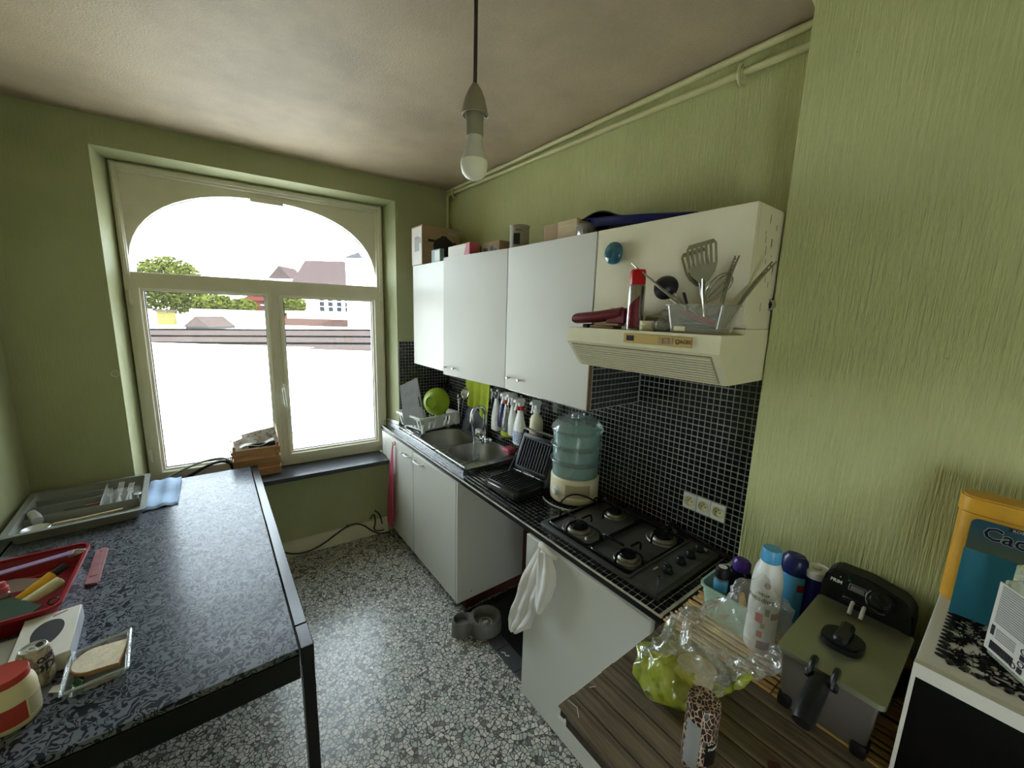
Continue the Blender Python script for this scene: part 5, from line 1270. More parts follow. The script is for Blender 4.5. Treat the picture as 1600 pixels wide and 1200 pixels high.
bmesh.ops.bevel(b.bm, geom=[e for e in b.bm.edges], offset=.004, segments=2, affect='EDGES'); hdp = part('control_head', b, 'black', fy, True)
TFc = TF @ TR(0, .222, -.0100) @ RX(R(-32)); TFc = TF @ TR(0, .218, -.0065) @ RX(math.atan2(-.62, 1))
b = B(); b.lathe([(.026, .002), (.026, .004), (.021, .005), (.020, .014), (.017, .016), (0, .016)], 24, TFc @ TR(.122, .006, 0)); b.box(-.003, .003, -.017, .017, .014, .02, .001, TFc @ TR(.122, .006, 0) @ RZ(.5)); part('dial', b, 'black_gloss', hdp, True)
b = B(); b.lathe([(.0275, .004), (.0285, .005), (.029, .004)], 20, TFc @ TR(.122, .006, 0), 1, 1, R(140), R(300)); b.text('PRIM', .012, TFc @ TR(.030, .012, .0038), .0003, .0004)
b.ringprism(rrect(.036, .016, .002, 1, .075, .012), rrect(.0345, .0145, .0015, 1, .075, .012), .0034, .0040, TFc)
for k in range(3): b.box(.061, .089, .0075 + k * .0035, .0085 + k * .0035, .0034, .0040, 0, TFc)
b.lathe([(0, .0042), (.0016, .0042)], 8, TFc @ TR(.036, .026, 0)); part('markings', b, 'ink_light', hdp, True, smooth=False)
b = B(); b.lathe([(0, .0044), (.0025, .0044), (.003, .003)], 10, TFc @ TR(.055, .026, 0)); part('pilot_light', b, 'blueglass', hdp, True)
for s_ in (.075, .098):
    b = B(); b.tube([TF @ Vector((s_, .206, .006)), TF @ Vector((s_, .204, .022)), TF @ Vector((s_, .194, .034)), TF @ Vector((s_, .183, .042))], .0045, 8); part('hinge_hook', b, 'alu', hdp, True)
b = B(); b.box(.052, .121, .200, .212, .004, .018, .003, TF); part('hinge_bar', b, 'black', hdp, True)
bhd = B(); bhd.tube([(-.607, -2.832, 1.046), (-.635, -2.832, 1.040), (-.70, -2.832, 1.018), (-.715, -2.832, 1.012)], [.018, .02, .021, .017], 14); bhp = part('basket_handle', bhd, 'black', fy, True)
for y in (-2.812, -2.852):
    b = B(); b.tube([(-.575, y, 1.067), (-.596, y, 1.082), (-.612, y, 1.072), (-.618, y, 1.05)], .0055, 8, smooth=1); part('bracket', b, 'black', bhp, True)
b = B(); b.box(-.612, -.604, -2.862, -2.802, 1.036, 1.058, .003); part('handle_plate', b, 'black', bhp, True)
for x in (-.535, -.30):
    for y in (-2.762, -2.903):
        b = B(); b.box(x - .022, x + .022, y - .015, y + .015, MZ, MZ + .036, .008, seg=2); part('foot', b, 'black', fy, True)

# ------------------------------------------------------------------ microwave and what stands on it
mw_ = thing('microwave', 'white microwave oven with black glass door at chimney breast', 'microwave', (-.4, -3.2, MZ))
MX0, MX1, MY0, MY1, MT1 = -.614, -.212, -2.955, -3.46, 1.20
b = B(); b.box(MX0 + .006, MX1, MY1, MY0, MZ + .012, MT1, .006, seg=2); part('body', b, 'micro', mw_, True)
b = B(); b.ringprism([(-MY0 - .0, MZ + .012), (-MY1, MZ + .012), (-MY1, MT1 + .001), (-MY0, MT1 + .001)], [(-MY0 + .006, MZ + .03), (-MY1 - .11, MZ + .03), (-MY1 - .11, MT1 - .026), (-MY0 + .006, MT1 - .026)], -.002, .012, Matrix(((0, 0, -1, MX0 + .006), (-1, 0, 0, 0), (0, 1, 0, 0), (0, 0, 0, 1)))); dfr = part('door_frame', b, 'micro', mw_, True, smooth=False)
b = B(); b.box(MX0 - .002, MX0 + .004, MY1 + .11, MY0 - .006, MZ + .03, MT1 - .026); part('door_glass', b, 'dark_window', dfr, True, smooth=False)
for y in (MY0 - .04, MY1 + .04):
    for x in (MX0 + .05, MX1 - .05):
        b = B(); b.cyl((x, y, MZ), (x, y, MZ + .014), .012, n=10); part('foot', b, 'black', mw_, True)
T1 = MT1 + .0005
dl = thing('lace_doily', 'black lace doily with scalloped edge on the microwave', 'doily', (-.45, -3.15, T1))
pts = []
X0, X1, Y0, Y1 = -.565, -.275, -2.985, -3.33
def scal(p, q_, n, r):
    p = Vector(p); q_ = Vector(q_); d = (q_ - p) / n; nrm = Vector((d.y, -d.x)).normalized() * -1; out = []
    for k in range(n):
        for j in range(5):
            f = j / 5; out.append(p + d * (k + f) + nrm * r * math.sin(math.pi * f))
    return out
loop = scal((X0, Y0), (X1, Y0), 18, .011) + scal((X1, Y0), (X1, Y1), 20, .011) + scal((X1, Y1), (X0, Y1), 18, .011) + scal((X0, Y1), (X0, Y0), 20, .011)
b = B(); b.prism([(p.x, p.y) for p in loop], T1, T1 + .0012); part('lace_field', b, 'lace', dl, True, smooth=False)
b = B()
for p, n_ in ((scal((X0, Y0), (X1, Y0), 18, .008), 0), (scal((X0, Y1), (X0, Y0), 20, .008), 1)):
    for k in range(0, len(p), 5): c = p[k] * .5 + p[min(k + 4, len(p) - 1)] * .5; b.sphere((c.x, c.y, T1 + .001), .0075, 10, (1.0, .8, .22) if n_ else (.8, 1.2, .22))
part('scallop_edge', b, 'black', dl, True)
D2 = T1 + .002
tn = thing('cocoa_tin', 'tall golden tin with a blue picture label on the microwave', 'tin', (-.29, -3.06, T1))
Y0t, Y1t = -2.953, -3.17
b = B(); b.prism(rrect(.062, Y0t - Y1t, .026, 5, -.287, (Y0t + Y1t) / 2), T1, 1.412); part('body', b, 'tin', tn, True)
b = B(); b.prism(rrect(.067, Y0t - Y1t + .005, .028, 5, -.287, (Y0t + Y1t) / 2), 1.414, 1.447); b.prism(rrect(.060, Y0t - Y1t - .004, .026, 5, -.287, (Y0t + Y1t) / 2), 1.447, 1.450); part('lid', b, 'tin', tn, True)
TTn = Matrix(((0, 0, -1, -.3185), (-1, 0, 0, 0), (0, 1, 0, 0), (0, 0, 0, 1)))
MT['tin_label'] = None
def tinlabel():
    t = NT('tin_label_print'); t.set(.35, 0, .5); tc = t.n('ShaderNodeTexCoord'); sp_ = t.n('ShaderNodeSeparateXYZ'); t.l(tc, 'Generated', sp_, 0)
    mp = t.co((14, 14, 30)); nz = t.n('ShaderNodeTexNoise', i_Scale=1.0, i_Detail=4.0); t.l(mp, 'Vector', nz, 'Vector')
    ma = t.n('ShaderNodeMath', operation='MULTIPLY_ADD', i_1=.12); t.l(nz, 'Fac', ma, 0); t.l(sp_, 'Z', ma, 2)
    r = t.ramp(ma, 0, [(.30, lin((190, 146, 56))), (.58, lin((196, 160, 76))), (.68, lin((120, 124, 100))), (.80, lin((96, 116, 112))), (1.0, lin((52, 96, 122)))]); t.l(r, 'Color', t.p, 'Base Color'); return t.m
MT['tin_label'] = tinlabel()
b = B(); b.prism(rrect(.175, .20, .012, 4, 2.975 + .0875, 1.305), 0, .0012, TTn); lb = part('label', b, 'tin_label', tn, True, smooth=False)
Tc_ = TTn @ TR(2.994, 1.380, .0015) @ RZ(R(-4))
b = B(); b.text('Cacao', .038, Tc_, .0002, .0017, None, 'LEFT'); part('lettering_outline', b, 'ink_light', lb, True, smooth=False)
b = B(); b.text('Cacao', .038, Tc_ @ TR(0, 0, .0006), .0003, .0004, None, 'LEFT'); part('lettering', b, 'navy', lb, True, smooth=False)
b = B(); b.box(3.026, 3.11, 1.396, 1.4035, .0012, .002, 0, TTn); part('brand_strip', b, 'ink', lb, True, smooth=False)
b = B(); b.text('ROSSI', .008, TTn @ TR(3.031, 1.3997, .0024), .0002, .0002, None, 'LEFT'); part('strip_lettering', b, 'ink_light', lb, True, smooth=False)
b = B()
star = [((.020 if k % 2 else .011) * (1 + .2 * math.sin(k * 2.3)) * math.cos(2 * math.pi * k / 14) + 3.028, .8 * (.020 if k % 2 else .011) * math.sin(2 * math.pi * k / 14) + 1.322) for k in range(14)]
b.prism(star, .0012, .0018, TTn); b.prism([(2.985, 1.315), (3.0, 1.322), (3.005, 1.312)], .0012, .0018, TTn); part('picture', b, 'maroon', lb, True, smooth=False)
bc_ = thing('blue_card', 'plain blue card leaning against the golden tin', 'card', (-.37, -3.0, D2))
Tcd = frame((-.375, -2.975, D2), (.10, -1, 0), (.035, .09, .9)); b = B(); b.prism([(0, 0), (.074, 0), (.080, .148), (0, .150)], 0, .002, Tcd); part('card', b, 'bluecard', bc_, True, smooth=False)
cj = thing('clear_jar', 'clear square jar with white printed back label on doily', 'jar', (-.50, -3.13, D2))
P0 = Vector((-.478, -3.030, D2)); P1 = Vector((-.545, -3.083, D2)); TJ = frame(P0, P1 - P0, (0, 0, 1))      # x along the label face, y up, z outwards
zs = 1 if (TJ.to_3x3() @ Vector((0, 0, 1))).x < 0 else -1
jw = .105
MJ = TJ @ Matrix(((1, 0, 0, jw / 2 - .006), (0, 0, 1, 0), (0, -zs * -1 * -1, 0, 0), (0, 0, 0, 1)))
def jarp(f, y0, y1, b):
    sq = rrect(jw * f, jw * f, .018, 4, jw / 2 - .006, -zs * jw / 2); 
    A = [b.bm.verts.new(TJ @ Vector((x, y0, z))) for x, z in sq]; C = [b.bm.verts.new(TJ @ Vector((x, y1, z))) for x, z in sq]; n = len(sq)
    for k in range(n): b.bm.faces.new((A[k], A[(k + 1) % n], C[(k + 1) % n], C[k]))
    return A, C
b = B(); A, C = jarp(1, .004, .15, b); b.bm.faces.new(A); A2, C2 = jarp(.8, .158, .165, b)
for k in range(len(C)): b.bm.faces.new((C[k], C[(k + 1) % len(C)], A2[(k + 1) % len(C)], A2[k]))
part('jar_wall', b, 'clear', cj, True)
b = B(); A, C = jarp(.9, .165, .185, b); b.bm.faces.new(C); part('lid', b, 'clear', cj, True)
z0 = .0012 * zs
def jl(b, x0, x1, y0, y1, lift): b.box(x0, x1, y0, y1, z0 * lift, z0 * (lift + .6), 0, TJ)
b = B(); jl(b, .0, .088, .012, .148, 1); jlab = part('label', b, 'card_white', cj, True, smooth=False)
b = B()
for k in range(17): jl(b, .008, .078 - .006 * (k % 3 == 2), .142 - k * .0044, .1442 - k * .0044, 1.8)
for k in range(5): jl(b, .016, .052, .060 - k * .0042, .0618 - k * .0042, 1.8)
part('small_print', b, 'grey_label', jlab, True, smooth=False)
b = B(); jl(b, .006, .012, .045, .064, 1.8)
xx = .010
for k in range(18):
    w__ = (.0009, .0018, .0012)[k % 3]; jl(b, xx, xx + w__, .018, .034, 1.8); xx += w__ + (.001, .0014)[k % 2]
for cx_, cy_ in ((.067, .046), (.067, .022)): jl(b, cx_ - .004, cx_ + .004, cy_ - .005, cy_ + .005, 1.8)
for cx_, cy_ in ((.067, .034), (.067, .058), (.055, .022)): b.ringprism([(cx_ + .0055 * math.cos(a), cy_ + .0055 * math.sin(a)) for a in [k * .5236 for k in range(12)]], [(cx_ + .0042 * math.cos(a), cy_ + .0042 * math.sin(a)) for a in [k * .5236 for k in range(12)]], z0 * 1.6, z0 * 2.4, TJ)
part('bar_code', b, 'ink', jlab, True, smooth=False)
fp = thing('cream_flap', 'folded cream card standing behind the labelled clear jar', 'card', (-.40, -3.09, D2))
b = B(); b.prism([(0, 0), (.10, 0), (.10, .17), (.012, .19), (0, .155)], 0, .0015, frame((-.435, -3.043, D2), (.10, -1, 0), (.0, 0, 1))); part('card', b, 'ivory', fp, True, smooth=False)
pot = thing('brown_jar', 'dark jar with a brass rim hidden between fryer and microwave', 'jar', (-.245, -2.945, MZ)); 
b = B(); b.lathe([(0, 0), (.03, 0), (.034, .02), (.034, .075), (.03, .085)], 20, TR(-.255, -2.918, MZ), .8, .8); part('body', b, 'dark_wood', pot, True)
b = B(); b.lathe([(.0305, .083), (.032, .086), (.030, .09), (0, .09)], 20, TR(-.255, -2.918, MZ), .8, .8); part('rim', b, 'gold', pot, True)

# ------------------------------------------------------------------ basket of bottles at the breast
bk = thing('mint_basket', 'mint green plastic basket full of bottles behind the clear bag', 'basket', (-.34, -2.56, MZ))
b = B(); o0 = rrect(.145, .135, .02, 4, -.335, -2.555); o1 = rrect(.175, .165, .024, 4, -.335, -2.555)
va, vc = loft(b, o0, MZ, o1, .985); b.bm.faces.new(va); part('wall', b, 'mint', bk, True)
b = B(); b.ringprism(rrect(.186, .176, .028, 4, -.335, -2.555), rrect(.172, .162, .022, 4, -.335, -2.555), .980, .986); part('rim', b, 'mint', bk, True)
def bottle(name, lab, x, y, z0, prof, bm, capprof, cm, extra=(), cat='bottle', sx=1, sy=1, rz=0):
    t = thing(name, lab, cat, (x, y, z0), rz)
    b = B(); b.lathe(prof, 24, None, sx, sy); part('body', b, bm, t)
    b = B(); b.lathe(capprof, 22, None, sx if sx < 1 else 1, sy if sy < 1 else 1); part('cap', b, cm, t)
    for nm, pr_, mt, a0, a1 in extra:
        b = B(); b.lathe(pr_, 20, None, sx, sy, R(a0), R(a1)); part(nm, b, mt, t)
    return t
bottle('shampoo_bottle', 'small bottle with light blue label and black cap in mint basket', -.375, -2.515, MZ + .008, [(0, 0), (.018, 0), (.0205, .004), (.0205, .12), (.019, .126), (0, .126)], 'clear_film', [(.0195, .126), (.0195, .158), (.018, .161), (0, .161)], 'black', [('label', [(.0208, .085), (.0208, .120)], 'skyblue', 0, 360), ('cap_top', [(.013, .1615), (0, .1615)], 'white_pl', 0, 360)])
bottle('purple_bottle', 'bottle with glossy purple flip cap at the basket back', -.285, -2.535, MZ + .008, [(0, 0), (.026, 0), (.028, .004), (.028, .11), (.024, .125), (0, .125)], 'black_gloss', [(.025, .125), (.027, .13), (.027, .155), (.02, .163), (0, .165)], 'purple', (), 'bottle', .8, 1.25)
bottle('green_cap_bottle', 'small bottle with dark green cap behind the white bottle', -.28, -2.592, MZ + .008, [(0, 0), (.02, 0), (.022, .004), (.022, .14), (.014, .155), (0, .155)], 'grey_label', [(.013, .155), (.013, .19), (.011, .193), (0, .193)], 'darkgreen')
yl = thing('yellow_nozzle', 'yellow tapered nozzle cap lying in the mint basket', 'cap', (-.37, -2.585, .95))
b = B(); b.tube([(-.36, -2.573, .985), (-.375, -2.582, .965), (-.39, -2.592, .945)], [.006, .010, .012], 10); part('nozzle', b, 'yellow', yl, True)
b = B(); b.cyl((-.385, -2.59, MZ + .01), (-.375, -2.582, .955), .014, n=12); part('tube', b, 'black', yl, True)
rl_ = thing('red_lighter', 'red plastic lighter leaning on the mint basket', 'lighter', (-.44, -2.475, MZ))
b = B(); b.box(-.012, .012, -.006, .006, 0, .075, .004, frame((-.445, -2.487, MZ), (.7, -.7, 0), (.25, .25, 1)) @ RX(R(90)) @ Matrix.Diagonal((1, 1, 1, 1)), 2); part('body', b, 'red_pl', rl_, True)
b = B(); b.sphere((-.455, -2.452, MZ + .005), .006, 10, (1, 1, .8)); single('small_bead', b, 'mint', 'tiny pale green bead on tile edge beside mat', 'bead')
bottle('blue_bottle', 'light blue bottle with navy cap by chimney breast', -.265, -2.668, MZ, [(0, 0), (.032, 0), (.034, .005), (.034, .19), (.030, .20), (0, .20)], 'skyblue', [(.034, .195), (.035, .20), (.033, .24), (.024, .252), (0, .254)], 'navy', [('red_mark', [(.0345, .15), (.0345, .172)], 'red_pl', 215, 255)], 'bottle', .75, 1.0)
bottle('salt_drum', 'dark blue drum with white pouring lid at chimney breast', -.243, -2.716, MZ, [(0, 0), (.032, 0), (.033, .003), (.033, .208), (0, .208)], 'navy', [(.0335, .205), (.034, .208), (.034, .226), (.031, .229), (.029, .226), (0, .226)], 'white_pl', [('spout', [(.012, .226), (.012, .230), (.009, .231), (0, .231)], 'card_white', 0, 360)], 'container')
sb = bottle('syrup_bottle', 'big white bottle with sky-blue cap and fruit print', -.402, -2.646, MZ, [(0, 0), (.034, 0), (.037, .006), (.038, .02), (.038, .20), (.0365, .225), (.032, .25), (.0255, .268), (.0235, .275), (0, .275)], 'white_pl', [(.0235, .272), (.0245, .275), (.0245, .305), (.0225, .311), (.010, .312), (0, .312)], 'skyblue', [('pink_print', [(.0384, .02), (.0384, .045)], 'rose', 190, 240), ('berry_print', [(.0384, .10), (.0384, .128)], 'pink', 172, 200), ('berry_print', [(.0384, .055), (.0384, .075)], 'pink', 185, 205), ('leaf_print', [(.0384, .085), (.0384, .10)], 'grey_label', 195, 210), ('leaf_print', [(.0384, .125), (.0384, .147)], 'grey_label', 205, 222), ('label_band', [(.0383, .115), (.0383, .135)], 'rose', 228, 285)])
Ta = RZ(R(176)) @ TR(.0386, 0, .172) @ Matrix(((0, 0, 1, 0), (1, 0, 0, 0), (0, 1, 0, 0), (0, 0, 0, 1)))
b = B(); b.text('saveur', .0165, Ta @ TR(.004, .016, 0), .0002, .0002, .0386); b.text('grenadine', .0200, Ta @ TR(.0, -.003, 0), .0002, .0002, .0386); part('lettering', b, 'ink', sb, smooth=False)
b = B(); b.lathe([(0, .0395), (.006, .0395), (.008, .0375)], 10, RZ(R(200)) @ TR(0, 0, .215) @ RY(R(90)) @ Matrix.Diagonal((1.3, 1, .99, 1))); part('emblem', b, 'rose', sb)

# ------------------------------------------------------------------ clear and lime plastic bag with bread
bag = thing('bread_bag', 'crumpled clear and lime plastic bread bag lying on the plank top', 'bag', (-.65, -2.6, PZ))
AX = [(-.815, -2.560, .895, .012, .010), (-.790, -2.565, .915, .072, .040), (-.735, -2.578, .925, .098, .055), (-.66, -2.588, .932, .104, .062), (-.585, -2.598, .942, .104, .070), (-.52, -2.622, .955, .102, .082), (-.47, -2.642, .985, .092, .10), (-.450, -2.648, 1.005, .084, .112)]
def bagp(u, v):
    f = u * (len(AX) - 1); i = min(int(f), len(AX) - 2); t = f - i
    a, c = AX[i], AX[i + 1]; x, y, z, ry, rz_ = [a[k] * (1 - t) + c[k] * t for k in range(5)]
    th = 2 * math.pi * v; p = Vector((x, y + ry * math.cos(th), z + rz_ * math.sin(th)))
    n_ = noise.noise_vector(p * 15 + Vector((3, 1, 0))) * .020 + noise.noise_vector(p * 42) * .004
    rg = (.16 - abs(noise.noise(p * 20))) * .034 + (.16 - abs(noise.noise(p * 48 + Vector((5, 5, 5))))) * .011; n_ += Vector((0, math.cos(th), math.sin(th))) * rg
    n_ += Vector((1, 0, 0)) * (.03 * math.sin(5 * th) * max(0, u - .7)); p += n_ * min(1, u * 4)
    p.z = max(PZ + .0095 if p.x > -.545 else PZ + .002, p.z); return p
def bagpart(nm, pick, mt):
    b = B(); b.grid(bagp, 116, 112, 0); b.bm.faces.ensure_lookup_table()
    dele = [f for k, f in enumerate(b.bm.faces) if bool(pick((k // 112 + .5) / 116, math.sin(2 * math.pi * (k % 112 + .5) / 112))) is False]
    bmesh.ops.delete(b.bm, geom=dele, context='FACES'); bmesh.ops.remove_doubles(b.bm, verts=b.bm.verts[:], dist=1e-5); return part(nm, b, mt, bag, True, ang=70)
LIME = lambda u, s_: u < .24 + .05 * math.sin(9 * s_) or (u < .56 and s_ < .28 - .5 * (u - .24))
bagpart('lime_end', LIME, 'lime_film'); bagpart('clear_end', lambda u, s_: not LIME(u, s_), 'clear_film')
def slicef(lab, T, w_, h, th, mat_in='bread', name='bread_slice'):
    t = thing(name, lab, 'bread', T.translation, 0)
    out = [(-w_ / 2, 0), (w_ / 2, 0), (w_ / 2, h * .6)] + [(w_ / 2 * math.cos(a) * (1 + .06 * math.sin(2 * a)), h * .6 + h * .4 * math.sin(a)) for a in [math.pi * k / 10 for k in range(1, 10)]] + [(-w_ / 2, h * .6)]
    b = B(); b.prism([(x * .95, .003 + y * .95) for x, y in out], -th / 2, th / 2, T); part('crumb', b, mat_in, t, True)
    b = B(); b.ringprism(out, [(x * .94, .003 + y * .94) for x, y in out], -th / 2 + .001, th / 2 - .001, T); part('crust', b, 'crust', t, True)
    return t
for k in range(2):
    slicef(('lower', 'upper')[k] + ' bread slice inside the lime and clear bag', frame((-.72 + k * .015, -2.605, PZ + .012 + k * .017), (.25, -1, 0), (1, .25, 0)), .10, .105, .013)
st_ = thing('wire_scourer', 'loose tangle of grey wire inside the clear bag end', 'scourer', (-.61, -2.68, PZ))
b = B(); rnd = random.Random(5)
for k in range(6): b.tube([(-.615 + rnd.uniform(-.035, .035), -2.665 + rnd.uniform(-.03, .03), PZ + .012 + rnd.uniform(0, .03)) for _ in range(6)], .0007, 4, smooth=2)
part('wire', b, 'grey_pl', st_, True)
# leopard can, knife handle
lp = thing('leopard_can', 'leopard print deodorant can standing on the plank top', 'spray can', (-.84, -2.697, PZ))
b = B(); b.lathe([(0, 0), (.0315, 0), (.0325, .003), (.0325, .085), (.0315, .087)], 28); b.lathe([(.0318, .0875), (.0325, .09), (.0325, .155), (.031, .1585), (0, .1585)], 28); part('can', b, 'leopard', lp)
b = B(); b.lathe([(.0327, .012), (.0327, .120)], 10, None, 1, 1, R(150), R(205)); part('grey_panel', b, 'grey_label', lp)
b = B(); b.lathe([(.0327, .03), (.0327, .082)], 14, None, 1, 1, R(225), R(300)); tp2 = part('dark_band', b, 'black', lp)
Tl2 = RZ(R(262)) @ TR(.033, 0, .072) @ Matrix(((0, 0, 1, 0), (1, 0, 0, 0), (0, 1, 0, 0), (0, 0, 0, 1)))
b = B(); b.text('PARFUM', .0085, Tl2, .0002, .0003, .033); part('lettering', b, 'ink_light', lp, smooth=False)
kh = thing('knife', 'brown wooden knife handle lying on the planks below fryer', 'knife', (-.74, -2.81, PZ)); b = B(); b.box(-.78, -.715, -2.822, -2.798, PZ, PZ + .014, .005, TR(-.73, -2.8, 0) @ RZ(R(35)) @ TR(.73, 2.8, 0), 2); part('handle', b, 'redbrown', kh, True)
b = B(); b.box(-.90, -.78, -2.818, -2.80, PZ + .005, PZ + .008, 0, TR(-.73, -2.8, 0) @ RZ(R(35)) @ TR(.73, 2.8, 0)); part('blade', b, 'silver', kh, True)
# ================================================================== hanging towels, floor things
tw = thing('white_towel', 'white cotton cloth hanging from hook on hob cabinet', 'cloth', (-.57, -1.86, .3))
b = B(); b.tube([(FX, -1.885, .845), (FX - .02, -1.885, .845), (FX - .026, -1.885, .862)], .004, 8); part('hook', b, 'white_pl', tw, True)
# left long fold and right bunched fold; edges given from top to bottom (y, z)
LA = [(-1.868, .842), (-1.80, .70), (-1.745, .57), (-1.70, .45), (-1.672, .365), (-1.688, .318)]
LB = [(-1.918, .850), (-1.905, .70), (-1.875, .60), (-1.845, .50), (-1.825, .42), (-1.735, .325)]
def edge(E, v):
    f = v * (len(E) - 1); i = min(int(f), len(E) - 2); t = f - i; t = t * t * (3 - 2 * t) * .5 + t * .5
    return E[i][0] * (1 - t) + E[i + 1][0] * t, E[i][1] * (1 - t) + E[i + 1][1] * t
def tow1(u, v):
    ya, za = edge(LA, v); yb, zb = edge(LB, v); y = ya * (1 - u) + yb * u; z = za * (1 - u) + zb * u
    x = FX - .012 - .022 * math.sin(math.pi * min(1, v * 1.5 + .2)) - .014 * abs(math.sin(u * 8 + v * 2)) * (.25 + v) + .004 * math.sin(17 * v + 5 * u)
    return Vector((min(FX - .004, x), y, z))
b = B(); b.grid(tow1, 20, 30, .005); part('long_fold', b, 'white_cloth', tw, True, ang=70)
RA = [(-1.885, .848), (-1.888, .76), (-1.888, .66), (-1.880, .60), (-1.893, .555)]
RB = [(-1.955, .848), (-1.985, .80), (-1.988, .74), (-1.965, .66), (-1.910, .565)]
def tow2(u, v):
    ya, za = edge(RA, v); yb, zb = edge(RB, v); y = ya * (1 - u) + yb * u; z = za * (1 - u) + zb * u
    x = FX - .040 - .018 * math.sin(math.pi * u) * (.4 + .6 * math.sin(math.pi * v)) - .008 * math.sin(u * 10 + v * 3) * (1 - v); return Vector((x, y, z))
b = B(); b.grid(tow2, 20, 22, .005); part('short_fold', b, 'white_cloth', tw, True, ang=70)
b = B(); b.tube([(FX - .008, -1.862, .838), (FX - .026, -1.88, .862), (FX - .034, -1.91, .866), (FX - .028, -1.945, .852), (FX - .012, -1.96, .84)], .014, 10, smooth=2); part('top_loop', b, 'white_cloth', tw, True)
pk = thing('pink_towel', 'pink cloth hanging from hook at sink cabinet end', 'cloth', (-.56, -.1, .2))
b = B(); b.tube([(FX, -.158, .80), (FX - .016, -.158, .80), (FX - .018, -.158, .822)], .004, 8); b.cyl((FX, -.158, .815), (FX - .004, -.158, .815), .012, n=12); part('hook', b, 'pink', pk, True)
b = B(); b.box(FX - .022, FX - .012, -.162, -.154, .775, .81, .002); part('loop_tag', b, 'card_white', pk, True)
PA = [(-.153, .80), (-.12, .62), (-.075, .42), (-.045, .22), (-.04, .125), (-.07, .10)]
PB = [(-.163, .80), (-.175, .62), (-.182, .45), (-.182, .30), (-.178, .21), (-.12, .105)]
def pinkf(u, v):
    ya, za = edge(PA, v); yb, zb = edge(PB, v); y = ya * (1 - u) + yb * u; z = za * (1 - u) + zb * u
    return Vector((FX - .016 - .012 * math.sin(u * 9) * v - .010 * math.sin(math.pi * v), y, z))
b = B(); b.grid(pinkf, 18, 26, .005); part('cloth', b, 'pink_cloth', pk, True, ang=70)

pbw = thing('pet_bowl', 'grey plastic double pet bowl on the floor at the bay', 'pet bowl', (-.48, -1.30, 0))
def bowlset(cx, cy, ro, ri, h, dp):
    b = B(); b.lathe([(ro * 1.05, 0), (ro, h - .008), (ro - .006, h), (ri, h), (ri * .82, h - dp), (0, h - dp)], 32, TR(cx, cy, 0)); return b
C1 = Vector((-.585, -1.262)); C2 = Vector((-.46, -1.318))
b = bowlset(C1.x, C1.y, .056, .046, .085, .03); part('small_bowl', b, 'grey_pl', pbw, True)
b = bowlset(C2.x, C2.y, .092, .075, .085, .045); bb2 = part('large_bowl', b, 'grey_pl', pbw, True)
Tp_ = TR(-.5225, -1.290, 0) @ RZ(math.atan2(C2.y - C1.y, C2.x - C1.x)); b = B(); b.prism([(-.03, -.046), (-.006, -.036), (.012, -.052), (-.0, -.015), (-.0, .015), (.012, .052), (-.006, .036), (-.03, .046), (-.022, .02), (-.022, -.02)], .03, .084, Tp_); part('bridge', b, 'grey_pl', pbw, True, smooth=False)
b = B(); b.lathe([(.034, .0405), (.036, .0415), (.0385, .0405)], 24, TR(C2.x, C2.y, 0)); b.prism([(.018 * math.cos(a) + C2.x, .012 * math.sin(a) + C2.y) for a in [k * math.pi / 6 for k in range(12)]], .0402, .0412)
for k in range(4): a = 2.2 + k * .6; b.cyl((C2.x + .025 * math.cos(a), C2.y + .025 * math.sin(a), .0402), (C2.x + .025 * math.cos(a), C2.y + .025 * math.sin(a), .0412), .005, n=8)
part('paw_print', b, 'ink_light', bb2, True, smooth=False)
b = B(); b.tube([(-.49, -1.52, .013), (-.475, -1.535, .013), (-.483, -1.55, .013), (-.468, -1.565, .013)], .003, 5); single('paper_scrap', b, 'card_white', 'white twisted paper scrap on the dark tile strip', 'scrap')
cbl = thing('floor_cable', 'black cable running along baseboard to the sink cabinet', 'cable', (-.9, .0, 0))
b = B(); b.tube([(-1.40, .03, .20), (-1.33, .035, .09), (-1.25, .03, .035), (-1.15, .022, .024), (-1.05, .02, .05), (-.93, .02, .115), (-.86, .015, .150), (-.80, .012, .150), (-.74, .008, .11), (-.68, -.01, .045), (-.62, -.03, .02), (-.55, -.04, .016)], .0055, 8, smooth=2); part('cable', b, 'black', cbl, True)
b = B(); b.tube([(-.70, .0, .16), (-.665, .005, .20), (-.655, .0, .12), (-.68, -.015, .06), (-.63, -.03, .05), (-.60, -.03, .05)], .005, 8, smooth=2); b.tube([(-.66, .005, .22), (-.62, .0, .18), (-.61, -.02, .10)], .005, 8, smooth=2); part('loop', b, 'black', cbl, True)
b = B(); b.cyl((-.868, .004, .148), (-.868, .022, .148), .008, n=10); part('clip', b, 'black', cbl, True)

# ================================================================== window sill things
cr_ = thing('wooden_crate', 'small brown wooden crate on slate sill behind the table', 'crate', (-1.41, .15, .646), AL)
s0, s1, o0_, o1_, z0, z1 = -1.555, -1.277, .035, .145, .646, .862
iw = WM[cr_].inverted() @ Euler((0, 0, AL)).to_matrix().to_4x4()
def cpart(nm, args): 
    b = B(); b.box(*args, .0015); b.xf(Euler((0, 0, AL)).to_matrix().to_4x4()); return part(nm, b, 'crate', cr_, True)
for z in (z0 + .01, z0 + .084, z0 + .155):
    cpart('slat', (s0, s1, o0_ - .007, o0_, z, z + .050)); cpart('slat', (s0, s1, o1_, o1_ + .007, z, z + .050))
    cpart('slat', (s0, s0 + .007, o0_, o1_, z, z + .050)); cpart('slat', (s1 - .007, s1, o0_, o1_, z, z + .050))
for s_ in (s0 + .014, s1 - .014):
    for o_ in (o0_ + .007, o1_ - .007): cpart('corner_post', (s_ - .0075, s_ + .0075, o_ - .0075, o_ + .0075, z0 + .005, z1 + .016))
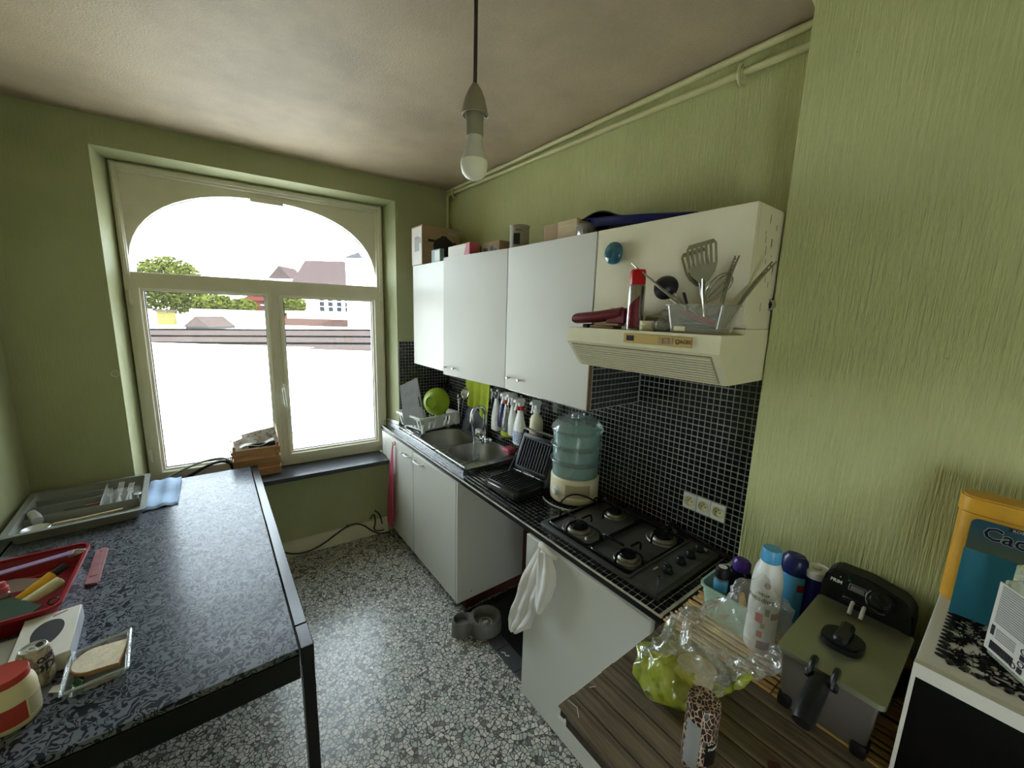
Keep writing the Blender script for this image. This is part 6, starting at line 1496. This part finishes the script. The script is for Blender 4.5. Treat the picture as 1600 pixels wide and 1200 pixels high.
cpart('bottom_board', (s0 + .007, s1 - .007, o0_, o1_, z0, z0 + .009))
RW = Euler((0, 0, AL)).to_matrix().to_4x4()
def paperf(lab, P, w_, h, bend, mt='paper', name='newspaper'):
    b = B(); b.grid(lambda u, v: P @ Vector((w_ * (u - .5), h * v, bend * math.sin(math.pi * u) * (.3 + v) + .006 * math.sin(9 * u + 4 * v))), 14, 8, .002); return single(name, b, mt, lab, 'paper')
paperf('newspaper sheet sticking up at the back of the crate', RW @ frame((-1.375, .105, .80), (1, 0, .16), (0, .35, 1)), .205, .155, .010)
paperf('crumpled newspaper bulging at the left side of the crate', RW @ frame((-1.47, .075, .81), (1, -.05, .08), (-.05, .55, .8)), .15, .105, .02)
b = B(); b.grid(lambda u, v: RW @ Vector((-1.51 + .20 * u, .05 + .03 * v, .862 + .02 * u + .010 * math.sin(8 * u) + .008 * v)), 12, 4, .002); single('paper_scrap', b, 'card_white', 'white paper edge lying over the crate front', 'paper')
b = B(); b.box(-1.46, -1.30, .055, .07, .852, .878, .002); b.xf(RW); single('dark_tray', b, 'black', 'dark flat tray edge inside the crate', 'tray')
sc2 = thing('sill_cable', 'tangle of black and pale cables on the sill left of the crate', 'cable', (-1.7, .2, .66))
b = B(); b.tube([RW @ Vector(p) for p in ((-1.86, .14, .655), (-1.78, .145, .70), (-1.70, .145, .745), (-1.62, .145, .765), (-1.57, .15, .74), (-1.56, .15, .68))], .010, 8, smooth=2); part('black_cable', b, 'black', sc2, True)
b = B(); b.tube([RW @ Vector(p) for p in ((-1.93, .12, .70), (-1.80, .14, .755), (-1.70, .14, .785), (-1.60, .142, .785), (-1.565, .142, .74))], .0075, 8, smooth=2); part('pale_cable', b, 'tray_grey', sc2, True)
b = B(); b.tube([RW @ Vector(p) for p in ((-1.66, .14, .80), (-1.62, .142, .845), (-1.58, .142, .85), (-1.557, .14, .80), (-1.565, .14, .73), (-1.56, .14, .69))], .0025, 6, smooth=2); b.tube([RW @ Vector(p) for p in ((-1.558, .142, .90), (-1.566, .14, .86), (-1.56, .14, .82), (-1.572, .14, .76))], .0025, 6, smooth=2); part('thin_wire', b, 'black', sc2, True)

# ================================================================== dining table
tb2 = thing('dining_table', 'long black table with glossy damask patterned grey top', 'table', (-1.93, -.85, 0))
TX0, TX1, TY0, TY1, TZ = -2.425, -1.418, .062, -1.752, .75
b = B(); b.box(TX0 + .05, TX1 - .042, TY1 + .004, TY0 - .004, TZ - .02, TZ, .0015); part('tabletop', b, 'damask', tb2, True)
b = B(); b.box(TX1 - .038, TX1, TY1 + .112, TY0 - .055, TZ - .05, TZ + .002, .002); part('side_rail', b, 'black_tab', tb2, True)
b = B(); b.box(TX0, TX0 + .046, TY1 + .112, TY0 - .055, TZ - .05, TZ + .002, .002); part('side_rail', b, 'black_tab', tb2, True)
for y0, y1 in ((TY1, TY1 + .03), (TY0 - .03, TY0)):
    b = B(); b.box(TX0 + .05, TX1 - .042, y0, y1, TZ - .105, TZ - .021, .002); part('apron', b, 'black_tab', tb2, True)
for x0, x1 in ((TX0, TX0 + .046), (TX1 - .038, TX1)):
    for y0, y1, dy in ((TY1 - .002, TY1 + .107, 1), (TY0 - .05, TY0, -1)):
        b = B(); b.box(x0, x1, y0, y1, TZ - .06, TZ + .002, .002); xa, xb = (x0, x1)
        b.box(xa + .002, xb - .001, y0 if dy > 0 else y1 - .05, y0 + .05 if dy > 0 else y1, 0, TZ - .055, .002); part('leg', b, 'black_tab', tb2, True)
E2 = TZ + .0008
# cutlery tray
tr = thing('cutlery_tray', 'pale grey cutlery tray with divided compartments on table', 'tray', (-2.18, -.19, E2))
CT = TR(-2.175, -.19, E2) @ RZ(R(3)); tw_, tl_ = .44, .53; hT = .052
def tbox(x0, x1, y0, y1, z0, z1, bev=.0015): b = B(); b.box(x0, x1, y0, y1, z0, z1, bev, CT); return b
b = B(); va, vc = loft(b, rrect(tw_ - .04, tl_ - .04, .02, 3), 0, rrect(tw_ - .008, tl_ - .008, .02, 3), hT); b.bm.faces.new(va); 
va, vc = loft(b, rrect(tw_ - .046, tl_ - .046, .02, 3), .003, rrect(tw_ - .016, tl_ - .016, .02, 3), hT); b.bm.faces.new(va); b.xf(CT); part('shell', b, 'tray_grey', tr, True)
b = B(); b.ringprism(rrect(tw_ + .028, tl_ + .028, .02, 3), rrect(tw_ - .02, tl_ - .02, .016, 3), hT - .003, hT, CT); part('rim', b, 'tray_grey', tr, True)
for a in ((-.198, .198, .055, .059), (-.198, .198, -.09, -.086)):
    part('divider', tbox(a[0] if a[2] > 0 else a[0], a[1] if a[2] < 0 else .05, a[2], a[3], .002, hT - .006), 'tray_grey', tr, True)
part('divider', tbox(.05, .054, -.086, .245, .002, hT - .006), 'tray_grey', tr, True); part('divider', tbox(-.198, .05, .15, .154, .002, hT - .006), 'tray_grey', tr, True)
def cut(name, lab, p0, p1, head, mt, group=None, w_=.010, cat=None):
    p0 = CT @ Vector(p0); p1 = CT @ Vector(p1); t = thing(name, lab, cat or name, p0, 0, group); d = (p1 - p0); L = d.length
    T = frame(p0, d, Vector((0, 0, 1)).cross(d))
    b = B()
    if head == 'fork':
        b.prism([(0, -.006), (L * .55, -.0025), (L * .6, -.011), (L * .72, -.012), (L * .72, .012), (L * .6, .011), (L * .55, .0025), (0, .006)], 0, .0022, T); part('handle', b, mt, t, True)
        for k in range(4):
            b = B(); y = -.0095 + k * .0063; b.box(L * .72, L, y - .0016, y + .0016, 0, .0022, 0, T); part('tine', b, mt, t, True)
    elif head == 'spoon':
        b.prism([(0, -.006), (L * .66, -.0025), (L * .66, .0025), (0, .006)], 0, .0022, T); part('handle', b, mt, t, True)
        b = B(); b.sphere((0, 0, 0), .020, 14, (1.35, 1, .28), T @ TR(L * .82, 0, .003)); part('bowl', b, mt, t, True)
    elif head == 'knife':
        b.box(0, L * .45, -.009, .009, 0, .008, .003, T); part('handle', b, 'black' if mt == 'alu' else mt, t, True); b = B(); b.prism([(L * .45, -.008), (L * .95, -.010), (L, .006), (L * .45, .008)], .002, .004, T); part('blade', b, 'silver', t, True)
    elif head == 'stick':
        b.prism([(0, -w_ * 1.6), (L * .24, -w_ * 1.5), (L * .34, -w_ * .6), (L - .006, -w_ * .8), (L, 0), (L - .006, w_ * .8), (L * .34, w_ * .6), (L * .24, w_ * 1.5), (0, w_ * 1.6)], 0, .005, T); part('blade', b, mt, t, True)
    return t
FL_ = ('nearest the wall', 'second from the wall', 'in the middle of the heap', 'on top of the heap', 'second from the table side', 'nearest the table middle')
for k, (dx, an) in enumerate(((.075, .10), (.092, -.08), (.110, .06), (.128, -.10), (.146, .08), (.165, -.05))):
    cut('fork', 'steel fork heaped at window end of tray, ' + FL_[k], (dx, -.07, .012 + .004 * k), (dx + an * .22, .10 + .012 * (k % 3), .036 + .010 * ((k * 2) % 5)), 'fork', 'alu', 'forks heaped in the tray')
cut('spoon', 'single steel spoon lying beside the heaped forks', (.19, -.07, .012), (.185, .10, .012), 'spoon', 'alu')
cut('knife', 'long steel knife lying across the middle compartment', (-.16, .10, .012), (.03, .11, .03), 'knife', 'alu'); cut('knife', 'steel knife lying in the compartment at the wall', (-.15, .20, .012), (.03, .19, .03), 'knife', 'alu')
cut('knife', 'short knife with black and red handle by the forks', (.045, .03, .014), (-.09, .02, .014), 'knife', 'rose')
cut('wooden_spatula', 'pale wooden spatula in the front compartment of the tray', (-.10, -.135, .012), (.14, -.125, .016), 'stick', 'light_wood', cat='spatula')
cut('white_spoon', 'white plastic serving spoon in the front compartment', (.0, -.175, .008), (-.12, -.18, .012), 'spoon', 'white_pl', cat='spoon'); cut('ladle', 'large steel serving spoon at the wall end of the tray', (-.05, -.14, .010), (-.19, -.16, .02), 'spoon', 'alu')
gl_ = thing('shaker', 'shiny metal tube grater lying at wall end of tray', 'shaker', CT @ Vector((-.17, -.05, .03)))  # a clear shaker; its shine put into a bright metal colour
b = B(); b.tube([CT @ Vector(p) for p in ((-.185, .0, .038), (-.17, -.04, .038), (-.15, -.10, .034))], [.018, .021, .020], 14); part('tube', b, 'alu', gl_, True); b = B(); b.cyl(CT @ Vector((-.186, .004, .038)), CT @ Vector((-.19, .016, .038)), .02, n=14); part('cap', b, 'chrome', gl_, True)
sv = thing('sieve', 'round steel strainer at the near wall corner of the tray', 'sieve', CT @ Vector((-.15, -.19, .02))); b = B(); b.lathe([(.045, .012), (.047, .014), (.045, .016), (.03, .002), (0, -.004)], 20, CT @ TR(-.14, -.195, .022)); part('bowl', b, 'alu', sv, True); b = B(); b.tube([CT @ Vector((-.10, -.19, .035)), CT @ Vector((-.02, -.18, .03))], .003, 6); part('handle', b, 'silver', sv, True)
b = B(); b.grid(lambda u, v: Vector((-1.955 + .14 * u, -.37 + .41 * v + .02 * u, E2 + .012 + .006 * math.sin(7 * v + 3 * u) + .004 * math.sin(13 * u) - (.010 if v < .03 else 0))), 16, 30, .006); single('folded_cloth', b, 'blue_cloth', 'folded pale blue cloth under the end of the cutlery tray', 'cloth')
# rose coloured comb
rc = thing('rose_case', 'flat dusty rose plastic case lying on the table', 'case', (-2.04, -.845, E2)); T = frame((-2.037, -.978, E2), (1, .05, 0), (-.02, 1, 0))
b = B(); b.prism([(-.019, 0), (.015, -.012), (.019, .008), (.02, .272), (.004, .284), (-.017, .275)], 0, .008, T); part('case', b, 'rose', rc, True, smooth=False)
b = B(); b.prism([(-.012, .05), (.01, .05), (.01, .23), (-.012, .23)], .008, .0095, T); b.cyl(T @ Vector((.0, .255, .008)), T @ Vector((.0, .255, .0095)), .004, n=8); part('panel', b, 'rose', rc, True, smooth=False)
# red basket
rb = thing('red_basket', 'red plastic basket with stationery and bottles on table edge', 'basket', (-2.22, -.98, E2))
b = B(); o0 = rrect(.235, .40, .03, 4, -2.215, -.975); o1 = rrect(.285, .45, .035, 4, -2.215, -.975); va, vc = loft(b, o0, E2, o1, .822); b.bm.faces.new(va); part('wall', b, 'red_pl', rb, True)
b = B(); b.ringprism(rrect(.297, .462, .04, 4, -2.215, -.975), rrect(.279, .444, .032, 4, -2.215, -.975), .815, .825); part('rim', b, 'red_pl', rb, True)
def lay2(name, lab, cat, pts, r, mt, tip=None, tipm=None, capr=None):
    t = thing(name, lab, cat, pts[0]); b = B(); b.tube(pts, r, 14); part('barrel', b, mt, t, True)
    if tip: b = B(); b.tube(tip, capr, 12); part('cap', b, tipm, t, True)
    return t
lay2('yellow_tube', 'yellow glue tube with black cap lying in red basket', 'tube', [(-2.215, -1.075, .80), (-2.17, -1.03, .815), (-2.128, -.985, .83)], [.010, .014, .017], 'yellow', [(-2.126, -.983, .831), (-2.10, -.955, .84)], 'black', .013)
lay2('white_tube', 'white tube lying in front of the yellow glue tube', 'tube', [(-2.20, -1.11, .798), (-2.15, -1.07, .808), (-2.10, -1.03, .822)], [.014, .018, .020], 'ivory', [(-2.1005, -1.0305, .822), (-2.098, -1.028, .823)], 'white_pl', .014)
b = B(); b.box(-.14, .14, -.016, .016, 0, .006, .002, frame((-2.24, -.85, .823), (1, .10, .05), (0, 1, 0))); single('purple_strip', b, 'mauve', 'mauve plastic strip lying over the red basket rim', 'ruler')
b = B(); b.tube([(-2.115, -.845, .832), (-2.09, -.842, .834), (-2.065, -.84, .832)], [.014, .012, .003], 10); single('foil_tip', b, 'clear_film', 'shiny foil end of the mauve strip', 'foil')
b = B(); b.prism([(-.13, -.05), (.06, -.05), (.09, .0), (.0, .07), (-.13, .08)], 0, .003, frame((-2.235, -.97, .812), (1, 0, .03), (0, 1, -.06))); single('brown_card', b, 'brown', 'brown card lying in the red basket', 'card', smooth=False)
b = B(); b.prism([(-.13, -.09), (.10, -.09), (.12, -.06), (.03, .05), (-.13, .07)], 0, .003, frame((-2.235, -1.10, .812), (1, 0, .06), (0, 1, .04))); single('green_card', b, 'darkgreen', 'dark green card at the near end of the red basket', 'card', smooth=False)
ps_ = thing('pink_dropper', 'small pink capped bottle standing in the red basket', 'bottle', (-2.26, -1.0, .80)); b = B(); b.lathe([(0, 0), (.014, 0), (.014, .02), (.008, .026), (0, .026)], 14, TR(-2.235, -1.01, .80)); part('bottle', b, 'clear', ps_, True); b = B(); b.lathe([(.014, .026), (.014, .044), (.009, .046), (.009, .062), (0, .062)], 14, TR(-2.235, -1.01, .80)); part('cap', b, 'pink', ps_, True)
b = B(); b.tube([(-2.13, -.90, .80), (-2.20, -.905, .80), (-2.28, -.90, .80)], .006, 8); single('red_pen', b, 'red_pl', 'red pen lying below the mauve strip', 'pen')
b = B(); b.lathe([(.012, 0), (.015, .003), (.012, .006)], 16, TR(-2.10, -1.12, .80) @ RX(.5)); single('green_tape', b, 'darkgreen', 'green ring of tape in the near corner of red basket', 'tape')
# tissue box
tx = thing('tissue_box', 'white tissue box with dark oval opening and foil edge', 'tissue box', (-2.07, -1.32, E2), 0)
TX = TR(-2.075, -1.318, E2) @ RZ(R(4)); b = B(); b.box(-.062, .062, -.122, .122, 0, .052, .0015, TX); part('carton', b, 'card_white', tx, True)
b = B(); b.prism([(.034 * math.cos(a) * (1 + .15 * math.sin(a)), .012 + .066 * math.sin(a)) for a in [k * math.pi / 16 for k in range(32)]], .0515, .0528, TX); part('opening', b, 'ink', tx, True, smooth=False)
b = B(); b.box(.0622, .0634, -.120, .120, .002, .05, 0, TX); part('side_panel', b, 'board_grey', tx, True, smooth=False)
b = B(); b.prism([(.0, .10), (.03, .112), (.032, .108), (.004, .094)], .052, .0528, TX); part('torn_print', b, 'rose', tx, True, smooth=False)
b = B(); b.box(-2.40, -2.145, -1.43, -1.25, E2, E2 + .03, .002, TR(-2.25, -1.33, 0) @ RZ(R(4)) @ TR(2.25, 1.33, 0)); 
single('striped_box', b, M('striped_card', (168, 164, 156), .7, var=.22, vs=30, stretch=(.2, 9, 1)), 'flat grey lined box between the tissue box and basket', 'box')
# drink can, jar of mayonnaise
dc = thing('drink_can', 'open silver-bronze drink can behind the jar of mayonnaise', 'can', (-2.062, -1.462, E2)); 
b = B(); b.lathe([(0, .004), (.022, .004), (.026, 0), (.031, .010), (.033, .018), (.033, .098), (.0285, .110), (.0265, .1145), (.0255, .115), (.0245, .110), (0, .110)], 30); part('can', b, MT.setdefault('canprint', picture('can_print', [(.3, (150, 140, 120)), (.45, (188, 178, 160)), (.55, (120, 100, 84)), (.66, (196, 190, 176))], (20, 20, 14), 2, .25)), dc)
b = B(); b.lathe([(0, .1105), (.0243, .1105), (.0255, .1152), (.0265, .1147)], 28); b.ringprism([(.009 * math.cos(a) - .004, .013 * math.sin(a) - .002) for a in [k * math.pi / 8 for k in range(16)]], [(.005 * math.cos(a) - .004, .007 * math.sin(a) - .002) for a in [k * math.pi / 8 for k in range(16)]], .111, .1135, RZ(R(40))); lid2 = part('lid', b, 'alu', dc)
b = B(); b.prism([(.008 * math.cos(a), .011 * math.sin(a)) for a in [k * math.pi / 8 for k in range(16)]], .1105, .1114, RZ(R(20)) @ TR(.012, .006, 0)); part('mouth', b, 'black', lid2)
Td_ = RZ(R(-38)) @ TR(.0334, 0, .062) @ Matrix(((0, 0, 1, 0), (1, 0, 0, 0), (0, 1, 0, 0), (0, 0, 0, 1)))
b = B(); b.text('OZE', .020, Td_ @ TR(0, .022, 0) , .0003, .0012, .0334); b.text('ODE', .034, Td_ @ TR(0, -.004, 0), .0003, .0016, .0334); part('lettering', b, 'ink', dc, smooth=False)
b = B(); b.prism([(-2.035, -1.52), (-2.01, -1.535), (-2.005, -1.505), (-2.03, -1.50)], E2, E2 + .002); single('paper_corner', b, 'card_white', 'white paper corner beside the drink can', 'paper', smooth=False)
mj = thing('mayonnaise_jar', 'mayonnaise jar with red lid and red label on table', 'jar', (-2.085, -1.575, E2), 0)
mj_prof = [(0, 0), (.047, 0), (.052, .006), (.053, .02), (.053, .086), (.050, .104), (.042, .116), (.041, .12), (0, .12)]
b = B(); b.lathe(mj_prof, 32); part('glass', b, 'mayo', mj)
b = B(); b.lathe([(.0415, .118), (.0445, .119), (.0445, .134), (.0425, .137), (.038, .1365), (0, .1365)], 32); part('lid', b, 'lidred', mj)
b = B(); b.lathe([(.0535, .018), (.0535, .070)], 26, None, 1, 1, R(200), R(318)); lab_ = part('red_label', b, 'salmon', mj)
b = B(); b.lathe([(.0535, .018), (.0535, .074)], 14, None, 1, 1, R(318), R(372)); part('text_label', b, 'mayo', mj)
b = B()
for k in range(7): b.lathe([(.0538, .025 + k * .0065), (.0538, .0275 + k * .0065)], 10, None, 1, 1, R(322), R(368))
part('small_print', b, 'grey_label', mj, smooth=False)
# sandwich pack
sw = thing('sandwich_pack', 'clear plastic tray pack holding a half sandwich on the table', 'food pack', (-1.935, -1.49, E2))
q = [Vector((-1.882, -1.388, E2)), Vector((-1.866, -1.575, E2)), Vector((-1.998, -1.590, E2)), Vector((-2.008, -1.412, E2))]
c0 = sum(q, Vector()) / 4
b = B(); o_ = [(p.x, p.y) for p in q]; i_ = [((p - c0) * .88 + c0) for p in q]; b.ringprism(o_, [(p.x, p.y) for p in i_], E2 + .026, E2 + .029); part('rim', b, 'glassware', sw, True, smooth=False)
b = B(); va, vc = loft(b, [(((p - c0) * .82 + c0).x, ((p - c0) * .82 + c0).y) for p in q], E2 + .0005, [(p.x, p.y) for p in i_], E2 + .026); b.bm.faces.new(va); part('tray', b, 'clear', sw, True, smooth=False)
b = B(); b.tube([(q[0].x, q[0].y, E2 + .029), (q[1].x, q[1].y, E2 + .029)], .0035, 6); b.tube([(q[1].x, q[1].y, E2 + .028), (q[2].x, q[2].y, E2 + .028)], .0025, 6); b.tube([(q[2].x, q[2].y, E2 + .029), (q[3].x, q[3].y, E2 + .029)], .004, 6); b.jig(.003, 60); part('film_edge', b, 'clear_film', sw, True)
sd = slicef('half slice sandwich with brown crust inside the clear pack', frame((-1.885, -1.483, E2 + .026), (.12, 1, 0), (-1, .10, 0)), .105, .115, .012, 'bread', 'sandwich')
sd.location.z = E2 + .02
b = B(); b.grid(lambda u, v: Vector((-1.985 + .02 * u, -1.555 + .045 * v, E2 + .014 + .006 * math.sin(6 * u + 9 * v))), 8, 8, .002); single('lettuce_leaf', b, 'leaf', 'green lettuce leaf at the near corner of the pack', 'lettuce')
# small hole in the window wall
b = B(); b.lathe([(0, -.002), (.012, -.002), (.015, .002), (.02, .001)], 14, TR(-2.047, .1145, 1.412) @ RX(R(90))); b.jig(.003, 40); single('plaster_patch', b, 'card_white', 'small white chipped plaster patch on wall left of window', 'patch')
